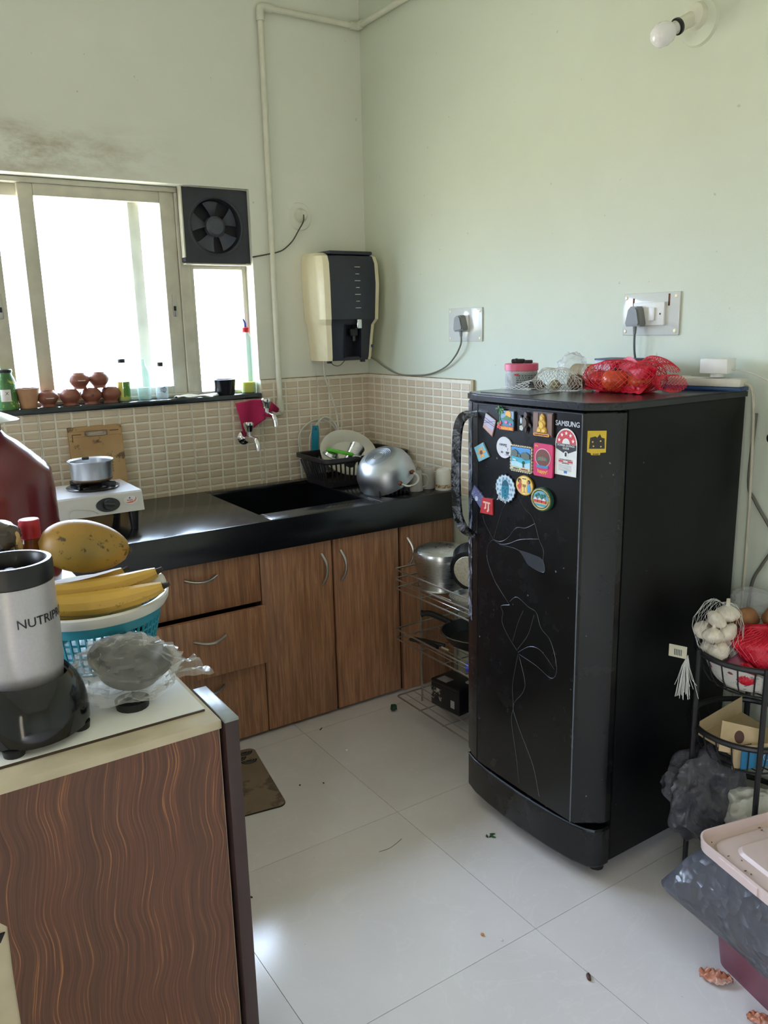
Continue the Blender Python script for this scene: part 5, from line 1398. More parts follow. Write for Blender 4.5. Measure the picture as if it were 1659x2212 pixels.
# 6 round white coorg
t, F, th = magnet('round white magnet with fine script and a steaming cup', 1.589, 1.128, circ(0.030, 32, ry=0.028), 0.003, C(206, 204, 206), [
 ('cup_line', C(60, 58, 62), [[(0.006, -0.010), (0.020, -0.010), (0.017, -0.017), (0.009, -0.017)], rec(0.004, 0.022, -0.0195, -0.0185), [(0.012, -0.008), (0.0132, -0.008), (0.0150, 0.0), (0.0138, 0.0)]], 0, 0.0003)])
mtext(t, F, th, 'coorg', 0.012, -0.004, 0.008, C(50, 48, 52))
mtext(t, F, th, 'm', 0.010, -0.008, -0.012, C(50, 48, 52))
# 7 lagoon
sc_ = []
for x in range(10): sc_.append((-0.037+0.0074*x+0.0037, -0.0315 if x % 2 else -0.030))
t, F, th = magnet('stamp-edged lagoon magnet with grey cliffs and turquoise water', 1.522, 1.106, rec(-0.037, 0.037, -0.031, 0.031), 0.006, C(196, 184, 156), [
 ('sky_print', C(74, 142, 200), [rec(-0.035, 0.035, 0.010, 0.029)], 0, 0.0006), ('water_print', C(70, 168, 190), [rec(-0.035, 0.035, -0.016, 0.010)], 0, 0.0006), ('surf', C(176, 212, 220), [[(-0.035, -0.020), (0.035, -0.022), (0.035, -0.006), (0.01, -0.012), (-0.02, -0.006), (-0.035, -0.010)]], 0.0006, 0.0012), ('sand', C(206, 196, 150), [rec(-0.035, 0.035, -0.029, -0.021)], 0, 0.0014),
 ('cliff', C(92, 104, 96), [[(-0.035, 0.006), (-0.030, 0.020), (-0.020, 0.024), (-0.010, 0.018), (-0.006, 0.004)], [(0.0, 0.008), (0.008, 0.018), (0.022, 0.020), (0.034, 0.014), (0.035, 0.004), (0.014, 0.0)], [(-0.012, 0.006), (-0.004, 0.014), (0.004, 0.010), (0.006, 0.004)]], 0.0006, 0.0035),
 ('palm', C(40, 88, 64), [[(0.010, -0.020), (0.013, -0.020), (0.013, -0.008), (0.010, -0.008)], circ(0.004, 8, 0.0115, -0.008), [(0.016, 0.0), (0.018, 0.0), (0.018, 0.008), (0.016, 0.008)]], 0.0006, 0.003), ('boat', C(232, 226, 210), [[(-0.028, -0.004), (-0.014, -0.005), (-0.016, -0.002), (-0.026, -0.0015)]], 0.0012, 0.0025)])
for k in range(9): pass
ten = MB()
for k in range(9):
    for e_ in (-1, 1):
        ten.prism(circ(0.0038, 8, -0.033+0.00825*k, e_*0.031), 0, th, F)
        if k < 8: ten.prism(circ(0.0038, 8, e_*0.037, -0.028+0.008*k), 0, th, F)
obj('perforated_edge', ten, C(196, 184, 156), t, world=True, smooth=False, kind='stuff')
mbars(t, F, th+0.0014, -0.026, -0.004, -0.0255, 0.004, C(70, 90, 80), 8); mbars(t, F, th+0.0014, 0.002, 0.028, -0.0255, 0.004, C(150, 60, 60), 9)
# 8 pink happy
t, F, th = magnet('tall pink magnet with a brown round badge and yellow lettering', 1.444, 1.112, rrect(-0.033, 0.033, -0.041, 0.041, 0.005, 4), 0.005, C(198, 40, 92), [
 ('ring', C(226, 196, 200), [circ(0.0265, 32, 0, 0.006, 0.0235)], 0, 0.0006), ('brown_disc', C(110, 56, 44), [circ(0.0245, 32, 0, 0.006, 0.0215)], 0.0006, 0.0012), ('green_wave', C(56, 120, 96), [[(-0.018, -0.002), (0.018, 0.0), (0.016, 0.007), (0.0, 0.010), (-0.016, 0.006)]], 0.0012, 0.0018), ('blue_strip', C(60, 130, 170), [rec(-0.020, 0.020, -0.019, -0.013)], 0.0012, 0.0020)])
mtext(t, F, th, 'happy!', 0.0135, 0.0, -0.028, C(236, 206, 70)); mtext(t, F, th, 'Me', 0.0085, -0.022, 0.034, C(236, 206, 70), 0.15); mtext(t, F, th+0.0018, 'Dubai', 0.010, 0, 0.004, C(210, 120, 100))
# 9 jibhi
oj = [((0.041 if k % 2 else 0.038)*math.cos(2*PI*k/36), (0.0395 if k % 2 else 0.036)*math.sin(2*PI*k/36)+0.004) for k in range(36)]
t, F, th = magnet('scalloped white magnet with a teal face and swirling hair', 1.583, 1.016, oj, 0.003, C(30, 36, 44), [
 ('hair_print', C(192, 206, 212), [[(x*0.93, (y-0.004)*0.93+0.004) for x, y in oj]], 0, 0.0004), ('swirl', C(110, 150, 172), [circ(0.0042, 9, 0.029*math.cos(k*0.48)+0.003*math.sin(k*5), 0.004+0.027*math.sin(k*0.48)) for k in range(13)] + [circ(0.0032, 8, 0.020*math.cos(k*0.7), 0.004+0.022*math.sin(k*0.7)) for k in range(9)], 0.0004, 0.0006),
 ('face', C(30, 120, 142), [[(-0.013, -0.016), (-0.004, -0.026), (0.006, -0.024), (0.013, -0.010), (0.015, 0.008), (0.008, 0.022), (0.0, 0.026), (-0.010, 0.016), (-0.015, 0.002)]], 0.0006, 0.0010), ('brow', C(14, 60, 80), [[(-0.010, 0.004), (-0.003, 0.006), (-0.003, 0.004), (-0.010, 0.002)], [(0.003, 0.004), (0.011, 0.006), (0.011, 0.004), (0.003, 0.002)], [(-0.001, 0.002), (0.001, 0.002), (0.003, -0.008), (-0.001, -0.008)], [(-0.004, -0.014), (0.006, -0.013), (0.001, -0.017)]], 0.0010, 0.0012), ('hair_cap', C(20, 84, 104), [[(-0.014, 0.010), (0.014, 0.012), (0.009, 0.023), (0.0, 0.028), (-0.010, 0.020)]], 0.0010, 0.0013)])
mtext(t, F, th+0.0006, 'Jibhi', 0.0235, -0.010, -0.026, C(20, 26, 34), -0.30, 'lettering_shadow'); mtext(t, F, th+0.0012, 'Jibhi', 0.021, -0.010, -0.0255, C(220, 226, 228), -0.30)
# 10 yellow couple
t, F, th = magnet('round yellow magnet with two cartoon people sharing a drink', 1.509, 1.039, circ(0.032, 32, ry=0.026), 0.004, C(150, 116, 40), [
 ('yellow_print', C(226, 186, 88), [circ(0.030, 32, ry=0.0243)], 0, 0.0005), ('pale_rays', C(240, 214, 140), [[(-0.004, -0.022), (0.004, -0.022), (0.010, 0.022), (-0.010, 0.022)]], 0.0005, 0.0007),
 ('red_top', C(200, 70, 76), [[(-0.026, -0.004), (-0.016, 0.006), (-0.010, 0.004), (-0.012, -0.008), (-0.018, -0.013)]], 0.0007, 0.0012), ('pink_skirt', C(222, 140, 146), [[(-0.023, -0.007), (-0.012, -0.008), (-0.010, -0.019), (-0.016, -0.019)]], 0.0007, 0.0011), ('blue_shirt', C(90, 150, 196), [[(0.012, 0.004), (0.020, 0.005), (0.025, -0.006), (0.021, -0.016), (0.012, -0.017), (0.011, -0.004)]], 0.0007, 0.0012),
 ('hair', C(40, 26, 24), [circ(0.006, 12, -0.018, 0.011), circ(0.0055, 12, 0.017, 0.011)], 0.0007, 0.0011), ('face', C(176, 112, 76), [circ(0.0038, 12, -0.015, 0.009), circ(0.0038, 12, 0.0145, 0.009)], 0.0011, 0.0014), ('cup', C(150, 110, 50), [[(-0.006, 0.003), (0.006, 0.003), (0.005, -0.004), (-0.005, -0.004)], rec(-0.0008, 0.0008, -0.018, -0.004), rec(-0.005, 0.005, -0.0185, -0.0172)], 0.0007, 0.0013)])
mbars(t, F, th+0.0004, -0.007, 0.007, 0.0175, 0.003, C(60, 44, 30), 6)
# 11 round green rope magnet
t, F, th = magnet('thick round green magnet with a golden rope rim and three huts', 1.444, 1.014, circ(0.036, 36, ry=0.0295), 0.009, C(40, 84, 66), [
 ('scene_sky', C(110, 160, 180), [circ(0.0265, 30, ry=0.0215)], 0, 0.0008), ('scene_shore', C(196, 180, 130), [[(0.0262*math.cos(a), 0.0212*math.sin(a)) for a in [PI+PI*k/14 for k in range(15)]]], 0.0008, 0.0012), ('sea_strip', C(70, 150, 170), [[(-0.022, -0.012), (0.022, -0.012), (0.016, -0.017), (-0.016, -0.017)]], 0.0012, 0.0016),
 ('hut', C(190, 74, 56), [rec(-0.021+k*0.0145, -0.009+k*0.0145, -0.008, -0.001) for k in range(3)], 0.0012, 0.0035), ('roof', C(212, 206, 200), [[(-0.023+k*0.0145, -0.001), (-0.007+k*0.0145, -0.001), (-0.015+k*0.0145, 0.0055)] for k in range(3)], 0.0012, 0.0042), ('palm', C(50, 120, 96), [circ(0.004, 8, -0.008, 0.012), circ(0.005, 8, 0.004, 0.009), circ(0.004, 8, 0.013, 0.011), circ(0.0035, 8, -0.016, 0.008)], 0.0008, 0.0030)])
rp_ = MB()
for k in range(40):
    a = 2*PI*k/40
    rp_.ell((0.031*math.cos(a), 0.0253*math.sin(a), th+0.001), 0.0032, 0.0018, 0.0018, 6, 4, F)
obj('rope_rim', rp_, C(206, 178, 104), t, world=True, kind='stuff')
# 12 night sky and 13 red
t, F, th = magnet('violet night sky magnet tilted beside the door handle', 1.700, 0.979, [(-0.026, 0.004), (-0.012, 0.031), (0.033, 0.000), (0.014, -0.031)], 0.004, C(70, 72, 100), [
 ('sky_print', C(96, 98, 136), [[(-0.0245, 0.004), (-0.0115, 0.029), (0.031, 0.000), (0.0135, -0.029)]], 0, 0.0004), ('star', C(196, 196, 210), [circ(0.0011, 6, -0.020+0.044*((k*37) % 17)/17, -0.012+0.030*((k*23) % 13)/13) for k in range(14)], 0.0004, 0.0006), ('moon', C(190, 200, 216), [circ(0.0062, 16, -0.002, -0.006, 0.007)], 0.0004, 0.0008)])
t, F, th = magnet('small red square magnet with two pale strokes below the violet one', 1.659, 0.960, [(-0.027, -0.024), (0.025, -0.022), (0.024, 0.022), (-0.018, 0.020)], 0.004, C(176, 40, 44), [
 ('pale_stroke', C(224, 178, 158), [rrect(-0.014, 0.016, 0.006, 0.011, 0.002, 3), [(-0.005, 0.007), (0.0, 0.007), (-0.001, -0.008), (-0.008, -0.011), (-0.010, -0.007), (-0.006, -0.005)], [(0.006, 0.007), (0.011, 0.007), (0.011, -0.012), (0.005, -0.018), (0.001, -0.015), (0.005, -0.010)]], 0, 0.0006)])
# 14 yellow sticker magnet on the side facet
F14 = frame((1.4435, 1.3012, 1.170), Vector((0.780, -0.626, 0)), (0, 0, 1), Vector((-0.626, -0.780, 0)))
t, F, th = magnet('yellow square magnet with a black fort on the rounded door edge', 0, 0, [(-0.022, -0.024), (-0.014, -0.026), (-0.012, -0.031), (0.008, -0.031), (0.008, -0.026), (0.021, -0.025), (0.021, 0.026), (-0.022, 0.026)], 0.002, C(206, 176, 40), [
 ('fort', C(34, 30, 28), [[(-0.018, -0.016), (0.018, -0.016), (0.017, 0.008), (0.010, 0.010), (0.006, 0.018), (0.0, 0.010), (-0.004, 0.013), (-0.016, 0.010)]], 0, 0.0006), ('fort_light', C(222, 196, 90), [circ(0.0018, 8, -0.010, 0.0), circ(0.0018, 8, 0.008, 0.002), circ(0.0018, 8, -0.008, -0.010), circ(0.0018, 8, 0.009, -0.011)], 0.0006, 0.0009)], F=F14)
mbars(t, F, th, -0.009, 0.005, -0.0285, 0.0028, C(50, 40, 20), 7)
# ---------------------------------------------------------------- things on top of the refrigerator
WRAPF = m_crumple('wrapper_film', (228, 228, 226), 0.1, 0.14, (1,1,1), 30, 0.006)
TZ = FZT
fj = thing('powder_jar', 'clear printed jar with a pink lid on the refrigerator', 'jar', (1.612, 1.742, TZ))
obj('jar', MB().lathe([(0, 0), (0.043, 0), (0.045, 0.004), (0.045, 0.056)], 36), P('jar_printed', (168, 170, 168), 0.25, 0, 0.35, 70), fj)
obj('lid', MB().lathe([(0.046, 0.052), (0.0475, 0.053), (0.0475, 0.070), (0.046, 0.072), (0, 0.072)], 36), P('pink_lid', (200, 84, 112), 0.4), fj)
jl_ = MB()
rn = random.Random(5)
jb = obj('print_panel', MB().grid(lambda u, v: (0.0455*math.cos(math.radians(-165+130*u)), 0.0455*math.sin(math.radians(-165+130*u)), 0.008+0.038*v), 16, 1), P('print_grey', (142, 146, 148), 0.35, 0, 0.1), fj)
for r_ in range(5):
    a = -150
    while a < -50:
        w_ = rn.uniform(3, 10)
        jl_.grid(lambda u, v, a=a, w_=w_, r_=r_: (0.0459*math.cos(math.radians(a+w_*u)), 0.0459*math.sin(math.radians(a+w_*u)), 0.014+r_*0.006+0.003*v), 2, 1)
        a += w_ + rn.uniform(2, 5)
obj('tiny_print', jl_, P('print_dark', (70, 74, 80), 0.5), jb, kind='stuff')
obj('red_mark', MB().grid(lambda u, v: (0.0462*math.cos(math.radians(-158+16*u)), 0.0462*math.sin(math.radians(-158+16*u)), 0.040+0.005*v), 3, 1), P('mark_red', (180, 40, 44), 0.5), jb)
kn_ = thing('folding_knife', 'small black folded tool lying on the pink jar lid', 'tool', (1.612, 1.740, TZ+0.0725))
kn_.rotation_euler = (0, 0, math.radians(-55))
obj('handle', MB().rbox(-0.030, 0.008, -0.008, 0.008, 0, 0.012, 0.004, 2), BLACKM, kn_)
obj('head', MB().rbox(0.006, 0.030, -0.006, 0.006, 0, 0.009, 0.003, 2).rbox(-0.020, -0.012, -0.0085, 0.0085, 0.002, 0.0135, 0.002, 1), BLACKP, kn_)
# lying magnet sheet on the front edge
obj('plastic_sheet', MB().rbox(-0.06, 0.06, -0.09, 0.09, 0, 0.002, 0.0008, 1), P('sheet_grey', (120, 128, 134), 0.2), None, loc=(1.53, 1.66, TZ), rz=0.1, label='thin grey plastic sheet lying on the front of the refrigerator top', cat='sheet')
# net helper
def netmesh(fn, nu, nv, r, closed=True, diag=True):
    b = MB()
    pts = [[Vector(fn((i + (0.5 if (j % 2 and diag) else 0))/nu, j/nv)) for i in range(nu)] for j in range(nv+1)]
    for j in range(nv):
        for i in range(nu):
            a = pts[j][i]
            if j % 2 == 0: nb = (pts[j+1][i], pts[j+1][i-1])
            else: nb = (pts[j+1][i], pts[j+1][(i+1) % nu])
            for q in nb:
                b.tube([a, q], r, 3, caps=False)
    return b
def sackf(rx, ry, rz, sag, seed, zmin=0.001):
    def fn(u, v):
        a = 2*PI*u
        p = Vector((math.cos(a)*math.sin(PI*v*0.98+0.02), math.sin(a)*math.sin(PI*v*0.98+0.02), -math.cos(PI*v)))
        k = 1 + 0.18*noise.noise(p*1.7 + Vector((seed, 0, 0))) + 0.08*noise.noise(p*4 + Vector((0, seed, 0)))
        return (p.x*rx*k, p.y*ry*k, max(zmin, p.z*rz*k + rz*sag))
    return fn
# red net of tomatoes
TOM = m_spotted('tomato_skin', (206, 92, 40), (120, 60, 30), 0.74, 10, 0.25, (196, 72, 34))
CAL = P('calyx', (58, 46, 30), 0.8)
toms = [('large orange tomato in front inside the red net', 1.688, 1.468, 0.034, 0.034), ('smaller orange tomato to the right in the red net', 1.722, 1.418, 0.030, 0.030), ('reddish tomato behind the large one in the red net', 1.738, 1.500, 0.033, 0.033), ('reddish tomato at the back right of the red net', 1.775, 1.440, 0.031, 0.031), ('red tomato at the left end of the red net', 1.712, 1.540, 0.031, 0.031)]
for i, (lb_, x, y, r_, zc) in enumerate(toms):
    t = thing('tomato', lb_, 'tomato', (x, y, TZ), 0, 'tomatoes in the red net')
    m_ = TOM if i < 2 else P('tomato_red', (186, 44, 40), 0.3, 0, 0.15, 8)
    obj('fruit', MB().lathe([(0, 0.0), (r_*0.6, r_*0.16), (r_*0.95, r_*0.62), (r_*1.02, r_*1.0), (r_*0.9, r_*1.4), (r_*0.55, r_*1.68), (r_*0.15, r_*1.66), (0, r_*1.58)], 28), m_, t)
    b = MB()
    for k in range(5): b.tube([(0, 0, r_*1.62), (0.006*math.cos(k*1.257), 0.006*math.sin(k*1.257), r_*1.70), (0.011*math.cos(k*1.257), 0.011*math.sin(k*1.257), r_*1.67)], [0.0015, 0.0012, 0.0004], 5)
    b.tube([(0, 0, r_*1.6), (0.002, 0, r_*1.9)], 0.0014, 5)
    obj('calyx', b, CAL, t)
rn_ = thing('red_net_bag', 'red plastic net bag holding tomatoes on the refrigerator', 'net bag', (1.728, 1.468, TZ))
REDN = P('net_red', (206, 26, 52), 0.35, 0, 0.1)
nb_ = netmesh(sackf(0.088, 0.118, 0.046, 0.82, 2.0), 46, 22, 0.00075)
obj('net', nb_, REDN, rn_, kind='stuff')
# gathered upper folds of the net: denser red plastic
fo = MB()
def fold(u, v):
    a = u*PI*1.15 + 0.2
    r_ = 1.0 + 0.14*math.sin(9*u+3*v) + 0.10*noise.noise(Vector((u*6, v*4, 2)))
    return (0.050*math.cos(a)*r_*(0.7+0.5*v) + 0.022, 0.100*math.cos(u*PI)*r_, 0.052 + 0.030*math.sin(PI*u)*(1.1-0.5*v) + 0.006*math.sin(15*u+6*v) - 0.022*v)
fo.grid(fold, 40, 10)
fo2 = MB()
def fold2(u, v): 
    return (-0.055 + 0.03*v + 0.014*noise.noise(Vector((u*7, v*5, 8))), -0.10 + 0.20*u, 0.004 + 0.022*v + 0.010*noise.noise(Vector((u*9, v*3, 1))))
fo.grid(fold2, 36, 6)
obj('gathered_folds', fo, P('net_red_dense', (196, 22, 48), 0.4, 0, 0.35, 260, 0.6), rn_, angle=60)
tl = netmesh(lambda u, v: (0.02 + 0.05*math.cos(2*PI*u)*(0.5+0.5*v), -0.095 - 0.045*v + 0.006*math.sin(5*u), 0.026 + 0.022*math.sin(2*PI*u)*(0.8+0.2*v)), 22, 12, 0.0008)
obj('net_tail', tl, REDN, rn_, kind='stuff')
tl2 = netmesh(lambda u, v: (0.055 + 0.03*math.cos(2*PI*u)*(0.5+0.5*v), -0.02 - 0.08*v + 0.02*math.sin(2*PI*u), 0.060 + 0.022*math.sin(PI*v) + 0.010*math.sin(2*PI*u)), 18, 9, 0.0008)
obj('net_tail', tl2, REDN, rn_, kind='stuff')
# white net with dry seed pods
wn = thing('white_net_bag', 'white net bag with dried brown pods beside the red net', 'net bag', (1.640, 1.628, TZ))
WN = P('net_white', (206, 206, 200), 0.5)
obj('net', netmesh(sackf(0.050, 0.075, 0.040, 0.55, 5.0), 34, 16, 0.0006), WN, wn, kind='stuff')
obj('net_tail', netmesh(lambda u, v: (-0.035 + 0.03*math.cos(2*PI*u)*(1-v*0.5) - 0.03*v, 0.045 + 0.10*v, 0.003 + max(0, 0.030*(1-v)*math.sin(2*PI*u)) + 0.002*math.sin(20*u)), 22, 12, 0.0006), WN, wn, kind='stuff')
for k, (x, y, lb_, r_) in enumerate(((1.615, 1.672, 'small ridged brown pod at the left of the white net', 0.013), (1.640, 1.636, 'pale ridged pod in the middle of the white net', 0.014), (1.668, 1.585, 'largest dark ridged pod against the red net', 0.022))):
    b = MB()
    def podf(u, v, r_=r_):
        a = 2*PI*u
        rr_ = r_*math.sin(PI*v)**0.7*(1 + 0.10*math.cos(9*a))
        return ((v-0.5)*r_*2.5, rr_*math.cos(a), rr_*math.sin(a))
    b.grid(podf, 54, 10, R(math.radians(-60+20*k), 'Z'))
    t = thing('seed_pod', lb_, 'pod', (x, y, TZ+r_*1.02), 0, 'dried pods in the white net')
    obj('pod', b, P('pod_brown', (112, 92, 70), 0.8, 0, 0.3, 60, 0.4) if k != 1 else P('pod_pale', (158, 146, 112), 0.8, 0, 0.3, 60, 0.4), t)
    obj('pod_tip', MB().ell(tuple(R(math.radians(-60+20*k), 'Z') @ Vector((r_*1.25, 0, 0))), r_*0.18, r_*0.18, r_*0.18, 8, 6), P('pod_tip', (70, 56, 42), 0.8), t)
cbg = obj('clear_wrapper', MB().blob((0, 0, 0.046), 0.035, 0.042, 0.045, 0.35, 2.6, 4, 3, None, True), WRAPF, None, loc=(1.760, 1.690, TZ), label='crumpled clear plastic wrapper behind the white net', cat='wrapper', angle=60)
tr_ = thing('twine_roll', 'roll of pale twine lying behind the nets', 'roll', (1.855, 1.720, TZ))
tb2 = MB()
prf = [(0.018, -0.045)]
for k in range(18): prf += [(0.030, -0.045+k*0.005), (0.0285, -0.0425+k*0.005)]
prf += [(0.018, 0.045)]
tb2.lathe(prf, 28, TL(0, 0, 0.0305) @ R(PI/2, 'X'))
obj('wound_twine', tb2, P('twine', (186, 170, 132), 0.8, 0, 0.15, 80), tr_, angle=60)
obj('core', MB().lathe([(0.018, -0.05), (0.018, 0.05), (0.015, 0.05), (0.015, -0.05), (0.018, -0.05)], 20, TL(0, 0, 0.0305) @ R(PI/2, 'X')), P('cardboard', (150, 124, 92), 0.8), tr_)
wbx = thing('carton_box', 'small white carton with a blue lid behind the red net', 'box', (1.872, 1.60, TZ), math.radians(4))
obj('carton', MB().rbox(-0.040, 0.040, -0.070, 0.070, 0, 0.074, 0.0015), P('carton_white', (190, 192, 202), 0.5), wbx)
obj('blue_lid', MB().rbox(-0.0405, 0.0405, -0.0705, 0.0705, 0.0735, 0.0785, 0.001), P('carton_blue', (58, 70, 96), 0.5), wbx)
pd = MB()
for i in range(3):
    for j in range(4): pd.box(-0.0409, -0.040, 0.030+i*0.012, 0.033+i*0.012, 0.020+j*0.012, 0.024+j*0.012)
obj('tiny_print', pd, P('print_pale', (176, 178, 184), 0.5), wbx, kind='stuff', smooth=False)
# power strip and adaptor
ps = thing('power_strip', 'white power strip with a blue base on the refrigerator edge', 'power strip', (1.905, 1.352, TZ), math.radians(12))
obj('base', MB().rbox(-0.028, 0.028, -0.105, 0.105, 0, 0.010, 0.002), P('strip_blue', (26, 62, 104), 0.4), ps)
obj('cover', MB().rbox(-0.027, 0.027, -0.104, 0.104, 0.010, 0.032, 0.005, 2), P('strip_ivory', (206, 202, 188), 0.4), ps)
obj('socket_face', MB().lathe([(0.017, 0.032), (0.016, 0.034), (0, 0.034)], 24, TL(0, 0.055, 0)), P('strip_ivory', (206, 202, 188)), ps)
obj('cord', MB().tube(smoothpath([(0.0, -0.104, 0.018), (-0.005, -0.122, 0.012), (-0.004, -0.130, -0.02), (0.0, -0.134, -0.10), (0.016, -0.134, -0.30), (0.014, -0.136, -0.52), (0.022, -0.13, -0.72), (0.022, -0.13, -0.95)], 6), 0.0038, 8), P('cord_ivory', (176, 170, 152), 0.5), ps)
ad = thing('power_adaptor', 'white cube adaptor plugged into the power strip', 'adaptor', (1.908, 1.318, TZ+0.034), math.radians(12))
obj('neck', MB().lathe([(0.017, 0), (0.017, 0.010)], 20), WHITEP, ad)
obj('cube', MB().rbox(-0.029, 0.029, -0.036, 0.036, 0.010, 0.048, 0.003, 2), WHITEP, ad)
obj('cord', MB().tube(smoothpath([(0.0, -0.036, 0.020), (0.006, -0.055, 0.018), (0.012, -0.085, 0.010), (0.020, -0.15, -0.02), (0.026, -0.25, -0.07), (0.03, -0.40, -0.12)], 6), 0.0022, 8), P('cord_white', (196, 194, 186), 0.5), ad)
hk = thing('hanging_cable', 'dark cable drooping down the wall beside the refrigerator', 'cable', (1.975, 1.235, 0.62))
obj('cable', MB().tube(smoothpath([(1.972, 1.240, 1.20), (1.972, 1.246, 1.02), (1.974, 1.226, 0.97), (1.974, 1.170, 0.895), (1.974, 1.160, 0.86), (1.974, 1.190, 0.80), (1.974, 1.215, 0.74), (1.974, 1.225, 0.62), (1.974, 1.25, 0.55)], 6), 0.0045, 8), P('cable_dull', (96, 94, 84), 0.5), hk, world=True)
br = thing('wall_bracket', 'black rounded bracket on the wall at the right picture edge', 'bracket', (XB, 1.085, 1.12))
obj('pad', MB().rbox(-0.018, 0.018, -0.045, 0.06, -0.012, 0.012, 0.009, 3, TL(1.905, 1.095, 1.158) @ R(math.radians(-6), 'X') @ R(0.25, 'Z')), P('rubber_black', (20, 20, 22), 0.5), br, world=True)
obj('arm', MB().tube(smoothpath([(1.908, 1.10, 1.150), (1.93, 1.085, 1.120), (1.955, 1.075, 1.095), (XB, 1.07, 1.085)], 4), 0.011, 10), P('rubber_black', (20, 20, 22)), br, world=True)

# ---------------------------------------------------------------- wire rack beside the refrigerator
wk = thing('wire_rack', 'three-tier steel wire rack between refrigerator and cabinets', 'rack', (1.78, 2.12, 0.0))
rx0, rx1, ry0, ry1 = 1.605, 1.960, 1.83, 2.405
WIRE = P('rack_wire', (176, 172, 166), 0.3, 0.9, 0.08)
def rail(z, r=0.0032): 
    pts = rrect(rx0, rx1, ry0, ry1, 0.012, 3)
    obj('rail', MB().tube([(x, y, z) for x, y in pts], r, 7, closed=True), WIRE, wk, world=True)
for z in (0.565, 0.528, 0.492, 0.330, 0.292, 0.055): rail(z)
for z in (0.490, 0.290, 0.053):
    for k in range(1, 9):
        x = rx0 + (rx1-rx0)*k/9
        obj('shelf_wire', MB().tube([(x, ry0, z), (x, ry1, z)], 0.0018, 5), WIRE, wk, world=True)
    for y in (1.97, 2.115, 2.26): obj('cross_wire', MB().tube([(rx0, y, z-0.003), (rx1, y, z-0.003)], 0.0022, 5), WIRE, wk, world=True)
for x, y in ((1.725, ry1), (1.725, ry0), (1.90, ry1), (1.90, ry0)):
    obj('upright', MB().tube([(x, y, 0.0), (x, y, 0.565)], 0.0042, 8), WIRE, wk, world=True)
sp_ = thing('steel_pot', 'upturned steel cooking pot on the top tier of the wire rack', 'pot', (1.745, 2.305, 0.4935))
obj('vessel', MB().lathe([(0.080, 0.0), (0.086, 0.0), (0.082, 0.010), (0.086, 0.05), (0.098, 0.105), (0.103, 0.128), (0.098, 0.142), (0.080, 0.154), (0.045, 0.160), (0, 0.161)], 48), STEEL, sp_)
obj('rim_band', MB().lathe([(0.0865, 0.0), (0.0885, 0.003), (0.0855, 0.007)], 40), STEEL, sp_)
bpn = thing('frying_pan', 'black frying pan on its side showing a pale ringed base', 'pan', (1.765, 2.150, 0.4935))
BT_ = TL(0, 0, 0.098) @ R(math.radians(-62), 'Z') @ R(math.radians(-82), 'X')
obj('pan', MB().lathe([(0, -0.018), (0.062, -0.018), (0.076, -0.014), (0.092, 0.020), (0.095, 0.032), (0.091, 0.032), (0.074, -0.008), (0, -0.012)], 44, BT_), P('pan_black', (26, 27, 30), 0.22), bpn)
obj('base_disc', MB().lathe([(0, -0.020), (0.058, -0.020), (0.060, -0.018)], 40, BT_), P('base_cream', (178, 170, 146), 0.5, 0.2, 0.2, 120), bpn)
obj('rivet', MB().ell(tuple(BT_ @ Vector((0, 0.097, 0.012))), 0.012, 0.006, 0.006, 10, 6), CHROME, bpn)
cbw = thing('steel_bowl', 'shallow steel bowl below the frying pan on the top tier', 'bowl', (1.690, 2.075, 0.4935))
obj('bowl', MB().lathe([(0, 0), (0.035, 0), (0.060, 0.022), (0.068, 0.040), (0.066, 0.040), (0.056, 0.024), (0, 0.003)], 36), STEEL, cbw)
kdh = thing('black_wok', 'black wok on the middle tier of the wire rack', 'wok', (1.790, 2.150, 0.293))
obj('bowl', MB().lathe([(0, 0), (0.055, 0.0), (0.10, 0.025), (0.128, 0.064), (0.133, 0.066), (0.126, 0.066), (0.098, 0.031), (0, 0.006)], 44), P('wok_black', (14, 14, 15), 0.4), kdh)
obj('handle', MB().tube(smoothpath([(-0.02, 0.125, 0.062), (-0.055, 0.20, 0.082), (-0.075, 0.235, 0.078)], 5), [0.011]*10 + [0.014], 10), BLACKM, kdh)
obj('rim', MB().tube([(0.130*math.cos(2*PI*k/40), 0.130*math.sin(2*PI*k/40), 0.067) for k in range(40)], 0.0022, 5, closed=True), P('rim_dull', (110, 104, 92), 0.5, 0.5), kdh)
wbt = thing('blue_cap_bottle', 'clear bottle with a blue cap lying on the middle tier', 'bottle', (1.668, 1.945, 0.325))
BL = R(math.radians(75), 'Z') @ R(math.radians(-90), 'X') @ R(0, 'Z')
BL = axframe((0, 0, 0), (-0.72, 0.55, -0.10))
obj('bottle', MB().lathe([(0, -0.10), (0.028, -0.10), (0.030, -0.09), (0.030, 0.02), (0.014, 0.050), (0.012, 0.062)], 28, BL), clear('bottle_clear', (190, 200, 210), 0.22, 0.08, (0.9, 0.95, 1), 0.9), wbt)
obj('cap', MB().lathe([(0.0145, 0.058), (0.0145, 0.074), (0.013, 0.076), (0, 0.076)], 22, BL), P('cap_blue', (36, 60, 190), 0.4), wbt)
wrn = thing('pot_holder', 'black tongs lying on the front of the middle tier', 'tongs', (1.655, 2.27, 0.2935))
for a in (0.10, -0.12):
    obj('arm', MB().tube([(-0.025, 0.07, 0.010), (0.0, 0.0, 0.013), (0.02+a*0.1, -0.06, 0.010)], [0.006, 0.011, 0.007], 8, T=R(a, 'Z')), BLACKM, wrn)
obj('tip', MB().tube([(0.02, -0.06, 0.008), (0.025, -0.095, 0.006)], 0.004, 8), P('bone_tip', (190, 180, 156), 0.5), wrn)
btx = thing('battery', 'black car-type battery with pale stickers on the lowest tier', 'battery', (1.735, 2.205, 0.0575), math.radians(6))
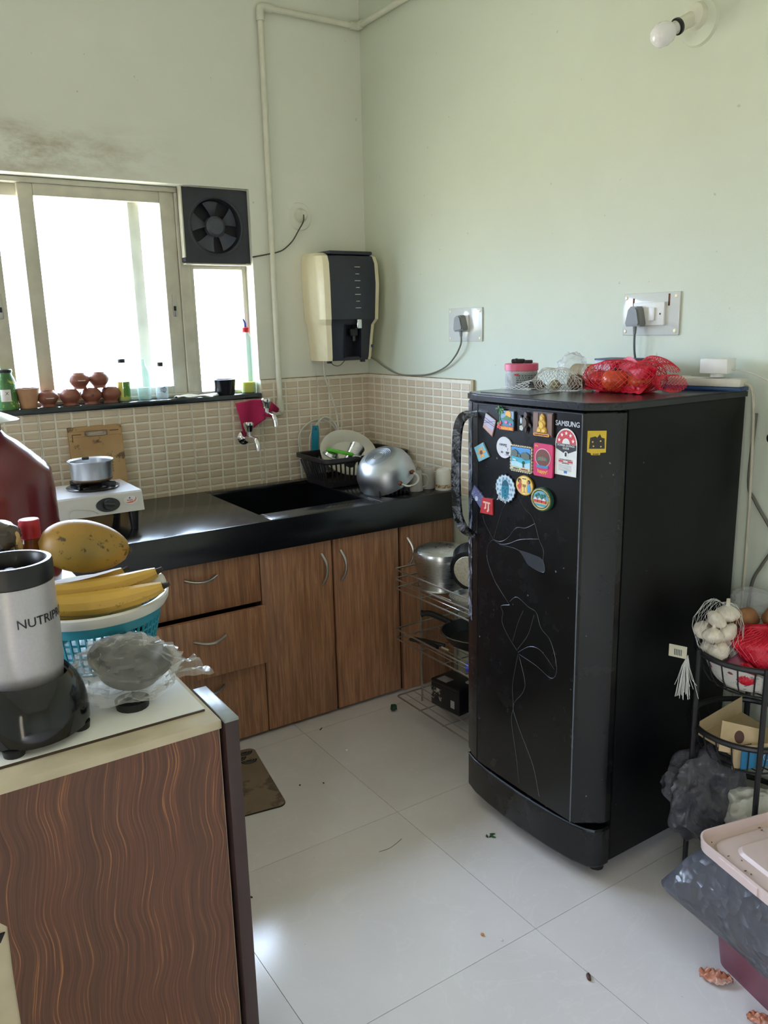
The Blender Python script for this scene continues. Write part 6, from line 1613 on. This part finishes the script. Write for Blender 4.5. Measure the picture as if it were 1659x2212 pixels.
obj('case', MB().rbox(-0.055, 0.055, -0.075, 0.075, 0, 0.088, 0.003), BLACKP, btx)
obj('lid', MB().rbox(-0.056, 0.056, -0.076, 0.076, 0.088, 0.102, 0.004), BLACKP, btx)
obj('sticker', MB().box(-0.045, -0.005, 0.005, 0.055, 0.102, 0.1026), P('sticker_grey', (150, 150, 146), 0.5), btx, smooth=False)
obj('sticker', MB().box(-0.0560, -0.0555, -0.050, -0.030, 0.02, 0.05), P('sticker_grey', (150, 150, 146)), btx, smooth=False)
obj('torn_sticker', MB().box(-0.020, 0.035, -0.0015, 0.0, -0.022, 0.024, TL(-0.0555, 0.038, 0.048) @ R(PI/2, 'Z')), m_spotted('torn_paper', (24, 24, 26), (176, 166, 150), 0.5, 46, 0.6), btx, smooth=False)
obj('terminal', MB().rbox(0.005, 0.045, -0.06, -0.045, 0.102, 0.109, 0.002), P('sticker_grey', (150, 150, 146)), btx)
dbx = thing('black_case', 'dull black case behind the battery on the lowest tier', 'case', (1.80, 1.985, 0.0575))
obj('case', MB().rbox(-0.10, 0.12, -0.09, 0.10, 0, 0.085, 0.006), BLACKM, dbx)
obj('clasp', MB().rbox(-0.104, -0.099, -0.02, 0.02, 0.03, 0.06, 0.001), BLACKP, dbx)
gl_ = thing('crumpled_wrapper', 'crumpled clear wrapper at the back of the lowest tier', 'wrapper', (1.80, 2.345, 0.0575))
obj('film', MB().blob((0, 0, 0.026), 0.035, 0.030, 0.026, 0.3, 3, 3, 8, None, True), WRAPF, gl_)
obj('green_scrap', MB().blob((0, 0, 0.014), 0.013, 0.014, 0.013, 0.4, 3, 2, 2), P('scrap_green', (22, 66, 44), 0.6, 0, 0.3), None, loc=(1.585, 2.40, 0.0), label='dark green scrap caught at the corner of the wire rack', cat='scrap')

# ---------------------------------------------------------------- vegetable stand on the right
vs_ = thing('vegetable_stand', 'black three-tier round wire basket stand beside the refrigerator', 'stand', (1.795, 1.080, 0.0))
SR = 0.140
ZR = (0.640, 0.440, 0.215)
def vst(i, z):
    rt = obj('ring', MB().tube([(SR*math.cos(2*PI*k/48), SR*math.sin(2*PI*k/48), z) for k in range(48)], 0.0075, 8, closed=True), BWIRE, vs_)
    obj('base_ring', MB().tube([(0.095*math.cos(2*PI*k/32), 0.095*math.sin(2*PI*k/32), z-0.085) for k in range(32)], 0.0028, 6, closed=True), BWIRE, rt)
    for k in range(22):
        a = 2*PI*k/22
        c, s = math.cos(a), math.sin(a)
        obj('basket_wire', MB().tube([(SR*c, SR*s, z), (0.126*c, 0.126*s, z-0.05), (0.108*c, 0.108*s, z-0.078), (0.095*c, 0.095*s, z-0.085)], 0.0019, 5), BWIRE, rt)
    for k in range(7):
        x = -0.08 + 0.16*k/6; hw2 = math.sqrt(max(0, 0.095**2-x*x))
        obj('floor_wire', MB().tube([(x, -hw2, z-0.086), (x, hw2, z-0.086)], 0.0018, 5), BWIRE, rt)
for i, z in enumerate(ZR): vst(i, z)
for a in (math.radians(152), math.radians(222), math.radians(35), math.radians(-35)):
    obj('leg', MB().tube([(0.147*math.cos(a), 0.147*math.sin(a), 0), (0.147*math.cos(a), 0.147*math.sin(a), ZR[0]+0.01)], 0.0068, 10), BWIRE, vs_)
SX, SY = 1.795, 1.080
# newspaper lining
NEWS = m_spotted('newsprint', (206, 202, 194), (110, 108, 106), 0.55, 60, 0.8, (196, 192, 184))
obj('newspaper', MB().grid(lambda u, v: ((0.085+0.034*v)*math.cos(2*PI*u), (0.085+0.034*v)*math.sin(2*PI*u), -0.078+0.060*v**1.6+0.006*math.sin(14*u*PI/2+3*v)*v), 60, 8), NEWS, None, loc=(SX, SY, ZR[0]), label='newspaper lining the top basket of the stand', cat='newspaper', angle=60)
GAR = P('garlic_skin', (214, 204, 186), 0.6, 0, 0.14, 40, 0.15)
gpos = [(-0.088, 0.070, 0.016), (-0.104, 0.034, 0.020), (-0.066, 0.048, 0.030), (-0.094, 0.082, 0.056), (-0.112, 0.045, 0.058), (-0.078, 0.030, 0.062), (-0.070, 0.070, 0.068), (-0.090, 0.052, 0.092), (-0.062, 0.044, 0.104)]
GLAB = ['garlic bulb lowest at the left of the net, just above the white tag', 'garlic bulb low at the front of the net beside the tag', 'garlic bulb low in the middle of the net, touching the stand rim', 'garlic bulb at the left of the middle layer, nearest the refrigerator', 'garlic bulb at the front of the middle layer of the net', 'garlic bulb at the right of the middle layer, next to the red sack', 'garlic bulb at the back of the middle layer of the net', 'garlic bulb high in the net, left of the pointed one']
for i, (x, y, z) in enumerate(gpos):
    t = thing('garlic_bulb', 'upright pointed garlic bulb topmost in the garlic net' if i == 8 else GLAB[i], 'garlic', (SX+x, SY+y, ZR[0]+z-0.008), 0, 'garlic bulbs in the net')
    r_ = 0.026 if i < 8 else 0.028
    t.rotation_euler = (0, 0, 0) if i == 8 else (random.uniform(-0.9, 0.9), random.uniform(-0.9, 0.9), random.uniform(0, 3))
    def gf(u, v, r_=r_):
        a = 2*PI*u
        prof_ = math.sin(PI*min(v/0.72, 1.0)*0.97)**0.8 if v < 0.55 else max(0.13, math.sin(PI*min(v/0.72, 1.0)*0.97)**0.8)
        k = 1 + 0.07*abs(math.sin(4*a))
        return (r_*prof_*k*math.cos(a), r_*prof_*k*math.sin(a), r_*(-0.85 + (1.75 if v < 0.72 else 1.75)*v*1.25))
    obj('bulb', MB().grid(gf, 32, 14), GAR, t)
    obj('root_plate', MB().lathe([(0, -r_*0.86), (r_*0.25, -r_*0.84), (r_*0.2, -r_*0.78)], 10), P('root_brown', (120, 92, 68), 0.9), t)
gn = thing('garlic_net', 'white net of garlic with a tag and a frayed tail', 'net bag', (SX-0.100, SY+0.05, ZR[0]-0.012))
obj('net', netmesh(lambda u, v: tuple(Vector(sackf(0.056, 0.060, 0.078, 0.86, 9.0, -0.01)(u, v)) + Vector((0.016, 0.0, 0))), 20, 10, 0.00035), WN, gn, kind='stuff')
tg = MB()
for k in range(34):
    rnk = random.Random(k)
    a0 = rnk.uniform(-0.02, 0.02); b0 = rnk.uniform(-0.035, 0.03); L_ = rnk.uniform(0.07, 0.115)
    tg.tube([(-0.046, 0.038, 0.004), (-0.054+a0*0.2, 0.038+b0*0.3, -0.025), (-0.056+a0*0.5, 0.036+b0*0.55, -0.055), (-0.056+a0, 0.034+b0*0.8, 0.0-L_)], 0.0008, 4)
obj('frayed_tail', tg, P('net_white', (206, 206, 200)), gn, kind='stuff')
obj('tag', MB().rbox(-0.0015, 0.0015, -0.022, 0.022, -0.016, 0.016, 0.001, 1, TL(-0.062, 0.056, 0.012) @ R(0.35, 'Z')), P('tag_paper', (196, 190, 166), 0.7), gn)
tp_ = MB()
for k in range(5): tp_.box(-0.0022, -0.0015, -0.010+k*0.004, -0.008+k*0.004, -0.010, 0.006, TL(-0.062, 0.056, 0.012) @ R(0.35, 'Z'))
obj('tag_print', tp_, P('print_dark', (70, 74, 80)), gn, kind='stuff', smooth=False)
# potatoes, onions, red nets
for i, (x, y, z, lb_) in enumerate(((0.040, 0.060, 0.055, 'brown potato at the back of the top basket'), (0.070, -0.005, 0.070, 'brown potato at the right of the top basket'), (0.055, 0.030, 0.015, 'brown potato low under the red net'))):
    t = thing('potato', lb_, 'potato', (SX+x, SY+y, ZR[0]+z), 0, 'potatoes in the top basket')
    obj('tuber', MB().blob((0, 0, 0), 0.038, 0.032, 0.028, 0.14, 1.5, 3, i), P('potato_skin', (150, 104, 66), 0.75, 0, 0.15, 50, 0.15), t)
    obj('eye', MB().ell((-0.034, -0.008, 0.006), 0.003, 0.004, 0.002, 8, 6), P('potato_eye', (90, 62, 44), 0.9), t)
for i, (x, y, z, lb_) in enumerate(((-0.075, 0.045, -0.030, 'purple onion low in the top basket below the garlic'), (-0.085, -0.005, -0.026, 'reddish onion behind the wires of the top basket'), (-0.03, 0.01, -0.045, 'purple onion in the middle of the top basket'))):
    t = thing('onion', lb_, 'onion', (SX+x, SY+y, ZR[0]+z), 0, 'onions in the top basket')
    obj('bulb', MB().lathe([(0, -0.026), (0.014, -0.024), (0.028, -0.006), (0.030, 0.006), (0.020, 0.022), (0.006, 0.030), (0, 0.036)], 28), P('onion_skin', (128, 62, 84), 0.35, 0, 0.2, 20), t)
    obj('root', MB().ell((0, 0, -0.027), 0.006, 0.006, 0.003, 8, 6), P('root_brown', (120, 92, 68)), t)
def redsack(name, label, loc, rx, ry, rz, seed):
    t = thing(name, label, 'net bag', loc)
    b = MB()
    f = sackf(rx, ry, rz, 0.9, seed)
    b.grid(lambda u, v: f(u, v), 40, 20)
    obj('net_cloth', b, P('net_red_dense', (196, 22, 48)), t, angle=60)
    obj('net_threads', netmesh(lambda u, v: tuple(Vector(f(u, v))*1.03), 30, 15, 0.0008), REDN, t, kind='stuff')
redsack('red_net_sack', 'red net sack of vegetables filling the top basket of the stand', (SX-0.012, SY-0.036, ZR[0]-0.022), 0.078, 0.078, 0.046, 3.3)
redsack('red_net_sack', 'small red net bundle hanging through the top basket wires', (SX-0.088, SY-0.03, ZR[0]-0.055), 0.020, 0.030, 0.026, 6.1)
pw = obj('plastic_pack', MB().blob((0, 0, 0), 0.040, 0.055, 0.034, 0.3, 2.4, 4, 11, None, True), WRAPF, None, loc=(SX+0.115, SY+0.085, ZR[0]+0.075), label='clear plastic pack resting on potatoes against the wall', cat='plastic bag', angle=60)
btg = obj('barcode_tag', MB().rbox(-0.001, 0.001, -0.020, 0.020, -0.013, 0.013, 0.0008, 1), P('tag_white', (206, 204, 200), 0.6), None, loc=(SX+0.120, SY+0.015, ZR[0]+0.108), rz=0.5, label='white barcode tag above the potatoes by the wall', cat='tag')
bb = MB()
for k in range(9): bb.box(-0.0016, -0.001, -0.015+k*0.0034, -0.0135+k*0.0034+(k % 3)*0.0006, -0.008, 0.008)
obj('barcode', bb, P('print_black', (24, 24, 26), 0.6), btg, kind='stuff', smooth=False)
# cartons in the middle basket
ca = thing('flat_carton', 'open blue and beige carton lying in the middle basket', 'carton', (SX, SY, ZR[1]-0.08))
BEI = P('carton_beige', (186, 164, 128), 0.7, 0, 0.08); BLU = P('carton_cyan', (38, 122, 168), 0.5, 0, 0.06)
obj('tray', MB().add([(-0.105, 0.072, 0.050), (-0.085, -0.03, 0.02), (0.085, -0.06, 0.03), (0.085, 0.075, 0.055), (-0.10, 0.074, 0.085), (0.085, 0.078, 0.10)], [(0,1,2,3),(0,3,5,4)]), BEI, ca, smooth=False, recalc=False)
obj('side_panel', MB().prism([(-0.095, -0.02), (0.02, -0.070), (0.02, -0.073), (-0.097, -0.024)], -0.005, 0.055), BEI, ca, smooth=False)
obj('blue_panel', MB().prism([(-0.082, -0.034), (0.05, -0.086), (0.05, -0.089), (-0.084, -0.038)], -0.004, 0.045), BLU, ca, smooth=False)
obj('logo', MB().tube([(0.010*math.cos(2*PI*k/20), 0.010*math.sin(2*PI*k/20), 0.001) for k in range(20)], 0.0009, 5, closed=True, T=frame((-0.02, -0.0645, 0.024), Vector((0.928, -0.371, 0)), (0,0,1), Vector((-0.371, -0.928, 0)))), P('logo_pale', (170, 206, 222), 0.5), ca)
cd_ = thing('photo_card', 'beige card with a dark oval picture standing in the middle basket', 'card', (SX-0.062, SY-0.012, ZR[1]-0.040))
CT = R(math.radians(-38), 'Z') @ R(math.radians(-28), 'X') @ R(math.radians(12), 'Y')
CF = CT @ frame((0,0,0), (1,0,0), (0,0,1), (0,-1,0))
obj('card', MB().prism(rec(-0.045, 0.055, -0.02, 0.055), 0, 0.0015, CF), P('card_beige', (204, 178, 140), 0.6), cd_, smooth=False)
obj('picture', MB().prism(circ(0.012, 20, 0.0, 0.024, 0.016), 0.0015, 0.0019, CF).prism([(0.008, 0.006), (0.030, 0.016), (0.034, 0.006), (0.016, -0.006)], 0.0015, 0.0019, CF), P('picture_dark', (84, 50, 42), 0.6), cd_, smooth=False, kind='stuff')
# bags in the lowest basket
obj('grey_bag', MB().blob((0, 0, 0), 0.095, 0.075, 0.105, 0.42, 1.5, 5, 21, None, True), m_crumple('bag_grey', (104, 102, 110), 0.3, 0.5, (0.6, 0.6, 0.64), 14, 0.02), None, loc=(SX-0.085, SY+0.055, ZR[2]+0.03), label='crumpled smoky grey plastic bag in the lowest basket', cat='plastic bag', angle=60)
obj('white_bag', MB().blob((0, 0, 0), 0.080, 0.070, 0.070, 0.40, 1.5, 5, 33, None, True), m_crumple('bag_white', (214, 212, 204), 0.5, None, (1,1,1), 12, 0.02), None, loc=(SX-0.045, SY-0.045, ZR[2]-0.005), label='crumpled white cloth bag in the lowest basket', cat='bag', angle=60)

# ---------------------------------------------------------------- waste bin
wb = thing('waste_bin', 'maroon plastic waste bin lined with a grey bag, bottom right', 'bin', (1.556, 0.748, 0.0), math.radians(-13))
BH = 0.272
def brow(z, e=0.0):
    k = z/BH
    a, c = 0.105 + 0.028*k + e, 0.170 + 0.025*k + e
    return [(x, y, z) for x, y in rrect(-a, a, -c, c, 0.035+e, 6)]
nb2 = len(brow(0))
def bwall(z0, z1, e=0.0, n=1):
    b = MB(); rows = [brow(z0 + (z1-z0)*i/n, e) for i in range(n+1)]
    b.add([p for r_ in rows for p in r_], [(i*nb2+k, i*nb2+(k+1) % nb2, (i+1)*nb2+(k+1) % nb2, (i+1)*nb2+k) for i in range(n) for k in range(nb2)])
    return b
bd_ = bwall(0.0, BH); bd_.add(brow(0.002), [tuple(range(nb2))])
obj('bin_body', bd_, P('bin_maroon', (112, 66, 78), 0.4, 0, 0.08), wb)
lin = MB()
def linf(u, v):
    # liner folded over the rim, hanging outside in creases
    idx = u*nb2; i0 = int(idx) % nb2; i1 = (i0+1) % nb2; f_ = idx - int(idx)
    z = BH + 0.006 - v*0.165
    a = Vector(brow(max(z, 0.02), 0.004)[i0]).lerp(Vector(brow(max(z, 0.02), 0.004)[i1]), f_)
    d = Vector((a.x, a.y, 0)).normalized()
    c = noise.noise(Vector((a.x*14, a.y*14, z*9))) ; c2 = abs(noise.noise(Vector((a.x*26+3, a.y*26, z*20))))
    corner = math.exp(-((a.x+0.125)**2 + (a.y-0.185)**2)/0.0045)
    fold_ = abs(noise.noise(Vector((a.x*17+a.y*9, z*11, 2.0))))
    bulge = 0.004 + 0.026*math.sin(PI*min(1, v*1.02))*(1 + 0.9*c) + 0.085*corner*(v/0.62 if v < 0.62 else (1-v)/0.38)**0.9 - (0.022*c2 + 0.020*fold_)*math.sin(PI*min(1, v+0.08))
    z2 = z + 0.035*noise.noise(Vector((a.x*9, a.y*9, 4)))*v - 0.02*v
    return (a.x + d.x*max(0.002, bulge), a.y + d.y*max(0.002, bulge), z2)
lin.grid(linf, 150, 26)
obj('liner_bag', lin, m_crumple('liner_grey', (84, 84, 90), 0.30, None, (1,1,1), 13, 0.02), wb, angle=50, label='crinkled grey bin bag folded over the rim')
ld = MB()
LZ = BH + 0.012
ol = rrect(-0.150, 0.150, -0.212, 0.212, 0.042, 7)
def lrow(k, z): return [(x*k[0], y*k[1], z) for x, y in ol]
rows = [lrow((1.0, 1.0), LZ), lrow((1.012, 1.01), LZ+0.026), lrow((0.992, 0.994), LZ+0.027), lrow((0.965, 0.975), LZ+0.006), lrow((0.86, 0.895), LZ+0.004), lrow((0.84, 0.88), LZ+0.010), lrow((0.80, 0.85), LZ+0.010), lrow((0.62, 0.72), LZ+0.009), lrow((0.58, 0.69), LZ+0.016)]
nl = len(ol)
ld.add([p for r_ in rows for p in r_], [(i*nl+k, i*nl+(k+1) % nl, (i+1)*nl+(k+1) % nl, (i+1)*nl+k) for i in range(len(rows)-1) for k in range(nl)] + [tuple(range((len(rows)-1)*nl, len(rows)*nl)), tuple(reversed(range(nl)))])
lido = obj('lid', ld, P('lid_blush', (206, 184, 178), 0.35, 0, 0.05, 6), wb, angle=30)
obj('hinge_tab', MB().rbox(-0.1535, -0.1500, 0.02, 0.13, LZ+0.002, LZ+0.022, 0.001, 1), P('lid_blush', (206, 184, 178)), lido)
cr2 = MB()
rnd = random.Random(11)
for k in range(26):
    x, y = rnd.uniform(-0.135, 0.02), rnd.uniform(-0.1, 0.19)
    cr2.blob((x, y, LZ+0.012), rnd.uniform(0.001, 0.0045), rnd.uniform(0.001, 0.003), 0.0015, 0.5, 2, 1, k)
obj('crumbs', cr2, P('crumb_brown', (112, 78, 58), 0.8, 0, 0.4), lido, kind='stuff')

# ---------------------------------------------------------------- mat and bits on the floor
mt = thing('kitchen_mat', 'brown patterned kitchen mat on the floor by the drawers', 'mat', (0.80, 2.29, 0.0), math.radians(-9))
MTM = m_spotted('mat_brown', (118, 100, 82), (84, 70, 58), 0.55, 7, 0.9, (128, 110, 90))
mo_ = rrect(-0.40, 0.195, -0.195, 0.195, 0.025, 5)
obj('mat_backing', MB().prism(mo_, 0, 0.004), BLACKM, mt)
obj('mat_face', MB().prism([(x*0.996, y*0.993) for x, y in mo_], 0.004, 0.0055), MTM, mt)
scn = MB()
for (cx, cy) in ((0.155, 0.175), (0.095, 0.175), (0.035, 0.175), (0.125, 0.145), (0.065, 0.145), (0.155, 0.115), (0.095, 0.115)):
    q = [(cx + 0.030*math.cos(a), cy - 0.028*abs(math.sin(a))) for a in [PI*k/12 for k in range(13)]]
    q = [(x, min(y, 0.188)) for x, y in q if x < 0.192]
    if len(q) > 3: scn.prism(q, 0.0055, 0.0058)
obj('scale_print', scn, P('mat_black', (26, 26, 28), 0.9), mt, kind='stuff', smooth=False)
arcs = MB()
for (cx, cy) in ((0.155, 0.175), (0.095, 0.175), (0.035, 0.175), (0.125, 0.145), (0.065, 0.145), (0.155, 0.115), (0.095, 0.115)):
    for rr_ in (0.030, 0.022, 0.014):
        pts = [(cx + rr_*math.cos(a), cy - rr_*0.93*math.sin(a), 0.0060) for a in [PI*k/10 for k in range(11)]]
        pts = [p for p in pts if p[0] < 0.19 and p[1] < 0.186]
        if len(pts) > 2: arcs.tube(pts, 0.0007, 4)
obj('scale_lines', arcs, P('mat_line', (128, 116, 102), 0.9), mt, kind='stuff')
obj('fish_line', MB().tube(smoothpath([(0.02, 0.03, 0.0058), (0.07, 0.0, 0.0058), (0.085, 0.012, 0.0058), (0.075, -0.015, 0.0058), (0.09, -0.06, 0.0058), (0.075, -0.085, 0.0058), (0.05, -0.082, 0.0058), (0.052, -0.068, 0.0058), (0.062, -0.070, 0.0058)], 6), 0.0016, 5), P('mat_black', (26, 26, 28)), mt)
def peel(label, x, y, s, seed):
    b = MB().grid(lambda u, v: ((u-0.5)*0.07*s + 0.006*noise.noise(Vector((u*5, v*4, seed))), (v-0.5)*0.030*s*(0.5+math.sin(PI*u)) , 0.004 + 0.016*s*abs(noise.noise(Vector((u*6, v*3, seed+2)))) + 0.010*s*math.sin(PI*v)*math.sin(PI*u)), 22, 10)
    o_ = obj('onion_peel', b, m_spotted('peel_%d' % seed, (168, 100, 66), (206, 170, 160), 0.5, 26, 0.35, (190, 130, 110)), None, loc=(x, y, 0.001), rz=-0.9, label=label, cat='peel', angle=60)
    o_.modifiers.new('t', 'SOLIDIFY').thickness = 0.0008
peel('crumpled pink onion peel lying against the bin on the floor', 1.440, 0.895, 1.0, 3)
peel('brown onion peel at the bottom right corner of the floor', 1.418, 0.772, 0.8, 9)
def bit(label, x, y, m, a, b_, c, seed, cat='crumb'):
    obj('floor_crumb', MB().blob((0, 0, c*0.8), a, b_, c, 0.35, 2, 2, seed), m, None, loc=(x, y, 0), rz=seed, label=label, cat=cat)

bit('dark brown date-like crumb on the lit floor', 1.211, 1.060, P('crumb_dark', (70, 42, 34), 0.6), 0.012, 0.005, 0.004, 1)
bit('small orange crumb on the floor tile', 1.101, 1.298, P('crumb_orange', (190, 130, 70), 0.6), 0.005, 0.004, 0.003, 2)
bit('small white crumb near the orange one', 1.127, 1.259, P('crumb_white', (230, 226, 216), 0.6), 0.003, 0.003, 0.002, 3)
bit('tiny dark crumb beside the kitchen mat', 1.046, 2.144, P('crumb_dark', (70, 42, 34)), 0.004, 0.003, 0.002, 4)
bit('tiny dark crumb between mat and refrigerator', 1.115, 2.111, P('crumb_dark', (70, 42, 34)), 0.003, 0.002, 0.002, 5)
bit('tiny white crumb on the shaded floor tile', 1.282, 2.245, P('crumb_white', (230, 226, 216)), 0.004, 0.003, 0.004, 6)
bit('flat brown stain-like crumb along the joint by the cabinets', 1.286, 2.436, P('crumb_dark', (70, 42, 34)), 0.012, 0.003, 0.001, 7)
bit('tiny brown crumb beside the dark brown board', 0.695, 1.744, P('crumb_dark', (70, 42, 34)), 0.004, 0.003, 0.002, 8)
lf = MB()
for k, (dx, dy, a) in enumerate(((0, 0, 0.3), (0.010, 0.004, -0.5), (-0.009, 0.005, 1.1), (0.004, -0.008, 2.0))):
    lf.grid(lambda u, v, a=a, dx=dx, dy=dy: (dx + (u-0.5)*0.016*math.cos(a) - (v-0.5)*0.008*math.sin(a)*math.sin(PI*u), dy + (u-0.5)*0.016*math.sin(a) + (v-0.5)*0.008*math.cos(a)*math.sin(PI*u), 0.0012 + 0.003*math.sin(PI*v)), 6, 3)
lo2 = obj('coriander_leaf', lf, P('leaf_green', (40, 76, 40), 0.6), None, loc=(1.372, 1.584, 0), label='small green coriander leaf on the floor near the refrigerator', cat='leaf', angle=60)
lo2.modifiers.new('t', 'SOLIDIFY').thickness = 0.0006
hr = MB()
obj('hair_strand', MB().tube(smoothpath([(0, 0, 0.001), (0.03, -0.004, 0.001), (0.06, 0.003, 0.001), (0.085, 0.012, 0.001)], 6), 0.0006, 4), P('hair', (60, 50, 42), 0.7), None, loc=(1.07, 1.71, 0), label='thin dark hair on the shaded floor tile', cat='hair')
